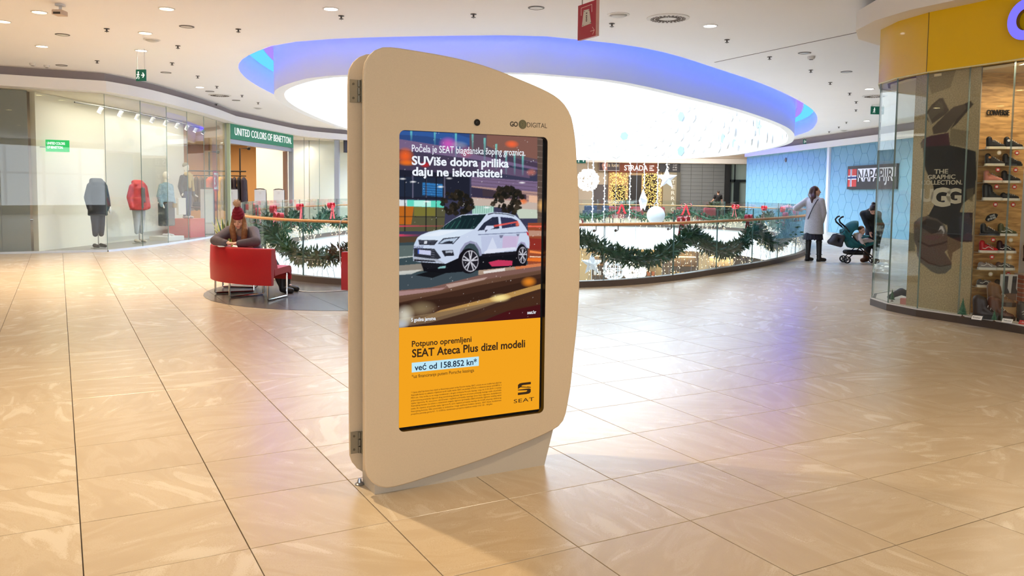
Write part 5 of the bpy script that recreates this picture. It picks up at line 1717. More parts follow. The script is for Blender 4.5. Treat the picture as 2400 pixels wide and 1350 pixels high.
# ------------------------------------------------------------------ things further inside: racks, coats, security gates
M_black = mat('black_steel', (34, 28, 26), 0.45, 0.4)
rack = thing('clothes_rack', 'black steel wall rack with lamp arms inside the clothes shop', 'clothes rack', (-13.0, 32.2, 0.02))
b = MB().tube([(-0.6, 0, 2.16), (2.6, 0, 2.16)], 0.03, 6).tube([(-0.6, 0, 1.98), (2.6, 0, 1.98)], 0.022, 6)
b.build('rail', M_black, rack)
for x, h_ in ((-0.35, 2.85), (1.15, 2.9), (2.35, 3.05)):
    p = MB().tube([(x, 0.05, 0), (x, 0.05, h_), (x + 0.35, -0.05, h_)], 0.028, 6)
    p.ball((x + 0.38, -0.06, h_), 0.07, 10, 8)
    p.build('lamp_post', M_black, rack)
def coat_hanging():
    b = MB()
    b.ball((0, 0, -0.12), (0.07, 0.22, 0.12), 12, 8)
    for k in range(6):
        b.ball((0, 0, -0.2 - k * 0.15), (0.075 + 0.004 * k, 0.19 + 0.012 * k, 0.13), 12, 8)
    for s in (-1, 1):
        b.cap((0, s * 0.2, -0.12), (0.02, s * 0.27, -0.75), 0.06, 0.05)
    return b
cproto = None
cols = [((92, 40, 30), 'rust brown'), ((104, 48, 34), 'chestnut'), ((150, 128, 116), 'taupe'), ((232, 170, 40), 'mustard yellow'), ((176, 176, 190), 'lilac grey'), ((72, 60, 30), 'dark olive'), ((84, 70, 40), 'olive'), ((70, 54, 30), 'dark khaki'),
        ((206, 88, 48), 'orange'), ((214, 110, 60), 'light orange'), ((236, 176, 50), 'bright yellow'), ((134, 104, 60), 'camel'), ((96, 76, 90), 'plum grey'), ((44, 34, 44), 'black plum'), ((28, 24, 30), 'black'), ((50, 40, 54), 'dark aubergine')]
for k, (c, nm) in enumerate(cols):
    if cproto is None:
        o = blob('hanging_coat', coat_hanging(), None, None, 0.028, 3)
        cproto = o
    else:
        o = bpy.data.objects.new('hanging_coat', cproto.data)
        C.objects.link(o)
    if not o.data.materials: o.data.materials.append(None)
    o.material_slots[0].link = 'OBJECT'
    o.material_slots[0].material = mat('coat_' + nm.replace(' ', '_'), c, 0.85)
    o.location = (-13.25 + k * 0.185, 32.15, 1.97)
    o.scale = (1.2, 1.2, 1.25)
    o.rotation_euler = (0, 0, math.radians(20 - (k * 37) % 30))
    tag(o, '%s coat hanging on the rack inside the clothes shop' % nm, 'coat', 'coats on the shop rack')
lb_ = MB().box(-0.3, 0.3, 0, 0.03, 0, 0.85).build('wall_light_panel', emat('panel_glow', (255, 236, 190), 1.6), None, at=(-11.55, 39.9, 2.0))
tag(lb_, 'small glowing picture panel on the orange shop wall', 'light panel')
# shelf unit and display table
sh = thing('wall_shelf', 'wooden wall shelf with folded orange knitwear in the clothes shop', 'shelf', (-15.6, 36.0, 0.02))
MB().box(-0.6, 0.6, 0.2, 0.24, 0, 2.0).build('back', mat('shelf_dark', (58, 40, 30), 0.6), sh)
for x in (-0.6, 0.57):
    MB().box(x, x + 0.04, -0.2, 0.24, 0, 2.0).build('side', mat('shelf_oak', (196, 130, 70), 0.5), sh)
for z in (0.1, 0.6, 1.1, 1.55, 1.97):
    MB().box(-0.58, 0.58, -0.2, 0.22, z, z + 0.03).build('board', MATS['shelf_oak'], sh)
for q, (x, z, c) in enumerate(((-0.25, 0.63, (206, 110, 40)), (0.25, 0.63, (120, 60, 40)), (-0.2, 1.13, (226, 140, 50)), (0.28, 1.13, (226, 120, 40)), (0.1, 1.58, (70, 50, 40)))):
    o = blob('folded_knitwear', MB().box(-0.18, 0.18, -0.16, 0.16, 0, 0.06).box(-0.17, 0.17, -0.15, 0.15, 0.06, 0.12).box(-0.175, 0.175, -0.15, 0.15, 0.12, 0.2), mat('knit_%d' % q, c, 0.9), None, 0.02, 3)
    o.location = (-15.6 + x, 36.0, 0.02 + z + 0.01)
    tag(o, 'folded %s knitwear on the wooden wall shelf, %s' % (('orange-brown', 'brown', 'amber', 'orange', 'dark')[q], ('lower row', 'lower row', 'upper row', 'upper row', 'top')[q]), 'knitwear', 'folded knitwear')
tb = thing('display_table', 'dark display table with folded clothes inside the clothes shop', 'table', (-12.0, 29.5, 0.02), 0.3)
MB().cbox(-1.1, 1.1, -0.5, 0.5, 0.78, 0.82, 0.01).build('tabletop', mat('table_dark', (70, 40, 44), 0.4), tb)
for x in (-1.0, 1.0):
    for y in (-0.42, 0.42):
        MB().box(x - 0.03, x + 0.03, y - 0.03, y + 0.03, 0, 0.78).build('leg', M_black, tb)
MB().box(-1.0, 1.0, -0.42, 0.42, 0.25, 0.29).build('shelf', MATS['table_dark'], tb)
for q, (x, c) in enumerate(((-0.8, (120, 40, 50)), (-0.3, (90, 100, 130)), (0.2, (150, 60, 60)), (0.75, (60, 70, 90)))):
    o = blob('folded_jumper', MB().box(-0.2, 0.2, -0.17, 0.17, 0, 0.07).box(-0.19, 0.19, -0.16, 0.16, 0.07, 0.16), mat('jumper_%d' % q, c, 0.9), None, 0.02, 3)
    o.location = (-12.0 + x * math.cos(0.3), 29.5 + x * math.sin(0.3), 0.842)
    tag(o, 'folded %s jumper on the dark display table' % ('wine red', 'grey blue', 'dusty red', 'slate')[q], 'jumper', 'jumpers on the display table')
gate_p = None
for k, (x, y, lab) in enumerate(((-9.55, 28.0, 'second white security gate at the clothes shop door, counted from the curved glass'), (-9.25, 30.2, 'third white security gate at the clothes shop door, counted from the curved glass'),
                                 (-9.05, 31.9, 'white security gate beside the right door post of the clothes shop'), (-9.75, 26.3, 'pale green security gate carrying a red sale sticker behind the glass'))):
    if gate_p is None:
        gt = thing('security_gate', lab, 'security gate', (x, y, 0.02), 0.35, 'security gates at the shop door')
        MB().cbox(-0.20, 0.20, -0.04, 0.04, 0.0, 1.45, 0.008).build('panel', mat('gate_white', (232, 228, 218), 0.45), gt)
        MB().tube([(-0.20, 0, 1.44), (-0.12, 0, 1.475), (0, 0, 1.485), (0.12, 0, 1.475), (0.20, 0, 1.44), (0.21, 0, 1.3), (0.21, 0, 0.0)], 0.022, 6).build('edge', mat('gate_dark', (74, 66, 62), 0.5), gt)
        MB().tube([(0.03 * math.cos(a * math.pi / 6), -0.042, 1.33 + 0.03 * math.sin(a * math.pi / 6)) for a in range(12)], 0.003, 4, True).build('mark', mat('gate_mark', (196, 170, 160), 0.6), gt)
        MB().cbox(-0.24, 0.24, -0.12, 0.12, 0.0, 0.03, 0.005).build('foot', MATS['gate_dark'], gt)
        gate_p = gt
    else:
        gt = dup(gate_p, (x, y, 0.02), 0.35, lab)
st = thing('sale_sticker', 'red and white percent sale sticker on the shop glass beside the door', 'sticker', (-9.42, 26.2, 1.42), math.radians(80))
MB().box(-0.16, 0.16, 0, 0.006, 0, 0.62).build('sheet', mat('sticker_red', (206, 44, 60), 0.5), st)
w = MB().box(-0.12, 0.12, -0.003, 0, 0.05, 0.57)
w.build('white_field', mat('sticker_white', (244, 240, 238), 0.5), st)
w = MB(); text_in(w, '30', -0.10, 0.10, 0.1, 0.52, frame((0, -0.005, 0), (1, 0, 0), (0, 0, 1)), 0.03, 0.002)
w.build('numerals', MATS['sticker_red'], st)
# neighbouring shop beyond: dark sign band
ns = thing('dark_shop_sign', 'dark grey blank sign band of the neighbouring shop beside the kiosk edge', 'sign', (-7.3, 35.2, 3.1), math.atan2(3.0, 2.7))
MB().box(0.1, 5.0, -0.08, 0.0, 0.0, 0.52).build('sign_board', mat('sign_dark', (62, 60, 68), 0.5), ns)
struct(MB().box(-6.9, 1, 41.0, 41.2, 0, 3.6).build('wall_neighbour', mat('neighbour_wall', (222, 206, 196), 0.6)), 'pale back wall of the neighbouring shop')
POSTER = [
('P',[(162,2),(628,-2),(554,72),(265,91)],(112,100,78),0.5,0),
('P',[(191,169),(273,136),(386,113),(444,111),(492,136),(549,165),(500,180),(287,218),(210,195)],(86,76,66),1.0,0),
('P',[(220,169),(388,124),(448,136),(467,162),(283,195)],(104,94,82),1.0,0),
('P',[(191,173),(273,218),(301,216),(228,173)],(170,160,140),0.9,0),
('P',[(500,180),(612,154),(772,146),(808,165),(666,206),(583,237),(528,255),(324,260),(301,232)],(92,80,70),1.0,0),
('P',[(772,146),(858,136),(904,151),(669,225),(584,243),(666,206),(808,165)],(58,50,44),1.0,0),
('P',[(584,240),(865,258),(833,321),(581,307)],(112,100,76),0.6,0),
('P',[(166,277),(281,266),(558,258),(589,312),(169,312)],(70,34,44),1.0,0),
('P',[(125,295),(166,277),(175,314),(143,316)],(60,46,42),1.0,0),
('P',[(164,310),(589,310),(745,321),(968,340),(1004,455),(314,455),(233,411),(198,377)],(26,24,22),1.0,0),
('P',[(209,380),(236,411),(327,452),(367,483),(390,559),(317,599),(283,602),(589,639),(677,634),(759,603),(820,550),(989,509),(983,380)],(24,22,21),1.0,0),
('P',[(862,492),(975,483),(959,541),(878,530)],(104,92,66),0.8,0),
('P',[(77,636),(167,612),(283,605),(450,615),(572,642),(615,674),(630,740),(586,752),(699,793),(700,817),(608,842),(491,847),(395,839),(212,805),(154,776),(142,740),(90,710)],(92,82,74),1.0,0),
('P',[(172,639),(285,615),(451,624),(549,645),(495,670),(367,681),(222,657)],(46,40,36),1.0,0),
('P',[(160,710),(340,728),(538,713),(618,704),(620,710),(539,722),(342,737),(162,719)],(52,44,40),1.0,0),
('P',[(172,779),(342,807),(532,816),(695,802),(700,817),(608,842),(491,847),(395,839),(212,805)],(104,100,92),1.0,0),
('P',[(172,774),(353,801),(532,812),(694,799),(695,803),(532,816),(342,806),(173,780)],(56,44,40),1.0,0),
('P',[(476,666),(502,645),(537,643),(570,666),(545,686),(553,669),(516,657)],(210,206,206),1.0,0),
('P',[(251,689),(462,683),(510,692),(419,707),(277,704)],(100,72,78),0.6,0),
('P',[(607,639),(692,591),(762,585),(973,585),(983,703),(807,706),(615,685)],(30,30,34),1.0,0),
('P',[(777,603),(915,585),(970,633),(970,698),(806,698)],(58,58,70),1.0,0),
('P',[(615,686),(807,704),(846,725),(709,752),(693,793),(627,752)],(96,80,62),0.8,0),
('P',[(-10,677),(85,683),(122,758),(4,761)],(104,98,76),0.7,0),
]

# ------------------------------------------------------------------ shoe shop on the right: rounded glass corner with yellow fascia
SG = smooth_open([(15, 12.6), (9, 12.55), (6.6, 12.4), (5.6, 12.0), (5.06, 11.5), (4.87, 11.0), (4.87, 10.6), (4.985, 10.1), (5.13, 9.79), (5.38, 9.34), (5.56, 8.83), (5.75, 8.2), (5.95, 7.3), (6.15, 6.2), (6.3, 5), (6.4, 2.5), (6.4, -2)], 46)
shop = thing('shoe_shop_front', 'rounded glass shop front of the shoe shop with a dark base', 'shop front', (0, 0, 0))
for k in range(0, 45):
    pane(SG[k], SG[k + 1], 0.10, 2.99, shop)
o1, o2 = offset_line(SG, 0.02, False), offset_line(SG, -0.06, False)
MB().wall(o1, 0, 0.085).ring(o1, 0.085, o2, 0.085, False).wall(o2, 0.0, 0.085).build('base_strip', mat('base_brown', (74, 62, 54), 0.45), shop)
MB().ring(offset_line(SG, 0.012, False), 0.10, offset_line(SG, -0.012, False), 0.10, False).wall(offset_line(SG, 0.012, False), 0.085, 0.10).build('glass_channel', mat('channel_white', (224, 220, 212), 0.5), shop)
fs = thing('shop_fascia', 'glossy yellow curved fascia band above the shoe shop glass', 'fascia', (0, 0, 0))
f1, f2 = offset_line(SG, 0.03, False), offset_line(SG, -0.08, False)
M_yel = mat('yellow_gloss', (238, 190, 8), 0.3, spec=0.35, coat=0.12)
for a_, b_ in ((0, 22), (22, 26), (26, 30), (30, 45)):
    q1, q2 = f1[a_:b_ + 1], f2[a_:b_ + 1]
    fb_ = MB().wall(q1, 2.97, 3.68).ring(q2, 2.97, q1, 2.97, False).wall(q2, 2.97, 3.68)
    fb_.build('yellow_panel', M_yel, fs, True if False else 'auto')
for k in (22, 26, 30):
    x, y = f1[k]
    MB().box(x - 0.004, x + 0.004, y - 0.004, y + 0.004, 2.97, 3.68).build('panel_joint', mat('joint_olive', (120, 90, 10), 0.6), fs)
MB().tube([(x, y, 2.968) for x, y in f1], 0.008, 5).build('lower_edge', mat('edge_bright', (236, 226, 170), 0.3), fs)
r1, r2, r3 = offset_line(SG, 0.34, False), offset_line(SG, -0.1, False), offset_line(SG, 0.10, False)
cr = MB().ring(r2, 3.68, r1, 3.68, False).wall(r1, 3.68, 3.93).ring(r1, 3.93, r3, 3.93, False)
struct(cr.build('trim_5', mat('ring_white', (240, 232, 222), 0.55), None, 'auto'), 'white ring cornice above the yellow fascia')
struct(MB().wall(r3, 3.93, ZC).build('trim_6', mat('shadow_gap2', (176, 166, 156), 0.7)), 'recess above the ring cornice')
# neon letter on the fascia: open ring
letter = thing('neon_letter', 'violet glowing round capital letter on the yellow fascia', 'sign letter', (5.505, 8.92, 3.365), math.radians(-70))
b = MB()
R1, R2 = 0.215, 0.115
arc = [math.radians(42 + (318 - 42) * q / 40) for q in range(41)]
po = [(R1 * math.cos(a), R1 * math.sin(a)) for a in arc] + [(R2 * math.cos(a), R2 * math.sin(a)) for a in reversed(arc)]
for nm, d0, d1, m_ in (('halo_body', 0.0, 0.05, mat('letter_side', (120, 90, 40), 0.4)), ('lit_face', 0.05, 0.058, emat('neon_violet', (112, 104, 255), 0.9))):
    q = MB()
    n_ = 41
    vs_ = [(x, -d0 - 0.03, z) for x, z in po] + [(x, -d1 - 0.03, z) for x, z in po]
    m2 = len(po)
    fs_ = [(i, i + 1, m2 + i + 1, m2 + i) for i in range(m2 - 1)] + [(m2 - 1, 0, m2, 2 * m2 - 1)]
    for i in range(n_ - 1):
        j = m2 - 1 - i
        fs_ += [(m2 + i, m2 + i + 1, m2 + j - 1, m2 + j), (i, j, j - 1, i + 1)]
    q.add(vs_, fs_)
    fix_normals(q.build(nm, m_, letter))
# shop inside
ins = [p for p in offset_line(SG, -0.05, False)] + [(15, -2)]
struct(MB().prism(ins, 0.0, 0.10).build('floor_shoe_shop', mat('display_white', (228, 222, 210), 0.45)), 'white raised display floor of the shoe shop')
struct(MB().prism([p for p in offset_line(SG, -0.12, False)] + [(15, -2)], 2.93, 2.96).build('ceiling_shoe_shop', mat('shoe_ceiling', (244, 226, 190), 0.6)), 'ceiling of the shoe shop')
struct(MB().box(6.3, 15, 11.9, 12.0, 0.10, 2.92).build('wall_shoe_back', mat('shoe_back', (214, 222, 224), 0.6)), 'pale rear wall of the shoe shop')
area_light('shoe_display_light', (5.85, 9.1, 2.95), (math.radians(-12), 0, 0), 0.7, 0.5, 22, (1.0, 0.86, 0.66))
area_light('shoe_shop_light', (8.5, 9.0, 2.95), (0, 0, 0), 3, 3, 80, (1.0, 0.9, 0.75))
# tall poster behind the glass
PA, PB = (5.0, 10.36, 0.10), (5.36, 9.56, 0.10)
pdir = Vector((PB[0] - PA[0], PB[1] - PA[1], 0)); pw = pdir.length; pdir.normalize()
poster = thing('window_poster', 'tall poster of suede winter boots on a concrete ground behind the rounded glass', 'poster', PA, math.atan2(pdir.y, pdir.x))
MB().box(0, pw, 0.004, 0.02, 0, 2.88).build('backing_board', mat('board_grey', (140, 130, 112), 0.6), poster)
pimg = paint(POSTER, 90, 330, (178, 162, 128), 3, 0)
picture('poster_print', pimg, pw, 2.88, frame((0, 0.0, 0), (1, 0, 0), (0, 0, 1)), colour_mat('poster_ink', 0.0, 0.6, 0.28), poster)
PMX = frame((0, -0.002, 0), (1, 0, 0), (0, 0, 1))
def pt(txt, u0, u1, v0, v1, bold):
    w = MB()
    text_in(w, txt, u0 * pw / 1000, u1 * pw / 1000, 2.88 * (1 - v1 / 1000), 2.88 * (1 - v0 / 1000), PMX, bold, 0.001)
    return w.build('poster_lettering', mat('poster_cream', (214, 206, 184), 0.6), poster)
pt('THE', 367, 582, 407, 426, 0.02)
pt('GRAPHIC', 266, 696, 430, 449, 0.02)
pt('COLLECTION.', 168, 806, 453, 472, 0.02)
pt('U', 166, 370, 489, 546, 0.05)
pt('G', 323, 642, 483, 565, 0.05)
pt('G', 571, 802, 486, 551, 0.04)
# wooden display wall with sneakers
dw = thing('shoe_display_wall', 'oak display wall with rows of sneakers behind the rounded glass', 'display wall', (5.47, 9.76, 0.10))
def wood(name, rgb):
    if name in MATS: return MATS[name]
    m = mat(name, rgb, 0.5)
    nt = m.node_tree
    p = nt.nodes['Principled BSDF']
    tc = nt.nodes.new('ShaderNodeTexCoord'); mp = nt.nodes.new('ShaderNodeMapping'); mp.inputs['Scale'].default_value = (2.0, 2.0, 11.0)
    n = nt.nodes.new('ShaderNodeTexNoise'); n.inputs['Scale'].default_value = 2.2; n.inputs['Detail'].default_value = 6; n.inputs['Distortion'].default_value = 0.8
    r = nt.nodes.new('ShaderNodeValToRGB')
    c = srgb(*rgb)
    r.color_ramp.elements[0].position = 0.35; r.color_ramp.elements[0].color = (c[0] * .62, c[1] * .55, c[2] * .48, 1)
    r.color_ramp.elements[1].position = 0.62; r.color_ramp.elements[1].color = (min(1, c[0] * 1.1), min(1, c[1] * 1.1), min(1, c[2] * 1.1), 1)
    nt.links.new(tc.outputs['Object'], mp.inputs[0]); nt.links.new(mp.outputs[0], n.inputs['Vector']); nt.links.new(n.outputs['Fac'], r.inputs[0]); nt.links.new(r.outputs[0], p.inputs['Base Color'])
    return m
M_oak = wood('oak_panel', (222, 172, 108))
MB().box(0, 0.56, 0, 0.04, 0, 2.88).build('oak_board', M_oak, dw)
MB().box(0.565, 0.9, -0.02, 0.04, 1.95, 2.88).build('oak_board', M_oak, dw)
MB().box(0.60, 1.4, 0.0, 0.04, 0, 1.94).build('white_shelf_back', mat('shelf_white', (236, 232, 226), 0.5), dw)
MB().box(0.575, 0.60, -0.25, 0.04, 0, 1.94).build('white_side', MATS['shelf_white'], dw)
for z in (0.62, 0.98, 1.18, 1.36):
    MB().box(0.60, 1.4, -0.22, 0.0, z, z + 0.02).build('white_board', MATS['shelf_white'], dw)
w = MB(); text_in(w, 'CONVERSE', 0.08, 0.345, 2.335, 2.40, frame((0, -0.012, 0), (1, 0, 0), (0, 0, 1)), 0.012, 0.008, 1.0)
w.build('brand_lettering', mat('logo_black', (28, 24, 22), 0.5), dw)
sk = MB().prism([(-0.07, -0.02), (-0.05, 0.02), (-0.01, 0.045), (0.05, 0.05), (0.075, 0.035), (0.06, 0.0), (0.02, -0.03), (-0.035, -0.048), (-0.062, -0.04)], 0, 0.008, frame((0.20, -0.008, 1.135), (1, 0, 0), (0, 0, 1)))
sk.build('skate_emblem', MATS['logo_black'], dw)
w = MB()
EM = frame((0.20, -0.018, 1.135), (math.cos(.35), 0, math.sin(.35)), (-math.sin(.35), 0, math.cos(.35)))
text_in(w, 'VANS', -0.02, 0.045, 0.008, 0.032, EM, 0.02, 0.002)
text_in(w, 'OFF THE WALL', -0.055, 0.05, -0.022, 0.004, EM, 0.02, 0.002)
w.build('emblem_lettering', mat('emblem_white', (240, 238, 232), 0.5), dw)
# ---- shoes
def shoe_upper(kind):
    b = MB()
    b.cap((-0.075, 0, 0.055), (0.055, 0, 0.045), 0.042, 0.036)
    b.cap((0.055, 0, 0.045), (0.095, 0, 0.038), 0.036, 0.030)
    if kind == 'low':
        b.cap((-0.08, 0, 0.06), (-0.075, 0, 0.078), 0.038, 0.034).cap((-0.02, 0, 0.07), (0.03, 0, 0.06), 0.03, 0.03)
    elif kind == 'high':
        b.cap((-0.075, 0, 0.06), (-0.082, 0, 0.135), 0.042, 0.038).cap((-0.03, 0, 0.085), (0.03, 0, 0.06), 0.036, 0.03)
    else:
        b.cap((-0.07, 0, 0.06), (-0.08, 0, 0.19), 0.046, 0.046).cap((-0.02, 0, 0.10), (0.035, 0, 0.06), 0.042, 0.036).cap((-0.03, 0, 0.13), (-0.04, 0, 0.18), 0.042, 0.04)
    return b
sole_out = [(-0.122, 0), (-0.115, 0.028), (-0.085, 0.04), (-0.02, 0.036), (0.05, 0.046), (0.10, 0.042), (0.13, 0.02), (0.136, 0), (0.13, -0.02), (0.10, -0.042), (0.05, -0.046), (-0.02, -0.036), (-0.085, -0.04), (-0.115, -0.028)]
upper_data, sole_data, lace_data, stripe_data = {}, {}, {}, None
def shoe(kind, loc, rz, col, sole_col, label, stripe=None, patch=None, scale=0.9, group='sneakers on the oak display wall', rough=0.5):
    t = thing('boot' if kind == 'boot' else 'sneaker', label, 'boot' if kind == 'boot' else 'sneaker', loc, rz, group)
    t.scale = (scale,) * 3
    if kind not in upper_data:
        u = blob('upper', shoe_upper(kind), None, t, 0.008, 2)
        upper_data[kind] = u.data
        u.data.materials.append(None)
        s_ = MB().prism(sole_out, 0.0, 0.032 if kind != 'boot' else 0.04).build('sole', None, t)
        sole_data[kind] = s_.data; s_.data.materials.append(None)
        lc = MB()
        zt = {'low': 0.075, 'high': 0.10, 'boot': 0.13}[kind]
        for q in range(4):
            f = q / 3
            x = 0.055 - 0.07 * f; z = 0.08 + (zt - 0.055) * f
            lc.tube([(x, -0.026, z - 0.012), (x + 0.004, 0, z + 0.004), (x, 0.026, z - 0.012)], 0.004, 5)
        l_ = lc.build('laces', mat('lace_grey', (214, 210, 204), 0.7), t); lace_data[kind] = l_.data
    else:
        u = bpy.data.objects.new('upper', upper_data[kind]); C.objects.link(u); u.parent = t
        s_ = bpy.data.objects.new('sole', sole_data[kind]); C.objects.link(s_); s_.parent = t
        l_ = bpy.data.objects.new('laces', lace_data[kind]); C.objects.link(l_); l_.parent = t
    for ob, c, nm in ((u, col, 'upper'), (s_, sole_col, 'sole')):
        ob.material_slots[0].link = 'OBJECT'
        ob.material_slots[0].material = mat('%s_%d_%d_%d' % (nm, *c), c, rough)
    if stripe:
        MB().tube([(-0.085, -0.0415, 0.062), (-0.05, -0.0425, 0.058), (-0.015, -0.041, 0.082), (0.01, -0.039, 0.078), (0.035, -0.037, 0.058), (0.055, -0.036, 0.05)], 0.0045, 5).build('side_stripe', mat('stripe_white', (238, 236, 230), 0.5), t)
    if patch:
        MB().cyl((0, 0), 0.017, 0, 0.003, 14, frame((-0.07, -0.040, 0.115), (1, 0, 0), (0, 0, 1))).build('ankle_patch', mat('patch_%d' % patch[0], patch, 0.5), t)
    return t
WH = (232, 226, 214)
rows = [(2.035, ('high', (34, 28, 26), (232, 222, 196), 'black high-top sneaker with a tall heel tab, top row', None, None), ('high', (30, 27, 27), WH, 'black high-top sneaker with a round white patch, top row', None, (226, 224, 220))),
        (1.84, ('high', (42, 34, 30), (232, 226, 206), 'dark brown high-top sneaker with a round tan patch', None, (196, 132, 66)), ('high', (38, 33, 30), (44, 38, 34), 'dark leather ankle sneaker with a dark sole', None, None)),
        (1.645, ('high', (220, 140, 118), (232, 216, 196), 'salmon pink high-top sneaker with a tan patch', None, (190, 124, 70)), ('high', (36, 30, 27), WH, 'dark leather ankle sneaker with a white sole, beside the pink one', None, None)),
        (1.44, ('boot', (30, 27, 27), WH, 'black tall lace-up sneaker boot with a white sole', None, None), ('low', (36, 30, 30), WH, 'black shearling-lined low sneaker with a white sole', None, None)),
        (1.03, ('high', (26, 24, 24), (30, 28, 27), 'all-black chunky high-top sneaker below the skate emblem', None, None), ('high', (82, 80, 44), WH, 'olive green sneaker with a white side stripe', 1, None)),
        (0.83, ('high', (190, 28, 34), WH, 'bright red high-top sneaker with a white side stripe', 1, None), ('high', (22, 21, 22), WH, 'black high-top sneaker with a white side stripe', 1, None)),
        (0.63, ('low', (150, 142, 138), WH, 'light grey low sneaker with a white side stripe', 1, None), ('low', (92, 86, 80), WH, 'dark grey low sneaker with a white side stripe', 1, None)),
        (0.425, ('low', (78, 76, 78), WH, 'slate grey slip-on sneaker in the bottom row', 1, None), ('low', (58, 50, 46), WH, 'brown low sneaker half hidden behind the photo panel', None, None))]
tagp = None
for r_, (z, A_, B_) in enumerate(rows):
    for c_, (kind, col, sc_, lab, st_, pa_) in enumerate((A_, B_)):
        x = 5.585 + 0.205 * c_ - (0.004 * r_)
        shoe(kind, (x, 9.60, z), math.radians(-12), col, sc_, lab, st_, pa_, 0.84)
        MB().box(x - 5.47 - 0.10, x - 5.47 + 0.10, -0.21, 0.0, z - 0.10 - 0.006, z - 0.10).build('ledge', mat('clear_ledge', (206, 176, 132), 0.3), dw)
        if (r_, c_) == (7, 1): continue
        red = (r_, c_) not in ((0, 0), (4, 1), (5, 1), (6, 0))
        if tagp is None or True:
            tg = thing('price_tag', '%s price tag below the %s' % ('red' if red else 'cream', lab.replace(', top row', '').replace(', beside the pink one', '')), 'price tag', (x + 0.01, 9.535, z - 0.047), 0, 'price tags below the sneakers')
            MB().cyl((0, 0), 0.026, 0, 0.003, 14, frame((0, 0, 0), (0.75, 0, 0), (0, 0, 1))).build('disc', mat('tag_red', (204, 40, 44), 0.5) if red else mat('tag_cream', (224, 206, 166), 0.5), tg)
            MB().box(-0.014, 0.014, -0.005, -0.003, -0.012, 0.012).build('printed_field', mat('tag_white', (240, 226, 220), 0.5), tg)
# a few shoes on the white shelf at the picture edge
for k, (z, col, lab) in enumerate(((1.20, (60, 50, 46), 'dark sneaker on the white shelf, top board'), (1.0, (200, 70, 60), 'red and pink sneaker on the white shelf'), (0.64, (60, 58, 60), 'black running shoe on the white shelf'), (1.38, (52, 48, 50), 'charcoal sneaker on the upper white board'))):
    shoe('low', (6.17 + 0.02 * k, 9.62, 0.10 + z + 0.02), math.radians(-10), col, WH, lab, None, None, 0.8, 'sneakers on the white shelf')
shoe('boot', (6.05, 9.52, 0.74), math.radians(-12), (34, 32, 34), (28, 28, 28), 'black rubber boot beside the oak display wall', None, None, 0.9, 'sneakers on the white shelf')
# floor display
FD = 'boots on the display floor'
shoe('boot', (5.38, 9.25, 0.10), math.radians(-30), (48, 36, 30), (34, 28, 24), 'dark brown winter boot at the back of the floor display', None, None, 1.15, FD)
shoe('boot', (5.52, 9.22, 0.10), math.radians(-35), (96, 52, 34), (60, 38, 26), 'reddish brown lace-up boot in the floor display', None, None, 1.1, FD)
shoe('boot', (5.58, 9.33, 0.24), math.radians(-32), (118, 78, 42), (80, 56, 34), 'golden brown hiking boot raised on a block', None, None, 1.15, FD)
shoe('boot', (5.66, 9.02, 0.10), math.radians(-100), (52, 48, 46), (30, 28, 28), 'dark grey laced boot leaning towards the glass', None, None, 0.95, FD)
shoe('boot', (5.86, 9.02, 0.17), math.radians(-150), (200, 140, 52), (206, 160, 80), 'yellow nubuck work boot on a white box', None, None, 1.15, FD)
bx = MB().cbox(-0.10, 0.10, -0.08, 0.08, 0, 0.07, 0.004).build('display_box', mat('box_white', (238, 234, 226), 0.5), None, at=(5.86, 9.02, 0.10), rz=0.2)
tag(bx, 'white display box below the yellow work boot', 'box')
bx = MB().cbox(-0.13, 0.13, -0.08, 0.08, 0, 0.14, 0.004).build('display_block', mat('block_oak', (196, 150, 96), 0.5), None, at=(5.60, 9.34, 0.10), rz=-0.3)
tag(bx, 'oak block below the golden brown hiking boot', 'block')
def card(x, y, lab, txt, rz, colr=(240, 238, 232), tc_=(40, 40, 40), s=1.0):
    t = thing('label_card', lab, 'label card', (x, y, 0.10), rz, 'label cards on the display floor')
    t.scale = (s,) * 3
    TM = frame((0, 0, 0), (1, 0, 0), (0, 0.55, 0.83))
    MB().box(-0.055, 0.055, 0, 0.05, -0.004, 0.0, TM).build('card', mat('card_%d' % colr[1], colr, 0.5), t)
    w = MB(); text_in(w, txt, -0.042, 0.042, 0.016, 0.034, TM, 0.0, 0.0008)
    w.build('lettering', mat('card_ink_%d' % tc_[0], tc_, 0.6), t)
card(5.235, 9.19, 'white label card between the two tiny fir trees', 'Rieker', math.radians(-55))
card(5.45, 8.98, 'white label card in front of the dark brown boots', 'Timberland', math.radians(-58))
card(5.56, 8.86, 'red oval price card in front of the dark grey boot', '-30%', math.radians(-62), (206, 44, 48), (244, 240, 236))
card(5.68, 8.72, 'red price card below the yellow boot', '499,90', math.radians(-62), (206, 46, 48), (244, 240, 236), 1.1)
def mini_tree(x, y, h, lab):
    t = thing('mini_tree', lab, 'ornament tree', (x, y, 0.10), group='mini fir trees in the display')
    b = MB()
    for k in range(8):
        f = k / 8
        r = h * 0.26 * (1 - f)
        z = h * (0.16 + 0.82 * f)
        n_ = 14
        vs_ = [(r * (1.0 if q % 2 else 0.7) * math.cos(2 * math.pi * q / n_ + k), r * (1.0 if q % 2 else 0.7) * math.sin(2 * math.pi * q / n_ + k), z) for q in range(n_)] + [(0, 0, z + h * 0.16)]
        b.add(vs_, [(q, (q + 1) % n_, n_) for q in range(n_)] + [tuple(range(n_ - 1, -1, -1))])
    b.build('branches', mat('tree_green', (70, 110, 84), 0.8, noise=0.3, nscale=60), t)
    MB().lathe([(h * 0.12, 0), (h * 0.10, h * 0.05), (h * 0.03, h * 0.06), (h * 0.02, h * 0.2)], 12).build('base', mat('tree_base', (92, 62, 42), 0.6), t)
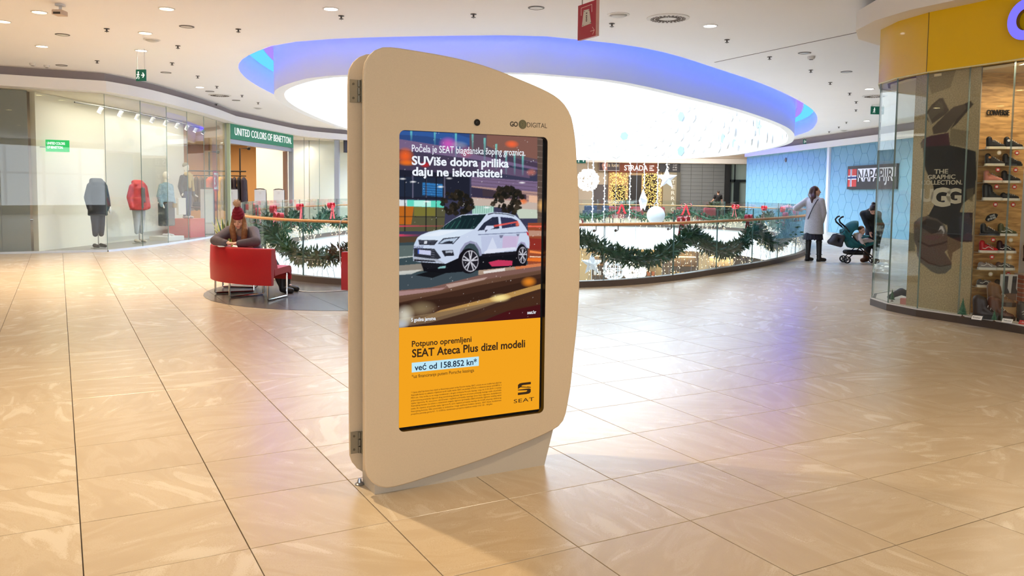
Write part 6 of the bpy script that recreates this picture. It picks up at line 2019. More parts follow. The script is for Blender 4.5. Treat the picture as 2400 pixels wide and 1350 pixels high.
mini_tree(5.17, 9.36, 0.22, 'taller tiny fir tree in front of the poster edge')
mini_tree(5.36, 9.06, 0.13, 'smaller tiny fir tree between two label cards')
mini_tree(4.99, 10.72, 0.16, 'tiny fir tree at the rounded glass corner')
mini_tree(5.10, 10.95, 0.12, 'smallest fir tree deep in the rounded glass corner')
pk = MB().cbox(-0.09, 0.09, -0.06, 0.06, 0, 0.08, 0.006).build('gift_box', mat('pink_box', (206, 140, 132), 0.5), None, at=(5.08, 10.45, 0.10), rz=0.5)
tag(pk, 'small pink gift box beside the poster', 'box')
bag = blob('folded_umbrella', MB().cap((0, 0, 0.03), (0.18, 0.05, 0.10), 0.03, 0.05).cap((0.18, 0.05, 0.10), (0.32, 0.0, 0.04), 0.05, 0.03), mat('slate_cloth', (56, 60, 74), 0.7), None, 0.012, 2)
bag.location = (5.06, 10.95, 0.10); tag(bag, 'dark slate slipper in the rounded glass corner', 'slipper'); bag.name = 'slipper'
# photo panel and brick pillar
ph = thing('photo_panel', 'clear photo panel of dark boots standing in the display', 'photo panel', (5.59, 9.37, 0.30), math.radians(-8))
MB().box(0, 0.20, 0, 0.006, 0, 0.30).build('panel', mat('photo_paper', (206, 200, 192), 0.4), ph)
for x in (0.03, 0.12):
    MB().prism([(x, 0.10), (x + 0.01, 0.28), (x + 0.055, 0.28), (x + 0.05, 0.14), (x + 0.07, 0.10), (x + 0.07, 0.08), (x, 0.07)], 0, 0.001, frame((0, -0.001, 0), (1, 0, 0), (0, 0, 1))).build('printed_boot', mat('photo_dark', (52, 44, 42), 0.5), ph)
MB().prism([(0.02, 0.0), (0.18, 0.0), (0.18, 0.08), (0.06, 0.09)], 0, 0.001, frame((0, -0.001, 0), (1, 0, 0), (0, 0, 1))).build('printed_ground', mat('photo_brown', (120, 84, 60), 0.5), ph)
bk = MB().cbox(-0.10, 0.10, -0.08, 0.08, 0, 0.20, 0.003).build('display_block', mat('block_oak', (196, 150, 96), 0.5), None, at=(5.69, 9.42, 0.10))
tag(bk, 'oak block below the photo panel', 'block')
bp_ = thing('brick_pillar', 'short red brick pillar in the shoe display at the picture edge', 'pillar', (5.90, 9.32, 0.10), math.radians(-5))
MB().box(-0.128, 0.128, -0.098, 0.098, 0, 0.51).build('mortar', mat('mortar', (170, 150, 134), 0.8), bp_)
brd = MB().cbox(-0.062, 0.062, -0.104, 0.104, 0, 0.042, 0.003)
me_b = None
for r_ in range(10):
    for c_ in range(2):
        if me_b is None:
            o = brd.build('brick', mat('brick_red', (160, 84, 56), 0.75, noise=0.2, nscale=30), bp_); me_b = o.data
        else:
            o = bpy.data.objects.new('brick', me_b); C.objects.link(o); o.parent = bp_
        o.location = (-0.067 + 0.134 * c_, 0, 0.004 + r_ * 0.0505)

# ------------------------------------------------------------------ blue hoarding with hexagon relief on the right
M_blue = mat('blue_panel', (118, 166, 190), 0.55, noise=0.02, nscale=2)
M_blued = mat('blue_seam', (92, 150, 184), 0.7)
def hex_wall(name, A, B, ztop, label):
    A, B = Vector((A[0], A[1], 0)), Vector((B[0], B[1], 0))
    d = (B - A); L = d.length; d.normalize()
    ang = math.atan2(d.y, d.x)
    w = MB().box(0, L, 0.0, 0.18, 0, ztop).build(name, M_blued, None, at=(A.x, A.y, 0), rz=ang)
    struct(w, label)
    R = 0.36
    me = None
    pts = [(R * 0.975 * math.cos(math.pi / 3 * q), R * 0.975 * math.sin(math.pi / 3 * q)) for q in range(6)]
    i = 0
    x = 0.0
    while x < L + R:
        z = 0.0 if i % 2 == 0 else R * math.sqrt(3) / 2
        while z < ztop + R:
            poly = [(x + px, z + pz) for px, pz in pts]
            for (o_, n_) in (((0, 0), (1, 0)), ((L, 0), (-1, 0)), ((0, 0.0), (0, 1)), ((0, ztop), (0, -1))):
                poly = clip_half(poly, o_, n_)
                if len(poly) < 3: break
            if len(poly) >= 3:
                full = len(poly) == 6 and all(abs((p[0] - x) ** 2 + (p[1] - z) ** 2 - (R * .975) ** 2) < 1e-6 for p in poly)
                M_ = frame((0, -0.0, 0), (1, 0, 0), (0, 0, 1))
                if full and me is not None:
                    o = bpy.data.objects.new('hexagon_panel', me); C.objects.link(o); o.parent = w
                else:
                    o = MB().prism([(p[0] - x, p[1] - z) for p in poly], -0.0, 0.012, M_).build('hexagon_panel', M_blue, w)
                    if full: me = o.data
                o.location = (x, 0, z)
            z += R * math.sqrt(3)
        x += R * 1.5
        i += 1
    return w
BWA, BWB, BWC = (12.3, 43.5), (13.1, 34.35), (14.0, 24.5)
hex_wall('wall_blue', BWA, BWB, 3.5, 'pale blue hoarding with hexagon relief beyond the standing woman')
hex_wall('wall_blue_front', (13.12, 34.15), BWC, 3.5, 'pale blue hoarding with hexagon relief that carries the flag sign')
struct(MB().box(13.03, 13.17, 34.13, 34.37, 0, 3.5).build('trim_7', mat('trim_white', (226, 232, 236), 0.5)), 'white corner strip of the blue hoarding')
rb_ = MB()
LB = [(12.2, 43.6), (12.98, 34.3), (13.45, 29), (13.9, 24.5), (14.2, 20)]
o1, o2 = offset_line(LB, -0.0, False), offset_line(LB, 0.25, False)
rb_.wall(o1, 3.5, 3.75).ring(o1, 3.5, offset_line(LB, -0.5, False), 3.5, False).ring(o1, 3.75, offset_line(LB, -0.25, False), 3.75, False)
struct(rb_.build('trim_8', MATS['bulkhead_white']), 'white bulkhead above the blue hoarding')
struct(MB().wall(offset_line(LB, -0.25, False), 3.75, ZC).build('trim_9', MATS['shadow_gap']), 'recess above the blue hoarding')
struct(MB().box(0, 9, 0, 0.15, 0, ZC).build('wall_corridor', mat('corridor_white', (232, 232, 230), 0.5), None, at=(14.05, 24.4, 0), rz=math.radians(-30)))
sn = MB().lathe([(0.10, 0), (0.11, 0.02), (0.06, 0.05)], 16).build('alarm_horn', mat('alarm_grey', (96, 92, 94), 0.5), None, at=(12.72, 38.55, 3.15))
sn.rotation_euler = (0, math.radians(-90), math.radians(5))
tag(sn, 'round grey wall speaker high on the blue hoarding', 'speaker')
# flag sign
sd = Vector((BWC[0] - 13.12, BWC[1] - 34.15, 0)).normalized()
fsg = thing('flag_shop_sign', 'black shop sign with a red, white and blue cross flag on the blue hoarding', 'sign', (13.12 + sd.x * 1.62 - 0.02, 34.15 + sd.y * 1.62, 1.76), math.atan2(sd.y, sd.x))
MB().box(0, 3.5, -0.08, -0.013, 0, 0.90).build('sign_board', mat('board_black', (38, 36, 40), 0.45), fsg)
SM = frame((0, -0.082, 0), (1, 0, 0), (0, 0, 1))
for nm, rc, c in (('flag_red', (0.06, 0.72, 0.10, 0.78), (206, 62, 56)), ('flag_white', (0.06, 0.72, 0.37, 0.53), (240, 240, 244)), ('flag_white', (0.24, 0.36, 0.10, 0.78), (240, 240, 244)), ('flag_blue', (0.06, 0.72, 0.41, 0.49), (44, 62, 120)), ('flag_blue', (0.28, 0.32, 0.10, 0.78), (44, 62, 120))):
    MB().box(rc[0], rc[1], rc[2], rc[3], 0, {'flag_red': 0.002, 'flag_white': 0.004, 'flag_blue': 0.006}[nm], SM).build(nm, mat(nm, c, 0.5), fsg)
MB().box(0.80, 3.42, 0.44, 0.78, 0, 0.003, SM).build('white_field', mat('flag_white', (240, 240, 244), 0.5), fsg)
vs_, fs_, (a_, b_, c_, d_) = lettering('NAPAPIJRI', 0.012, 1.0, 1.0)
bm = bmesh.new()
bv = [bm.verts.new((0.84 + (x - a_) * 2.54 / (b_ - a_), 0.14 + (y - c_) * 0.60 / (d_ - c_), z * 0.003)) for x, y, z in vs_]
for f in fs_:
    try: bm.faces.new([bv[i] for i in f])
    except ValueError: pass
for nm, sgn, m_ in (('upper_lettering', 1, mat('board_black', (38, 36, 40))), ('lower_lettering', -1, mat('flag_white', (240, 240, 244)))):
    b2 = bm.copy()
    bmesh.ops.bisect_plane(b2, geom=b2.verts[:] + b2.edges[:] + b2.faces[:], plane_co=(0, 0.44, 0), plane_no=(0, sgn, 0), clear_inner=True)
    me = bpy.data.meshes.new(nm); b2.to_mesh(me); b2.free()
    me.transform(frame((0, -0.086, 0), (1, 0, 0), (0, 0, 1)))
    link(nm, me, m_, fsg)
bm.free()

# ------------------------------------------------------------------ far end: bar, cafe, grey tiled wall
FY = 60.0
struct(MB().box(-6, 22, FY + 0.3, FY + 0.5, 0, ZC).build('wall_far_shops', mat('far_beige', (206, 194, 176), 0.6)), 'beige wall at the far end')
struct(MB().box(4, 17.2, FY - 1.2, FY + 0.3, 3.72, ZC).build('trim_10', MATS['bulkhead_white']), 'bulkhead at the far end')
bar = thing('bar_facade', 'dark bar front hung with warm curtain lights at the far end', 'shop front', (8.75, FY, 0))
MB().box(-1.8, 1.8, 0.05, 0.28, 0, 3.05).build('stone_wall', mat('bar_stone', (186, 160, 126), 0.7), bar)
MB().box(-0.35, 0.6, -0.02, 0.10, 0, 2.85).build('dark_doorway', mat('bar_dark', (18, 15, 16), 0.5), bar)
MB().box(-1.5, -0.55, -0.02, 0.10, 0.2, 2.1).build('dark_window', MATS['bar_dark'], bar)
MB().box(0.75, 1.75, -0.02, 0.10, 0.2, 2.9).build('dark_window', MATS['bar_dark'], bar)
ss = thing('bar_sign', 'brown bar sign with white stencil capitals at the far end', 'sign', (6.9, FY - 0.1, 3.05))
MB().box(0, 3.62, -0.1, 0.1, 0, 0.66).build('sign_board', mat('bar_sign_brown', (118, 58, 32), 0.6), ss)
w = MB(); text_in(w, 'STRADA', 1.15, 2.85, 0.13, 0.52, frame((0, -0.11, 0), (1, 0, 0), (0, 0, 1)), 0.01, 0.01)
for q, tx in enumerate(('CAFFE', 'BAR', 'LOUNGE')):
    text_in(w, tx, 2.98, 3.30 + (0.0 if q != 1 else -0.1), 0.42 - q * 0.15, 0.52 - q * 0.15, frame((0, -0.11, 0), (1, 0, 0), (0, 0, 1)), 0.0, 0.01)
w.build('lettering', emat('bar_letters', (250, 246, 240), 1.1), ss)
rg2 = random.Random(5)
for nm, x0, x1, z0, lab in (('light_curtain', 7.05, 8.3, 0.35, 'warm yellow curtain lights over the dark window left of the bar door'), ('light_curtain', 9.4, 10.75, 0.35, 'warm yellow curtain lights right of the bar door')):
    t = thing(nm, lab, 'fairy lights', (x0, FY - 0.2, 3.0), group='curtain lights of the bar')
    b, wv = MB(), MB()
    for k in range(16):
        x = (x1 - x0) * k / 15
        zb = -2.6 + 0.25 * rg2.random()
        wv.tube([(x, 0, 0), (x, 0, zb)], 0.006, 3)
        for q in range(24):
            if rg2.random() < 0.25: continue
            c = Vector((x + rg2.uniform(-.03, .03), -0.03, zb * (q + rg2.random()) / 24))
            r = 0.028
            b.add([c + Vector((r, 0, 0)), c + Vector((-r, 0, 0)), c + Vector((0, r, 0)), c + Vector((0, -r, 0)), c + Vector((0, 0, r * 1.5)), c + Vector((0, 0, -r * 1.5))],
                  [(0, 2, 4), (2, 1, 4), (1, 3, 4), (3, 0, 4), (2, 0, 5), (1, 2, 5), (3, 1, 5), (0, 3, 5)])
    o = b.build('bulbs', emat('amber_bulb', (255, 196, 92), 3.0), t); o['kind'] = 'stuff'
    o = wv.build('wires', M_black, t); o['kind'] = 'stuff'
ps = thing('picture_sign', 'dark picture sign with small cream lettering beside the bar sign', 'sign', (6.2, FY - 0.4, 3.15))
MB().box(0, 1.48, 0, 0.1, 0, 0.68).build('sign_board', mat('pic_sign', (62, 52, 58), 0.5), ps)
MB().box(0.04, 0.6, -0.01, 0, 0.04, 0.64).build('portrait_print', mat('pic_skin', (196, 150, 140), 0.6), ps)
MB().prism([(0.05, 0.04), (0.3, 0.04), (0.2, 0.4), (0.3, 0.64), (0.05, 0.64)], 0, 0.004, frame((0, -0.012, 0), (1, 0, 0), (0, 0, 1))).build('hair_print', mat('pic_hair', (60, 40, 46), 0.6), ps)
w = MB(); text_in(w, 'la luce', 0.62, 1.42, 0.28, 0.54, frame((0, -0.012, 0), (1, 0, 0), (0, 0, 1)), 0.0, 0.004)
w.build('lettering', mat('pic_cream', (232, 220, 190), 0.5), ps)
MB().tube([(0.0, -0.01, 0), (1.48, -0.01, 0), (1.48, -0.01, 0.68), (0, -0.01, 0.68)], 0.025, 4, True).build('frame', mat('pic_frame', (206, 196, 204), 0.5), ps)
cs = thing('cafe_sign', 'navy cafe sign with a curly white letter next to the big star', 'sign', (10.6, FY - 0.3, 3.1))
MB().box(0, 1.45, 0, 0.1, 0, 0.72).build('sign_board', mat('cafe_navy', (30, 32, 44), 0.5), cs)
w = MB(); text_in(w, 'S', 0.45, 0.72, 0.12, 0.6, frame((0, -0.01, 0), (1, 0, 0), (0, 0, 1)), 0.0, 0.004, 1, 0.2)
for q, tx in enumerate(('CAF', 'FE', 'BAR')):
    text_in(w, tx, 0.95, 1.25, 0.46 - q * 0.17, 0.56 - q * 0.17, frame((0, -0.01, 0), (1, 0, 0), (0, 0, 1)), 0.0, 0.004)
w.build('lettering', mat('cafe_letters', (214, 216, 222), 0.5), cs)
tp = thing('terrace_pillar', 'grey-green pillar with white capitals set one above the other', 'pillar', (11.5, FY - 0.1, 0))
MB().cbox(-0.62, 0.62, -0.15, 0.3, 0, 3.1, 0.02).build('shaft', mat('pillar_grey', (150, 144, 124), 0.6), tp)
MB().box(0.35, 0.63, -0.17, -0.14, 0, 3.1).build('dark_edge', mat('pillar_dark', (92, 92, 84), 0.6), tp)
for q, ch in enumerate('TERRACE'):
    w = MB(); text_in(w, ch, -0.02, 0.24, 2.28 - q * 0.40, 2.54 - q * 0.40, frame((0, -0.17, 0), (1, 0, 0), (0, 0, 1)), 0.01, 0.01)
    w.build('letter', mat('pillar_letter', (232, 232, 226), 0.5), tp)
dd = MB().box(0, 0.95, 0, 0.1, 0, 2.15).build('door_1', mat('grey_door', (92, 88, 92), 0.5), None, at=(5.95, FY + 0.18, 0))
struct(dd, 'grey double door at the far end beside the bar')
# grey tiled wall
gw = struct(MB().box(12.12, 15.4, FY, FY + 0.3, 0, 3.72).build('wall_grey', mat('grey_joint', (70, 74, 78), 0.7)), 'grey tiled wall behind the man in the black shirt')
tme = None
for r_ in range(14):
    for c_ in range(4):
        if tme is None:
            o = MB().cbox(-0.40, 0.40, 0, 0.255, -0.0, 0.02, 0.004, frame((0, 0, 0), (1, 0, 0), (0, 0, 1))).build('wall_tile', mat('grey_tile', (118, 124, 128), 0.45), gw); tme = o.data
        else:
            o = bpy.data.objects.new('wall_tile', tme); C.objects.link(o); o.parent = gw
        o.location = (12.53 + c_ * 0.815, FY, 0.012 + r_ * 0.266)
dk = MB().box(15.4, 15.75, FY - 0.1, FY + 0.3, 0, 3.72).build('trim_11', mat('dark_return', (30, 34, 38), 0.5)); struct(dk, 'dark return of the grey tiled wall')
dr_ = struct(MB().box(15.75, 15.85, FY - 0.05, FY, 0, 3.72).box(16.05, 16.15, FY - 0.05, FY, 0, 3.72).box(15.75, 17.3, FY - 0.05, FY, 2.45, 2.62).box(16.15, 16.45, FY - 0.05, FY, 0, 2.45).build('door_2', mat('door_steel', (52, 62, 68), 0.4, 0.5)), 'glazed steel door with a transom at the far end')
MB().box(15.75, 17.3, FY - 0.02, FY - 0.01, 0, 3.72).build('pane', glass_mat('far_glass', (0.9, 0.95, 0.95)), dr_)
struct(MB().box(15.6, 17.6, FY + 0.28, FY + 0.3, 0, 3.72).build('wall_lobby', mat('lobby_white', (224, 230, 226), 0.5)), 'pale lobby wall behind the far door')
area_light('far_shop_light', (10.5, 55.5, 3.9), (math.radians(25), 0, 0), 9, 2, 420, (1.0, 0.93, 0.84))
# terrace seats beyond the opening
def seat(loc, rz, label, col, group):
    t = thing('lounge_chair', label, 'chair', loc, rz, group)
    m_ = mat('seat_%d' % col[0], col, 0.8)
    MB().cbox(-0.32, 0.32, -0.3, 0.3, 0.28, 0.44, 0.03).build('seat', m_, t)
    MB().cbox(-0.32, 0.32, 0.22, 0.34, 0.40, 0.86, 0.03).build('backrest', m_, t)
    for s in (-1, 1):
        MB().cbox(-0.36 * 1 if s < 0 else 0.30, -0.30 if s < 0 else 0.36, -0.3, 0.3, 0.28, 0.62, 0.02).build('armrest', m_, t)
        for y in (-0.25, 0.28):
            MB().cyl((s * 0.28, y), 0.02, 0, 0.28, 8).build('leg', M_black, t)
    return t
sc1 = None
for k, (x, y) in enumerate(((5.2, 41.0), (6.2, 41.3), (7.2, 41.0), (8.3, 40.6), (9.4, 40.0))):
    lab = 'red lounge chair on the far terrace, %s from the kiosk' % ('first', 'second', 'third', 'fourth', 'fifth')[k]
    sc1 = seat((x, y, 0), math.pi + 0.2 * (k - 2), lab, (132, 50, 56), 'red chairs on the far terrace')
seat((4.0, 42.5, 0), math.pi, 'navy lounge chair on the far terrace beside the kiosk edge', (40, 52, 78), 'navy chairs on the far terrace')
seat((4.9, 43.0, 0), math.pi + .2, 'navy lounge chair on the far terrace, behind the red ones', (40, 52, 78), 'navy chairs on the far terrace')
for k, (x, y) in enumerate(((7.2, 52.0), (12.4, 50.5))):
    t = thing('potted_shrub', ('bushy potted shrub in front of the bar', 'bushy potted shrub in front of the grey tiled wall')[k], 'plant', (x, y, 0), group='potted shrubs at the far end')
    MB().lathe([(0.22, 0), (0.28, 0.45), (0.24, 0.45), (0.22, 0.4)], 16).build('pot', mat('pot_dark', (70, 66, 62), 0.6), t, 'auto')
    b = MB()
    for _ in range(260):
        d = Vector((rg2.gauss(0, 1), rg2.gauss(0, 1), abs(rg2.gauss(0, 1)))).normalized()
        p = Vector((0, 0, 0.55)) + d * rg2.uniform(0.1, 0.5)
        s_ = d.cross(Vector((rg2.gauss(0, 1), rg2.gauss(0, 1), rg2.gauss(0, 1)))).normalized() * 0.05
        b.add([p, p + d * 0.09 + s_, p + d * 0.2, p + d * 0.09 - s_], [(0, 1, 2, 3)])
    b.build('foliage', mat('shrub_green', (60, 92, 58), 0.6, noise=0.3), t)

# ------------------------------------------------------------------ ceiling fixtures
M_trim = mat('fixture_white', (226, 222, 218), 0.5)
M_off = mat('lamp_off', (206, 202, 196), 0.3)
M_dring = mat('fixture_dark', (92, 84, 78), 0.5)
glow_w, glow_y = emat('lamp_cool', (255, 252, 244), 14.0), emat('lamp_warm', (255, 236, 170), 14.0)
def downlight(x, y, mode, label, power=0.0, r=0.095):
    t = thing('downlight', label, 'downlight', (x, y, ZC), group='recessed downlights')
    b = MB().lathe([(r * 1.22, 0.0), (r * 1.22, -0.006), (r * 1.02, -0.012), (r * 0.98, -0.002)], 24)
    b.build('trim_ring', M_trim if mode != 'off' else M_dring, t, 'auto')
    MB().cyl((0, 0), r, -0.0075, -0.004, 24).build('lens', {'warm': glow_y, 'cool': glow_w, 'off': M_off}[mode], t)
    if power > 0:
        l = bpy.data.lights.new('downlight_lamp', 'SPOT')
        l.energy = power
        l.color = (1.0, 0.80, 0.54) if mode == 'warm' else (1.0, 0.93, 0.84)
        l.spot_size = math.radians(125)
        l.spot_blend = 0.9
        l.shadow_soft_size = 0.06
        lo = bpy.data.objects.new('downlight_lamp', l)
        C.objects.link(lo)
        lo.location = (x, y, ZC - 0.05)
    return t
PW = 200
downlight(-8.01, 13.1, 'warm', 'warm lit downlight cut by the left picture edge', PW)
downlight(-7.03, 12.38, 'warm', 'warm lit downlight beside the ceiling camera', PW)
downlight(-8.67, 15.32, 'warm', 'warm lit downlight between two unlit ones above the grey shop panel', PW)
downlight(-6.15, 13.92, 'warm', 'warm lit downlight next to the round ceiling speaker', PW)
downlight(-5.01, 12.05, 'warm', 'warm lit downlight highest in the picture on the left ceiling', PW)
downlight(-7.0, 15.66, 'cool', 'white lit downlight below the round ceiling speaker', PW)
downlight(-7.97, 21.11, 'cool', 'white lit downlight near the round air diffuser above the curved shop glass', PW)
downlight(-2.62, 11.93, 'cool', 'white lit downlight above the kiosk edge at the picture top', PW * .7)
downlight(2.99, 12.8, 'cool', 'white lit downlight beside the large slotted air diffuser', PW)
downlight(8.51, 19.93, 'cool', 'white lit downlight beside the shoe shop fascia', PW)
downlight(12.0, 28.21, 'cool', 'white lit downlight below the exit sign by the shoe shop', PW)
downlight(13.42, 36.62, 'cool', 'small white lit downlight above the blue hoarding', PW)
for x, y, lab in ((-7.66, 14.16, 'unlit downlight between the warm lamps on the left ceiling'), (-5.23, 13.34, 'unlit downlight below the highest warm lamp'), (-9.59, 17.66, 'unlit downlight above the clothes shop corner'),
                  (-7.76, 18.57, 'unlit downlight beside the hanging exit sign'), (0.3, 11.72, 'unlit downlight above the kiosk, left of the red hanging sign'), (5.25, 15.1, 'unlit downlight beside the smoke detector near the violet cove'),
                  (6.89, 17.28, 'unlit downlight between violet cove and yellow fascia'), (-8.05, 24.1, 'unlit downlight beyond the round diffuser above the shop glass'), (-8.04, 21.99, 'unlit downlight beside the round diffuser')):
    downlight(x, y, 'off', lab)
# further lamps of the same ceiling, above and behind the camera
for k, (x, y, p_) in enumerate(((-2.2, 5.3, 400), (-6.4, 7.6, 110), (-5.2, 3.8, 130), (-3.0, 0.6, 60), (2.3, 3.2, 230), (5.0, 6.0, 60), (-3.5, -3.5, 70), (3.5, -3.5, 70), (-10.5, 12.0, 160))):
    t = downlight(x, y, 'warm', 'warm downlight above the open floor, outside the view: ' + ('before the kiosk', 'towards the clothes shop', 'over the left floor', 'left of the camera', 'right of the kiosk', 'before the shoe shop', 'left behind the camera', 'right behind the camera', 'over the shop corner')[k], p_)
SPR = ((-6.63, 13.59, 'beside the unlit lamp among the warm lamps'), (-6.09, 15.11, 'below the round speaker on the left ceiling'), (-4.46, 13.5, 'left of the violet cove, nearest the picture top'), (-7.03, 17.13, 'above the hanging exit sign'),
       (-8.49, 16.97, 'over the clothes shop corner'), (-7.24, 19.06, 'right of the hanging exit sign'), (-9.13, 20.88, 'below the hanging exit sign'), (-7.46, 20.89, 'beside the white lamp near the left diffuser'), (-7.45, 22.79, 'beside the left round diffuser'),
       (-7.57, 24.61, 'beside the far left round speaker'), (-9.0, 25.15, 'over the green shop sign'), (-2.57, 12.4, 'above the kiosk, beside the lit lamp'), (-0.6, 12.18, 'above the middle of the kiosk'), (1.48, 12.73, 'below the domed speaker'),
       (3.54, 13.92, 'below the lit lamp near the large diffuser'), (4.76, 15.56, 'on the ceiling joint line'), (6.09, 17.11, 'below the smoke detector'), (7.18, 18.91, 'between cove and shoe shop'), (8.39, 20.79, 'below the lit lamp by the shoe shop'),
       (9.31, 22.61, 'below the right round diffuser'), (10.17, 24.69, 'beside the exit sign by the shoe shop'), (11.54, 28.78, 'below the exit sign by the shoe shop'), (12.05, 30.73, 'above the flag sign'), (12.55, 32.97, 'above the white hoarding strip'))
spr = None
for x, y, lab in SPR:
    lab = 'small dark ceiling sprinkler ' + lab
    if spr is None:
        spr = thing('sprinkler_head', lab, 'sprinkler', (x, y, ZC), group='sprinkler heads')
        MB().lathe([(0.045, 0), (0.045, -0.008), (0.014, -0.012), (0.012, -0.04), (0.034, -0.045), (0.034, -0.05), (0.004, -0.056), (0.003, -0.066)], 12).build('head', mat('sprinkler_dark', (84, 76, 72), 0.4, 0.5), spr, 'auto')
    else:
        dup(spr, (x, y, ZC), label=lab)
def speaker(x, y, r, label):
    t = thing('ceiling_speaker', label, 'speaker', (x, y, ZC), group='ceiling speakers')
    MB().lathe([(r, 0), (r, -0.008), (r * 0.86, -0.016), (r * 0.8, -0.01)], 28).build('rim', M_trim, t, 'auto')
    MB().lathe([(r * 0.8, -0.008), (r * 0.6, -0.03), (r * 0.3, -0.04), (0.01, -0.042)], 28).build('grille', mat('grille_grey', (196, 192, 186), 0.4), t, True)
speaker(-6.31, 14.54, 0.14, 'round ceiling speaker between the warm and the white downlight')
speaker(1.5, 12.1, 0.16, 'domed round ceiling speaker beside the red hanging sign')
speaker(-8.08, 26.26, 0.14, 'round ceiling speaker near the violet cove on the left')
speaker(12.85, 32.26, 0.14, 'round ceiling speaker above the blue hoarding')
def diffuser(x, y, r, label):
    t = thing('air_diffuser', label, 'air vent', (x, y, ZC), group='round air diffusers')
    MB().lathe([(r, 0), (r, -0.01), (r * 0.88, -0.02), (r * 0.3, -0.012), (0.01, -0.012)], 36).build('plate', M_trim, t, 'auto')
    for k in range(24):
        a = 2 * math.pi * k / 24
        for r0, r1 in ((0.42, 0.60), (0.65, 0.83)):
            s_ = MB().box(r * r0, r * r1, -0.014, 0.014, -0.022, -0.014, Matrix.Rotation(a + (0.13 if r0 > 0.5 else 0), 4, 'Z'))
            s_.build('slot', mat('slot_brown', (104, 92, 84), 0.7), t)
diffuser(2.25, 12.29, 0.31, 'large round slotted air diffuser between red sign and lit downlight')
diffuser(-8.08, 22.85, 0.30, 'round air diffuser above the curved shop glass')
diffuser(9.25, 21.33, 0.30, 'round air diffuser beside the shoe shop fascia')
def detector(x, y, label, s=1.0):
    t = thing('smoke_detector', label, 'smoke detector', (x, y, ZC), group='small ceiling detectors')
    t.scale = (s,) * 3
    MB().lathe([(0.06, 0), (0.06, -0.02), (0.045, -0.045), (0.02, -0.05)], 16).build('housing', M_trim, t, 'auto')
    MB().cyl((0, 0), 0.03, -0.053, -0.049, 12).build('sensor', M_dring, t)
detector(-9.92, 17.69, 'small detector nearer the picture edge of the pair above the clothes shop corner')
detector(-10.08, 17.45, 'small detector beside its twin above the clothes shop corner')
detector(5.5, 15.46, 'small smoke detector near the violet cove on the right', 1.2)
cm = thing('ceiling_camera', 'white box camera hanging from the ceiling at the top left', 'camera', (-6.43, 11.85, ZC))
MB().box(-0.05, 0.05, -0.05, 0.05, -0.03, 0).cyl((0, 0), 0.02, -0.09, -0.03, 8).build('mount', M_trim, cm)
MB().cbox(-0.07, 0.07, -0.10, 0.06, -0.16, -0.09, 0.01).build('housing', mat('camera_beige', (214, 190, 168), 0.5), cm)
MB().box(-0.05, 0.05, -0.102, -0.098, -0.155, -0.125).build('lens', mat('camera_lens', (50, 40, 36), 0.3), cm)
# exit signs
M_exit = mat('exit_green', (16, 92, 72), 0.45, emit=0.25)
M_exw = mat('exit_white', (240, 244, 240), 0.5, emit=0.5)
def exit_sign(x, y, z, rz, w_, h_, label, flip=1):
    t = thing('exit_sign', label, 'exit sign', (x, y, z), rz, 'green exit signs')
    MB().box(-w_ / 2, w_ / 2, -0.015, 0.015, 0, h_).build('panel', M_exit, t)
    MB().box(-w_ / 2 + 0.02, -w_ / 2 + 0.03, -0.005, 0.005, h_, ZC - z).box(w_ / 2 - 0.03, w_ / 2 - 0.02, -0.005, 0.005, h_, ZC - z).build('hanger', M_trim, t)
    EM_ = frame((0, -0.017, h_ / 2), (flip, 0, 0), (0, 0, 1))
    s_ = h_
    b = MB()
    X = -w_ * 0.25
    b.cyl((X + 0.02 * s_, 0.26 * s_), 0.075 * s_, 0, 0.002, 12, EM_)
    for p in ([(X - .04, .16), (X + .06, .16), (X + .03, -.06), (X - .07, -.06)], [(X - .07, -.06), (X - .01, -.06), (X - .12, -.32), (X - .2, -.28)], [(X - .02, -.06), (X + .04, -.06), (X + .12, -.2), (X + .08, -.34), (X + .03, -.34), (X + .05, -.2)],
              [(X + .05, .16), (X + .16, .02), (X + .12, 0), (X + .03, .1)], [(X - .03, .15), (X - .16, .06), (X - .13, .02), (X - .03, .09)]):
        b.prism([(X + (px - X) * s_, py * s_) for px, py in p], 0, 0.002, EM_)
    b.build('running_figure', M_exw, t)
    a = MB()
    X = w_ * 0.24
    a.prism([(X - .16 * s_, .05 * s_), (X + .04 * s_, .05 * s_), (X - .06 * s_, .2 * s_), (X + .02 * s_, .24 * s_), (X + .18 * s_, 0), (X + .02 * s_, -.24 * s_), (X - .06 * s_, -.2 * s_), (X + .04 * s_, -.05 * s_), (X - .16 * s_, -.05 * s_)], 0, 0.002, EM_)
    a.build('arrow', M_exw, t)
exit_sign(-6.94, 15.5, 3.46, math.radians(-12), 0.20, 0.21, 'green exit sign with arrow hanging over the clothes shop corner')
exit_sign(10.24, 23.4, 3.79, math.radians(5), 0.38, 0.22, 'green exit sign beside the rounded shoe shop glass')
exit_sign(12.73, 36.2, 3.75, math.radians(40), 0.20, 0.20, 'small green exit sign above the blue hoarding')
exit_sign(4.4, 53.5, 3.43, 0, 0.60, 0.30, 'green exit sign at the far end right beside the kiosk edge')
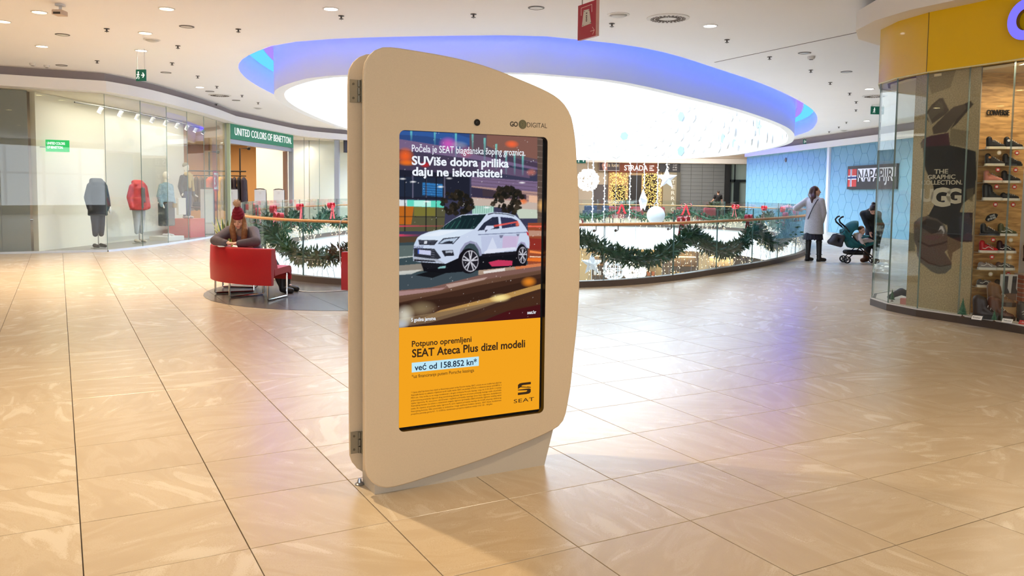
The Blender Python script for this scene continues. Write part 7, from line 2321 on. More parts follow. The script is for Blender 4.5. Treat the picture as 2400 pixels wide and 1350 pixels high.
# red hanging car park sign
rs = thing('hanging_sign', 'dark red hanging sign with a bank note symbol and arrow', 'sign', (0.841, 9.5, 3.225), math.radians(28.85 - 90))
MB().box(-0.195, 0.172, -0.02, 0.02, 0, 0.395).build('panel', mat('sign_crimson', (164, 26, 54), 0.4), rs)
MB().box(0.172, 0.178, -0.02, 0.02, 0, 0.395).build('side_edge', mat('sign_edge_pink', (206, 160, 150), 0.5), rs)
for x in (-0.14, 0.12):
    MB().tube([(x, 0, 0.395), (x, 0, ZC - 3.225)], 0.006, 6).build('rod', M_steel, rs)
M_spink = mat('sign_pink_print', (232, 190, 186), 0.5)
RM = frame((0, -0.021, 0), (1, 0, 0), (0, 0, 1))
MB().tube([(-0.125, -0.021, 0.272), (-0.127, -0.021, 0.357), (0.088, -0.021, 0.36), (0.09, -0.021, 0.275)], 0.004, 4).build('bracket_line', M_spink, rs)
MB().prism([(-0.107, 0.142), (0.082, 0.150), (0.036, 0.317), (-0.073, 0.322)], 0, 0.002, RM).build('note_field', mat('sign_note', (206, 200, 190), 0.5), rs)
w = MB()
text_in(w, '100', -0.05, 0.05, -0.014, 0.014, frame((-0.012, -0.0235, 0.235), (0, 0, -1), (1, 0, 0)), 0.02, 0.001)
w.build('note_numerals', mat('sign_print_dark', (70, 30, 44), 0.5), rs)
w = MB()
for x, z in ((-0.092, 0.152), (0.062, 0.158), (-0.068, 0.305), (0.022, 0.302)):
    w.box(x, x + 0.018, z, z + 0.006, 0, 0.003, RM)
w.build('note_corners', MATS['sign_print_dark'], rs)
w = MB().tube([(0.068, -0.021, 0.065), (0.146, -0.021, 0.065)], 0.004, 4).tube([(0.105, -0.021, 0.105), (0.148, -0.021, 0.065), (0.114, -0.021, 0.024)], 0.004, 4)
w.build('arrow', M_spink, rs)

# ------------------------------------------------------------------ red quarter-ring benches
M_leather = mat('red_leather', (180, 8, 24), 0.45, noise=0.04, nscale=40)
M_chrome = mat('chrome', (206, 206, 208), 0.12, 1.0)
def arc_solid(prof, a0, a1, n=20):
    """sweep a closed (r, z) profile round the local z axis"""
    b = MB()
    k = len(prof)
    vs_ = []
    for q in range(n + 1):
        a = math.radians(a0 + (a1 - a0) * q / n)
        vs_ += [(r * math.cos(a), r * math.sin(a), z) for r, z in prof]
    fs_ = [(q * k + i, q * k + (i + 1) % k, (q + 1) * k + (i + 1) % k, (q + 1) * k + i) for q in range(n) for i in range(k)]
    fs_ += [tuple(range(k)), tuple(range(n * k + k - 1, n * k - 1, -1))]
    return b.add(vs_, fs_)
def make_bench(loc, label):
    t = thing('curved_bench', label, 'bench', loc, 0, 'red curved benches')
    A0, A1 = 172, 261
    fix_normals(arc_solid([(1.40, 0.21), (1.46, 0.21), (1.465, 0.4), (1.455, 0.67), (1.44, 0.69), (1.35, 0.69), (1.33, 0.67), (1.37, 0.40)], A0, A1).build('backrest', M_leather, t, 'auto'))
    fix_normals(arc_solid([(1.35, 0.68), (1.33, 0.67), (1.25, 0.42), (1.38, 0.42)], A0 + 0.4, A1 - 0.4).build('back_cushion', M_leather, t, 'auto'))
    fix_normals(arc_solid([(0.86, 0.30), (0.84, 0.30), (0.83, 0.36), (0.85, 0.42), (0.90, 0.435), (1.36, 0.42), (1.36, 0.33), (0.95, 0.35), (0.90, 0.33)], A0, A1).build('seat', M_leather, t, 'auto'))
    fix_normals(arc_solid([(0.83, 0.24), (0.86, 0.24), (0.87, 0.40), (0.84, 0.40)], A0, A1).build('front_apron', M_leather, t, 'auto'))
    for a in (A0 + 4, (A0 + A1) / 2 - 8, (A0 + A1) / 2 + 14, A1 - 3):
        ca, sa = math.cos(math.radians(a)), math.sin(math.radians(a))
        P = lambda r, z: (r * ca, r * sa, z)
        MB().tube([P(1.41, 0.25), P(1.41, 0.03), P(1.395, 0.015), P(0.90, 0.015), P(0.885, 0.03), P(0.885, 0.33)], 0.014, 8).build('leg_frame', M_chrome, t, 'auto')
    return t
bench = make_bench((-2.9, 12.1, 0.004), 'red leather curved bench with the seated woman')
bench2 = dup(bench, (-1.92, 11.76, 0.004), math.radians(89), 'red leather curved bench mostly hidden behind the kiosk')
cb = MB().tube(smooth_open([(-3.3, 12.2, 0.012), (-2.95, 11.75, 0.012), (-2.5, 11.9, 0.012), (-2.3, 12.25, 0.012), (-2.42, 12.52, 0.03), (-2.62, 12.62, 0.25), (-2.66, 12.64, 0.8), (-2.62, 12.62, 1.02), (-2.5, 12.63, 1.03), (-2.40, 12.70, 0.98), (-2.38, 12.72, 0.85)], 40), 0.007, 6)
tag(cb.build('white_cable', mat('cable_white', (226, 222, 218), 0.5), None, True), 'white power cable running from the floor up over the handrail', 'cable')
# snake plant
pt_ = thing('snake_plant', 'snake plant with upright yellow-edged leaves behind the red bench', 'plant', (-4.78, 13.75, 0))
MB().lathe([(0.16, 0), (0.20, 0.40), (0.17, 0.40), (0.16, 0.36)], 20).build('pot', mat('pot_white', (214, 208, 200), 0.5), pt_, 'auto')
rl = random.Random(9)
for k in range(13):
    a = k * 2.4
    lean = rl.uniform(0.08, 0.26); h_ = rl.uniform(0.42, 0.66)
    dx, dy = math.cos(a), math.sin(a)
    e_, m_ = MB(), MB()
    L_, Rr, Le, Re = [], [], [], []
    for q in range(7):
        f = q / 6
        c = Vector((dx * (0.05 + lean * f * f), dy * (0.05 + lean * f * f), 0.36 + h_ * f))
        wd = 0.034 * math.sin(math.pi * (0.18 + 0.82 * f)) ** 0.7 + 0.002
        sdir = Vector((-dy, dx, 0))
        fold = Vector((dx, dy, 0)) * 0.008
        L_.append(c - sdir * wd * 0.72); Rr.append(c + sdir * wd * 0.72); Le.append(c - sdir * wd + fold); Re.append(c + sdir * wd + fold)
    m_.add(L_ + Rr, [(i, i + 1, i + 8, i + 7) for i in range(6)])
    e_.add(L_ + Le, [(i, i + 1, i + 8, i + 7) for i in range(6)]); e_.add(Rr + Re, [(i, i + 1, i + 8, i + 7) for i in range(6)])
    lf = m_.build('leaf', mat('snake_green', (58, 82, 50), 0.45, noise=0.3, nscale=30), pt_, True)
    e_.build('leaf_edge', mat('snake_yellow', (196, 196, 92), 0.5), lf, True)

# ------------------------------------------------------------------ people
M_skin = mat('skin', (226, 176, 150), 0.5)
M_skin2 = mat('skin_child', (236, 192, 168), 0.5)
def head_mb(b, M, s=1.0):
    """head volumes in a frame: x right, -y face, z up, origin at head centre"""
    def T(p): return M @ (Vector(p) * s)
    h = MB()
    h.ball((0, 0.012, 0.022), (0.072, 0.088, 0.088), 18, 12)
    h.ball((0, -0.022, -0.035), (0.058, 0.062, 0.072), 16, 10)
    h.ball((0, -0.055, -0.088), (0.028, 0.026, 0.022), 12, 8)
    h.cap((0, -0.082, 0.012), (0, -0.100, -0.022), 0.009, 0.013)
    h.cap((-0.02, -0.078, -0.055), (0.02, -0.078, -0.055), 0.010, 0.010)
    for sx in (-1, 1):
        h.ball((sx * 0.074, 0.008, -0.012), (0.012, 0.02, 0.03), 10, 6)
        h.ball((sx * 0.035, -0.055, -0.03), (0.024, 0.026, 0.024), 10, 6)
    b.v, b.f = b.v, b.f
    o = len(b.v)
    b.v += [tuple(T(p)) for p in h.v]
    b.f += [tuple(i + o for i in f) for f in h.f]
    return b
def face_parts(M, parent, s=1.0, lip=(176, 92, 92), closed=False):
    def T(p): return M @ (Vector(p) * s)
    for sx in (-1, 1):
        e = MB().ball((0, 0, 0), (0.013, 0.006, 0.0035 if closed else 0.007), 10, 6)
        e.v = [tuple(T(Vector(p) + Vector((sx * 0.031, -0.0775, 0.006)))) for p in e.v]
        e.build('eye', mat('eye_dark', (48, 36, 32), 0.3), parent, True)
        br = MB().tube([T((sx * 0.016, -0.084, 0.026)), T((sx * 0.032, -0.083, 0.031)), T((sx * 0.050, -0.072, 0.026))], 0.0032 * s, 5)
        br.build('eyebrow', mat('brow_brown', (84, 58, 44), 0.8), parent)
    MB().tube([T((-0.021, -0.0865, -0.055)), T((0, -0.0905, -0.053)), T((0.021, -0.0865, -0.055))], [0.003 * s, 0.0055 * s, 0.003 * s], 6).build('lips', mat('lips_%d' % lip[0], lip, 0.5), parent)
def hand_mb(b, wrist, direction, palm_n, s=1.0, curl=0.35):
    """palm, four unequal bent fingers and a thumb"""
    w = Vector(wrist); d = Vector(direction).normalized(); n = Vector(palm_n)
    n = (n - d * n.dot(d)).normalized(); side = d.cross(n)
    b.cap(w, w + d * 0.03 * s, 0.024 * s, 0.026 * s)
    for q in (-1, 0, 1):
        b.cap(w + d * 0.03 * s + side * q * 0.018 * s, w + d * 0.085 * s + side * q * 0.022 * s, 0.016 * s, 0.014 * s)
    for q, L in ((-1.5, 0.062), (-0.5, 0.075), (0.5, 0.078), (1.5, 0.068)):
        p0 = w + d * 0.085 * s + side * q * 0.021 * s
        d1 = (d + side * q * 0.06 + n * curl * 0.5).normalized()
        p1 = p0 + d1 * L * 0.5 * s
        d2 = (d + n * curl * 1.6).normalized()
        b.cap(p0, p1, 0.0095 * s, 0.009 * s)
        b.cap(p1, p1 + d2 * L * 0.5 * s, 0.009 * s, 0.0075 * s)
    t0 = w + d * 0.03 * s + side * 0.024 * s
    t1 = t0 + (d * 0.6 + side * 0.9 + n * 0.2).normalized() * 0.04 * s
    b.cap(t0, t1, 0.013 * s, 0.010 * s).cap(t1, t1 + (d * 0.9 + side * 0.25 + n * 0.3).normalized() * 0.03 * s, 0.010 * s, 0.008 * s)
def limb(b, pts, rad):
    for i in range(len(pts) - 1):
        b.cap(pts[i], pts[i + 1], rad[i], rad[i + 1])
def body_mb(J, HM, s=1.0):
    b = MB()
    limb(b, [J['pelvis'], J['waist'], J['chest'], J['neck']], [0.125 * s, 0.11 * s, 0.12 * s, 0.055 * s])
    b.cap(J['neck'], J['head'], 0.048 * s, 0.046 * s)
    for k in 'LR':
        b.cap(J['chest'], J['sh' + k], 0.09 * s, 0.06 * s)
        limb(b, [J['sh' + k], J['el' + k], J['wr' + k]], [0.052 * s, 0.040 * s, 0.027 * s])
        hand_mb(b, J['wr' + k], J['hd' + k], J.get('pn' + k, (0, 0, -1)), s)
        b.cap(J['pelvis'], J['hip' + k], 0.11 * s, 0.09 * s)
        limb(b, [J['hip' + k], J['kn' + k], J['an' + k]], [0.085 * s, 0.056 * s, 0.036 * s])
        b.cap(J['an' + k], J['toe' + k], 0.035 * s, 0.028 * s)
    head_mb(b, HM, s)
    return b
def head_frame(c, face, tilt=0.0, roll=0.0):
    f = Vector(face).normalized()
    ang = math.atan2(f.y, f.x) + math.pi / 2
    return Matrix.Translation(c) @ Matrix.Rotation(ang, 4, 'Z') @ Matrix.Rotation(tilt, 4, 'X') @ Matrix.Rotation(roll, 4, 'Y')
def V(*p): return Vector(p)

# --- woman reading on the bench
O = V(-3.6, 11.6, 0)
def rel(x, y, z): return V(x, y, z) - O
t = thing('person', 'seated woman in a wine-red pompom hat and grey cardigan leaning on the bench', 'person', tuple(O))
J = dict(pelvis=rel(-3.70, 11.68, .53), waist=rel(-3.70, 11.58, .66), chest=rel(-3.73, 11.44, .82), neck=rel(-3.75, 11.36, .94), head=rel(-3.755, 11.29, 1.045),
         shL=rel(-3.59, 11.40, .88), shR=rel(-3.93, 11.42, .88), elL=rel(-3.46, 11.10, .765), elR=rel(-4.06, 11.22, .765), wrL=rel(-3.66, 11.02, .745), wrR=rel(-3.86, 11.06, .745), hdL=(-1, 0.15, 0), hdR=(1, -0.2, 0), pnL=(0, 0, -1), pnR=(0, 0, -1),
         hipL=rel(-3.66, 11.76, .50), hipR=rel(-3.76, 11.84, .50), knL=rel(-3.47, 11.78, .48), knR=rel(-3.54, 12.0, .48), anL=rel(-3.25, 11.62, .09), anR=rel(-3.26, 11.86, .09), toeL=rel(-3.12, 11.58, .045), toeR=rel(-3.10, 11.80, .045))
HMx = head_frame(J['head'], (0.05, -1, 0), math.radians(24))
blob('body', body_mb(J, HMx), M_skin, t, 0.008, 3)
face_parts(HMx, t, 1.0, (186, 96, 96), True)
b = MB()
limb(b, [J['pelvis'], J['waist'], J['chest']], [0.165, 0.15, 0.15])
for k in 'LR':
    b.cap(J['chest'] + V(0, 0, .0), J['sh' + k], 0.11, 0.085)
    limb(b, [J['sh' + k], J['el' + k], J['wr' + k]], [0.082, 0.066, 0.046])
b.cap(J['neck'] + V(0, .05, -.03), J['chest'], 0.085, 0.11)
blob('cardigan', b, mat('cardigan_grey', (98, 88, 94), 0.9, noise=0.12, nscale=30), t, 0.012, 4)
b = MB().cap(J['chest'] + V(0, -0.075, 0.06), J['waist'] + V(0.01, -0.085, 0.02), 0.095, 0.105)
blob('top', b, mat('top_taupe', (148, 120, 104), 0.85), t, 0.012, 4)
b = MB()
for k in 'LR':
    b.cap(J['pelvis'], J['hip' + k], 0.13, 0.105); limb(b, [J['hip' + k], J['kn' + k], J['an' + k]], [0.10, 0.07, 0.05])
blob('trousers', b, mat('black_trousers', (30, 28, 32), 0.8), t, 0.014, 3)
b = MB()
for k in 'LR':
    b.cap(J['an' + k] + V(0, 0, .12), J['an' + k], 0.055, 0.056).cap(J['an' + k] + V(0, 0, -.03), J['toe' + k], 0.052, 0.042)
blob('boots', b, mat('black_boot', (22, 20, 22), 0.5), t, 0.01, 3)
h = MB()
def hp_(p, r): 
    q = HMx @ Vector(p); h.ball(q, r, 12, 8)
for sx in (-1, 1):
    pts = [HMx @ V(sx * 0.066, -0.005, 0.05), HMx @ V(sx * 0.078, -0.012, -0.03), J['neck'] + V(sx * 0.085, -0.10, -0.02), J['chest'] + V(sx * 0.075 - (0.02 if sx < 0 else 0.03), -0.15, -0.02), J['chest'] + V(sx * 0.06 - 0.03, -0.16, -0.10)]
    limb(h, pts, [0.028, 0.032, 0.042, 0.040, 0.016])
h.cap(HMx @ V(0, 0.06, 0.0), J['neck'] + V(0, 0.06, -0.02), 0.07, 0.06)
blob('hair', h, mat('hair_light_brown', (150, 104, 66), 0.55, noise=0.3, nscale=40), t, 0.009, 2)
b = MB()
for z, rx, ry in ((0.048, 0.086, 0.100), (0.075, 0.087, 0.101), (0.11, 0.082, 0.094), (0.145, 0.068, 0.078), (0.175, 0.045, 0.05)):
    e = MB().ball((0, 0.012, z), (rx, ry, 0.032), 16, 8); b.v, o_ = b.v + [tuple(HMx @ V(*p)) for p in e.v], len(b.v); b.f += [tuple(i + o_ for i in f) for f in e.f]
blob('hat', b, mat('hat_wine', (128, 16, 40), 0.9, noise=0.15, nscale=60), t, 0.009, 2)
b = MB()
pc = HMx @ V(0, 0.02, 0.245)
rp = random.Random(2)
for _ in range(420):
    d = V(rp.gauss(0, 1), rp.gauss(0, 1), rp.gauss(0, 1)).normalized()
    s_ = d.cross(V(rp.gauss(0, 1), rp.gauss(0, 1), rp.gauss(0, 1))).normalized() * 0.008
    b.add([pc + s_, pc - s_, pc + d * 0.066 * rp.uniform(.8, 1.1)], [(0, 1, 2)])
b.ball(pc, 0.05, 10, 8)
b.build('pompom', mat('pompom_fur', (196, 164, 136), 0.9, noise=0.25, nscale=40), t)
ph_ = MB().cbox(-0.035, 0.035, -0.07, 0.07, 0, 0.009, 0.002).build('phone', mat('phone_case', (214, 220, 228), 0.3), None, at=(-3.90, 11.0, 0.697), rz=0.5)
tag(ph_, 'pale phone lying on the bench back before the seated woman', 'phone')

# --- woman in a grey coat at the balustrade
O = V(6.80, 18.55, 0)
t = thing('person', 'standing woman in a long grey coat and black boots at the balustrade', 'person', tuple(O))
J = dict(pelvis=V(0, 0, .93), waist=V(-.005, 0, 1.06), chest=V(-.01, .005, 1.25), neck=V(.0, .015, 1.42), head=V(.03, .03, 1.575),
         shL=V(-.125, .12, 1.37), shR=V(.10, -.12, 1.36), elL=V(-.395, .10, 1.19), elR=V(.165, -.13, 1.10), wrL=V(-.20, .30, 1.16), wrR=V(.145, -.09, .90), hdL=(0.9, 0.5, 0.1), hdR=(0.0, 0.1, -1), pnL=(0, 0, -1), pnR=(-1, .3, 0),
         hipL=V(-.075, .06, .90), hipR=V(.075, -.05, .90), knL=V(-.085, .06, .49), knR=V(.105, -.06, .49), anL=V(-.10, .05, .09), anR=V(.115, -.07, .09), toeL=V(.02, .10, .04), toeR=V(.26, -.03, .04))
HMx = head_frame(J['head'], (0.97, -0.22, 0), 0.02)
blob('body', body_mb(J, HMx), M_skin, t, 0.009, 3)
face_parts(HMx, t)
b = MB()
CR_ = Matrix.Rotation(math.radians(-50), 4, 'Z')
b.loft([(0, 0, .62, .225, .19), (0, 0, .80, .215, .175), (0, 0, .95, .20, .165), (0, 0, 1.08, .185, .155), (0, 0, 1.25, .19, .155), (0, 0, 1.36, .185, .14), (0, 0, 1.42, .13, .11), (0, 0, 1.47, .075, .075)], 24, CR_)
for k in 'LR':
    b.cap(J['chest'] + V(0, 0, .06), J['sh' + k], 0.10, 0.075)
    limb(b, [J['sh' + k], J['el' + k], J['wr' + k]], [0.078, 0.064, 0.052])
b.cap(V(.0, .01, 1.38), V(.005, .012, 1.44), 0.08, 0.07)
blob('coat', b, mat('coat_grey_wool', (200, 198, 200), 0.95, noise=0.12, nscale=45), t, 0.013, 4)
b = MB()
n_ = 40
ring0 = [(0.19 * math.cos(2 * math.pi * q / n_), 0.17 * math.sin(2 * math.pi * q / n_), 0.66) for q in range(n_)]
ring1 = [((0.215 + 0.012 * (q % 2)) * math.cos(2 * math.pi * q / n_) - 0.01, (0.19 + 0.012 * (q % 2)) * math.sin(2 * math.pi * q / n_), 0.50 - 0.02 * (q % 2)) for q in range(n_)]
b.add(ring0 + ring1, [(q, (q + 1) % n_, (q + 1) % n_ + n_, q + n_) for q in range(n_)])
b.build('lace_skirt', mat('black_lace', (42, 42, 52), 0.8, noise=0.5, nscale=60), t)
b = MB()
for k in 'LR':
    limb(b, [J['hip' + k], J['kn' + k], J['an' + k]], [0.095, 0.063, 0.045])
blob('tights', b, mat('black_tights', (20, 18, 22), 0.8), t, 0.013, 3)
b = MB()
for k in 'LR':
    top = J['kn' + k].lerp(J['an' + k], 0.08)
    b.cap(top, J['an' + k], 0.066, 0.052).cap(J['an' + k] + V(0, 0, -.035), J['toe' + k], 0.052, 0.040)
    b.box(J['an' + k].x - .05, J['an' + k].x + .03, J['an' + k].y - .04, J['an' + k].y + .04, 0.0, 0.05)
bt = blob('boots', b, mat('boot_leather', (26, 23, 24), 0.35), t, 0.010, 3)
b = MB()
for k in 'LR':
    for f in (0.12, 0.82):
        c = J['kn' + k].lerp(J['an' + k], f)
        b.tube([(c.x + 0.067 * math.cos(a * math.pi / 8), c.y + 0.067 * math.sin(a * math.pi / 8), c.z) for a in range(16)], 0.007, 5, True)
o = b.build('boot_straps', mat('strap_dark', (48, 42, 42), 0.4), bt)
o['kind'] = 'stuff'
h = MB()
e = MB().ball((0, 0.03, 0.03), (0.084, 0.092, 0.098), 16, 10); h.add(e.v, e.f, HMx)
limb(h, [HMx @ V(0.0, 0.07, 0.03), HMx @ V(0.03, 0.10, -0.08), V(-.08, -.055, 1.43), V(-.10, -.10, 1.33)], [0.075, 0.065, 0.055, 0.02])
limb(h, [HMx @ V(0.062, 0.02, 0.04), HMx @ V(0.068, 0.03, -0.06), V(.03, .09, 1.42)], [0.03, 0.035, 0.03])
limb(h, [HMx @ V(-0.062, 0.035, 0.04), HMx @ V(-0.07, 0.045, -0.06), V(-.05, -.08, 1.44)], [0.03, 0.035, 0.045])
blob('hair', h, mat('hair_dark_brown', (72, 44, 40), 0.5, noise=0.25, nscale=40), t, 0.010, 2)
MB().tube([(.07, -.115, 1.42), (.0, -.15, 1.38), (-.08, -.16, 1.25), (-.14, -.13, 1.08), (-.16, -.05, .95)], 0.009, 6).build('bag_strap', mat('strap_black', (44, 42, 48), 0.6), t)

# --- bending person beside the pushchair
O = V(8.05, 18.45, 0)
t = thing('person', 'person in dark clothes and brown ankle boots bending over the pushchair', 'person', tuple(O))
J = dict(pelvis=V(.14, .12, .86), waist=V(.08, .06, .98), chest=V(-.02, -.02, 1.08), neck=V(-.05, -.06, 1.15), head=V(-.04, -.15, 1.18),
         shL=V(-.16, .06, 1.08), shR=V(.09, -.10, 1.08), elL=V(-.14, -.06, .88), elR=V(.10, -.14, .86), wrL=V(-.08, -.14, .72), wrR=V(.03, -.18, .70), hdL=(0.1, 0.0, -1), hdR=(0, 0.0, -1), pnL=(1, 0, 0), pnR=(-1, 0, 0),
         hipL=V(.06, .16, .82), hipR=V(.2, .06, .82), knL=V(-.02, .05, .46), knR=V(.12, -.02, .46), anL=V(-.06, .05, .10), anR=V(.14, .04, .10), toeL=V(-.17, .0, .045), toeR=V(.05, -.06, .045))
HMx = head_frame(J['head'], (-0.25, -1, 0), math.radians(48))
blob('body', body_mb(J, HMx), M_skin, t, 0.010, 3)
face_parts(HMx, t, 1.0, (170, 90, 90), True)
b = MB()
limb(b, [J['pelvis'], J['waist'], J['chest']], [0.165, 0.155, 0.145])
for k in 'LR':
    b.cap(J['chest'], J['sh' + k], 0.12, 0.085); limb(b, [J['sh' + k], J['el' + k], J['wr' + k]], [0.08, 0.062, 0.046])
blob('jumper', b, mat('jumper_black', (34, 36, 36), 0.9, noise=0.15, nscale=30), t, 0.013, 4)
b = MB()
for k in 'LR':
    b.cap(J['pelvis'], J['hip' + k], 0.15, 0.12); limb(b, [J['hip' + k], J['kn' + k], J['an' + k]], [0.12, 0.085, 0.06])
b.cap(J['pelvis'], V(.06, .06, .5), 0.15, 0.12)
blob('trousers', b, mat('dark_trousers', (30, 30, 36), 0.85), t, 0.014, 3)
b = MB()
for k in 'LR':
    b.cap(J['an' + k] + V(0, 0, .13), J['an' + k], 0.068, 0.07).cap(J['an' + k] + V(0, 0, -.035), J['toe' + k], 0.062, 0.050)
blob('ankle_boots', b, mat('suede_brown', (96, 64, 48), 0.9), t, 0.012, 3)
h = MB()
e = MB().ball((0, 0.02, 0.035), (0.082, 0.092, 0.092), 16, 10); h.add(e.v, e.f, HMx)
e = MB().ball((0.0, 0.10, 0.09), (0.045, 0.045, 0.045), 12, 8); h.add(e.v, e.f, HMx)
blob('hair', h, mat('hair_black', (46, 36, 36), 0.5), t, 0.010, 2)

# --- pushchair, child and bag
O = V(7.60, 18.2, 0)
st = thing('pushchair', 'teal pushchair with raised canopy and black frame', 'pushchair', tuple(O), math.radians(-8))
M_teal = mat('teal_cloth', (30, 104, 110), 0.8, noise=0.12, nscale=12)
M_blk = mat('black_frame', (24, 24, 26), 0.4)
YW = 0.17
for s in (-1, 1):
    y = s * YW
    MB().tube([(-.31, y, 1.03), (-.36, y, 1.01), (-.40, y, .96), (-.38, y, .90), (-.25, y, .79)], 0.019, 8).build('handle', M_blk, st, True)
    MB().tube([(-.25, y, .79), (.05, y, .42), (.40, y, .09)], 0.013, 8).build('frame_tube', M_blk, st)
    MB().tube([(.12, y, .42), (-.20, y, .085)], 0.013, 8).build('frame_tube', M_blk, st)
    MB().tube([(-.18, y, .20), (.28, y, .20)], 0.010, 8).build('frame_tube', M_blk, st)
    for dy in (-.022, .022):
        tyre = MB().tube([(-.20 + 0.066 * math.cos(a * math.pi / 10), y + dy, .078 + 0.066 * math.sin(a * math.pi / 10)) for a in range(20)], 0.012, 8, True).build('tyre', mat('tyre_black', (26, 25, 26), 0.7), st, True)
        hb = MB()
        for q in range(3):
            a = q * 2 * math.pi / 3
            hb.tube([(-.20, y + dy, .078), (-.20 + 0.06 * math.cos(a), y + dy, .078 + 0.06 * math.sin(a))], 0.012, 6)
        hb.ball((-.20, y + dy, .078), 0.02, 8, 6)
        hb.build('wheel_hub', mat('hub_grey', (60, 60, 64), 0.5), st)
    MB().tube([(.41 + 0.055 * math.cos(a * math.pi / 10), y, .066 + 0.055 * math.sin(a * math.pi / 10)) for a in range(20)], 0.012, 8, True).build('tyre', MATS['tyre_black'], st, True)
    hb = MB().ball((.41, y, .066), 0.02, 8, 6)
    for q in range(3):
        a = q * 2 * math.pi / 3 + .4
        hb.tube([(.41, y, .066), (.41 + 0.05 * math.cos(a), y, .066 + 0.05 * math.sin(a))], 0.010, 6)
    hb.build('wheel_hub', MATS['hub_grey'], st)
MB().tube([(-.2, -YW, .085), (-.2, YW, .085)], 0.012, 8).build('axle', M_blk, st)
b = MB()
na, nb = 14, 12
vs_ = []
for i in range(na + 1):
    a = math.radians(80 + (200 - 80) * i / na)
    for j in range(nb + 1):
        q = math.radians(-90 + 180 * j / nb)
        vs_.append((-.02 + .30 * math.cos(a) * (0.35 + 0.65 * math.cos(q)), 0.19 * math.sin(q), .60 + .36 * math.sin(a) * (0.45 + 0.55 * math.cos(q)) - 0.02))
b.add(vs_, [(i * (nb + 1) + j, i * (nb + 1) + j + 1, (i + 1) * (nb + 1) + j + 1, (i + 1) * (nb + 1) + j) for i in range(na) for j in range(nb)])
cn = b.build('canopy', M_teal, st, True)
so = cn.modifiers.new('thickness', 'SOLIDIFY'); so.thickness = 0.012
b = MB()
for y in (-.12, 0, .12):
    b.cap((-.27, y, .70), (-.10, y, .40), .05, .07).cap((-.10, y, .40), (.12, y, .38), .06, .05)
for y in (-.16, .16):
    b.cap((-.27, y, .66), (-.02, y, .44), .035, .05).cap((-.02, y, .44), (.14, y, .42), .05, .035)
blob('seat', b, M_teal, st, 0.014, 3)
b = MB()
for y in (-.10, 0, .10):
    b.cap((.14, y, .38), (.40, y, .47), .045, .035)
blob('leg_rest', b, M_teal, st, 0.014, 3)
MB().tube(smooth_open([(.02, -.2, .48), (.06, -.2, .56), (.22, -.18, .60), (.26, 0, .605), (.22, .18, .60), (.06, .2, .56), (.02, .2, .48)], 24), 0.018, 8).build('bumper_bar', M_teal, st, True)
b = MB()
for y in (-.12, 0, .12):
    b.cap((-.18, y, .24), (.10, y, .24), .05, .05)
blob('basket', b, mat('basket_black', (34, 33, 34), 0.8), st, 0.014, 2)
hb_ = thing('hanging_bag', 'dark grey bag hanging from the pushchair handles', 'bag', (7.16, 18.18, 0.40), math.radians(-8))
b = MB()
for y in (-.10, 0, .10):
    b.cap((-.10, y, .06), (.08, y, .0), .06, .05).cap((-.02, y, .20), (.12, y, .18), .045, .05).cap((-.08, y, .08), (.0, y, .2), .06, .05).cap((.08, y, .02), (.12, y, .16), .05, .05)
blob('bag_body', b, mat('bag_charcoal', (66, 66, 72), 0.75), hb_, 0.014, 2)
MB().tube(smooth_open([(-.12, -.06, .19), (-.02, -.1, .25), (.10, -.12, .28), (.17, -.12, .40)], 12), 0.008, 6).build('strap', M_blk, hb_)
t = thing('person', 'small child in a cream jumper sitting in the pushchair', 'person', (7.64, 18.17, 0))
J = dict(pelvis=V(-.02, 0, .47), waist=V(-.03, -.01, .53), chest=V(-.01, -.02, .60), neck=V(.02, -.03, .655), head=V(.06, -.05, .725),
         shL=V(-.02, .08, .62), shR=V(.0, -.11, .62), elL=V(.06, .12, .55), elR=V(-.02, -.17, .53), wrL=V(.16, .08, .54), wrR=V(.03, -.19, .46), hdL=(1, -.2, 0), hdR=(.7, -.1, -.5), pnL=(0, 0, -1), pnR=(0, .2, -1),
         hipL=V(.02, .06, .47), hipR=V(.02, -.07, .47), knL=V(.17, .07, .52), knR=V(.18, -.09, .52), anL=V(.28, .07, .47), anR=V(.08, -.16, .40), toeL=V(.33, .07, .52), toeR=V(.05, -.18, .34))
J['anR'] = V(.30, -.09, .48); J['toeR'] = V(.35, -.10, .53)
HMx = head_frame(J['head'], (0.35, -1, 0), math.radians(8))
blob('body', body_mb(J, HMx, 0.55), M_skin2, t, 0.008, 3)
b = MB(); head_mb(b, HMx, 0.86)
blob('face', b, M_skin2, t, 0.008, 3)
face_parts(HMx, t, 0.86, (196, 110, 110))
b = MB()
limb(b, [J['pelvis'], J['waist'], J['chest']], [0.10, 0.095, 0.085])
for k in 'LR':
    b.cap(J['chest'], J['sh' + k], 0.07, 0.052); limb(b, [J['sh' + k], J['el' + k], J['wr' + k]], [0.052, 0.042, 0.032])
blob('jumper', b, mat('jumper_cream', (236, 222, 214), 0.9), t, 0.010, 3)
b = MB()
for k in 'LR':
    b.cap(J['pelvis'], J['hip' + k], 0.08, 0.065); limb(b, [J['hip' + k], J['kn' + k], J['an' + k]], [0.062, 0.05, 0.038])
blob('leggings', b, mat('leggings_grey', (206, 196, 196), 0.9), t, 0.010, 3)
h = MB(); e = MB().ball((0, 0.022, 0.036), (0.076, 0.086, 0.080), 16, 10); h.add([tuple(V(*p) * 0.9) for p in e.v], e.f, HMx)
blob('hair', h, mat('hair_child', (104, 74, 56), 0.6), t, 0.008, 2)

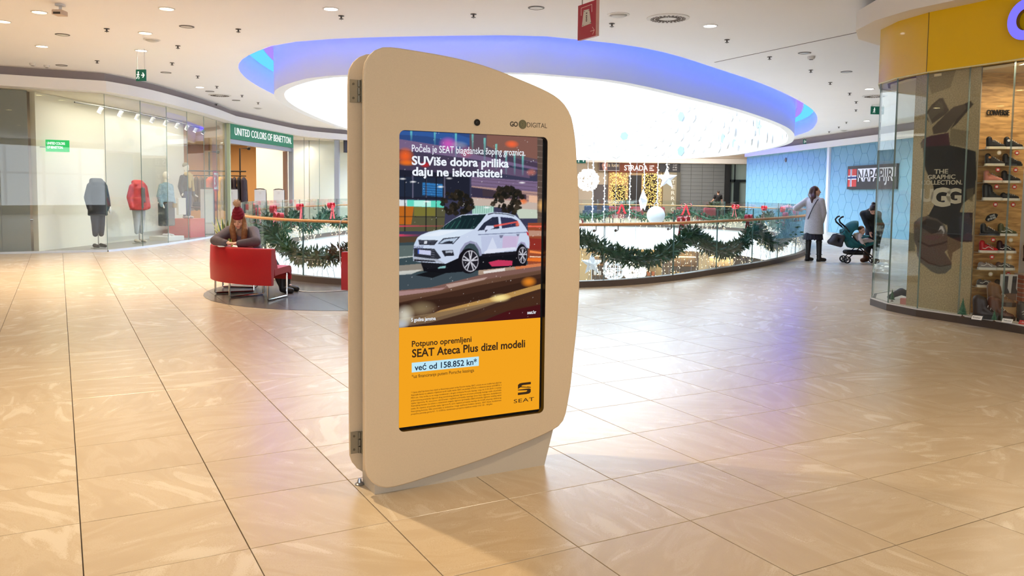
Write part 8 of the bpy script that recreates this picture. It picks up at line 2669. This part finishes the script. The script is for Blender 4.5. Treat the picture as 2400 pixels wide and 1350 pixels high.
# --- man in a black t-shirt at the far end
O = V(13.95, 56, 0)
t = thing('person', 'man in a black t-shirt walking away by the grey tiled wall', 'person', tuple(O))
J = dict(pelvis=V(0, 0, .97), waist=V(0, 0, 1.1), chest=V(0, 0, 1.32), neck=V(0, 0, 1.50), head=V(0, -.0, 1.655),
         shL=V(-.19, 0, 1.44), shR=V(.19, 0, 1.44), elL=V(-.30, .05, 1.16), elR=V(.27, .02, 1.14), wrL=V(-.36, .22, 1.06), wrR=V(.30, .06, .90), hdL=(-.2, 1, 0), hdR=(0, .1, -1),
         hipL=V(-.09, 0, .94), hipR=V(.09, 0, .94), knL=V(-.10, .08, .52), knR=V(.10, -.04, .52), anL=V(-.10, .12, .09), anR=V(.10, -.14, .10), toeL=V(-.11, .26, .04), toeR=V(.11, 0.0, .04))
HMx = head_frame(J['head'], (0, 1, 0), 0.05)
blob('body', body_mb(J, HMx, 1.1), M_skin, t, 0.014, 3)
face_parts(HMx, t, 1.1)
b = MB()
limb(b, [J['pelvis'], J['waist'], J['chest']], [0.165, 0.165, 0.18])
for k in 'LR':
    b.cap(J['chest'] + V(0, 0, .05), J['sh' + k], 0.14, 0.095); b.cap(J['sh' + k], J['sh' + k].lerp(J['el' + k], .6), 0.085, 0.075)
blob('t_shirt', b, mat('tshirt_black', (22, 22, 26), 0.85), t, 0.018, 3)
b = MB()
for k in 'LR':
    b.cap(J['pelvis'], J['hip' + k], 0.15, 0.12); limb(b, [J['hip' + k], J['kn' + k], J['an' + k]], [0.115, 0.085, 0.06])
blob('trousers', b, mat('dark_trousers', (30, 30, 36), 0.85), t, 0.018, 3)
b = MB()
for k in 'LR':
    b.cap(J['an' + k] + V(0, 0, -.04), J['toe' + k], 0.058, 0.046)
blob('shoes', b, mat('black_boot', (22, 20, 22), 0.5), t, 0.014, 2)
h = MB(); e = MB().ball((0, 0.022, 0.04), (0.082, 0.092, 0.088), 16, 10); h.add([tuple(V(*p) * 1.1) for p in e.v], e.f, HMx)
blob('hair', h, mat('hair_black', (46, 36, 36), 0.5), t, 0.012, 2)

# lettering and other print too small to pick apart stays joined
for o in C.objects:
    if o.type == 'MESH' and ('lettering' in o.name or 'note_corners' in o.name or 'maker_rings' in o.name or 'running_figure' in o.name):
        o['kind'] = 'stuff'
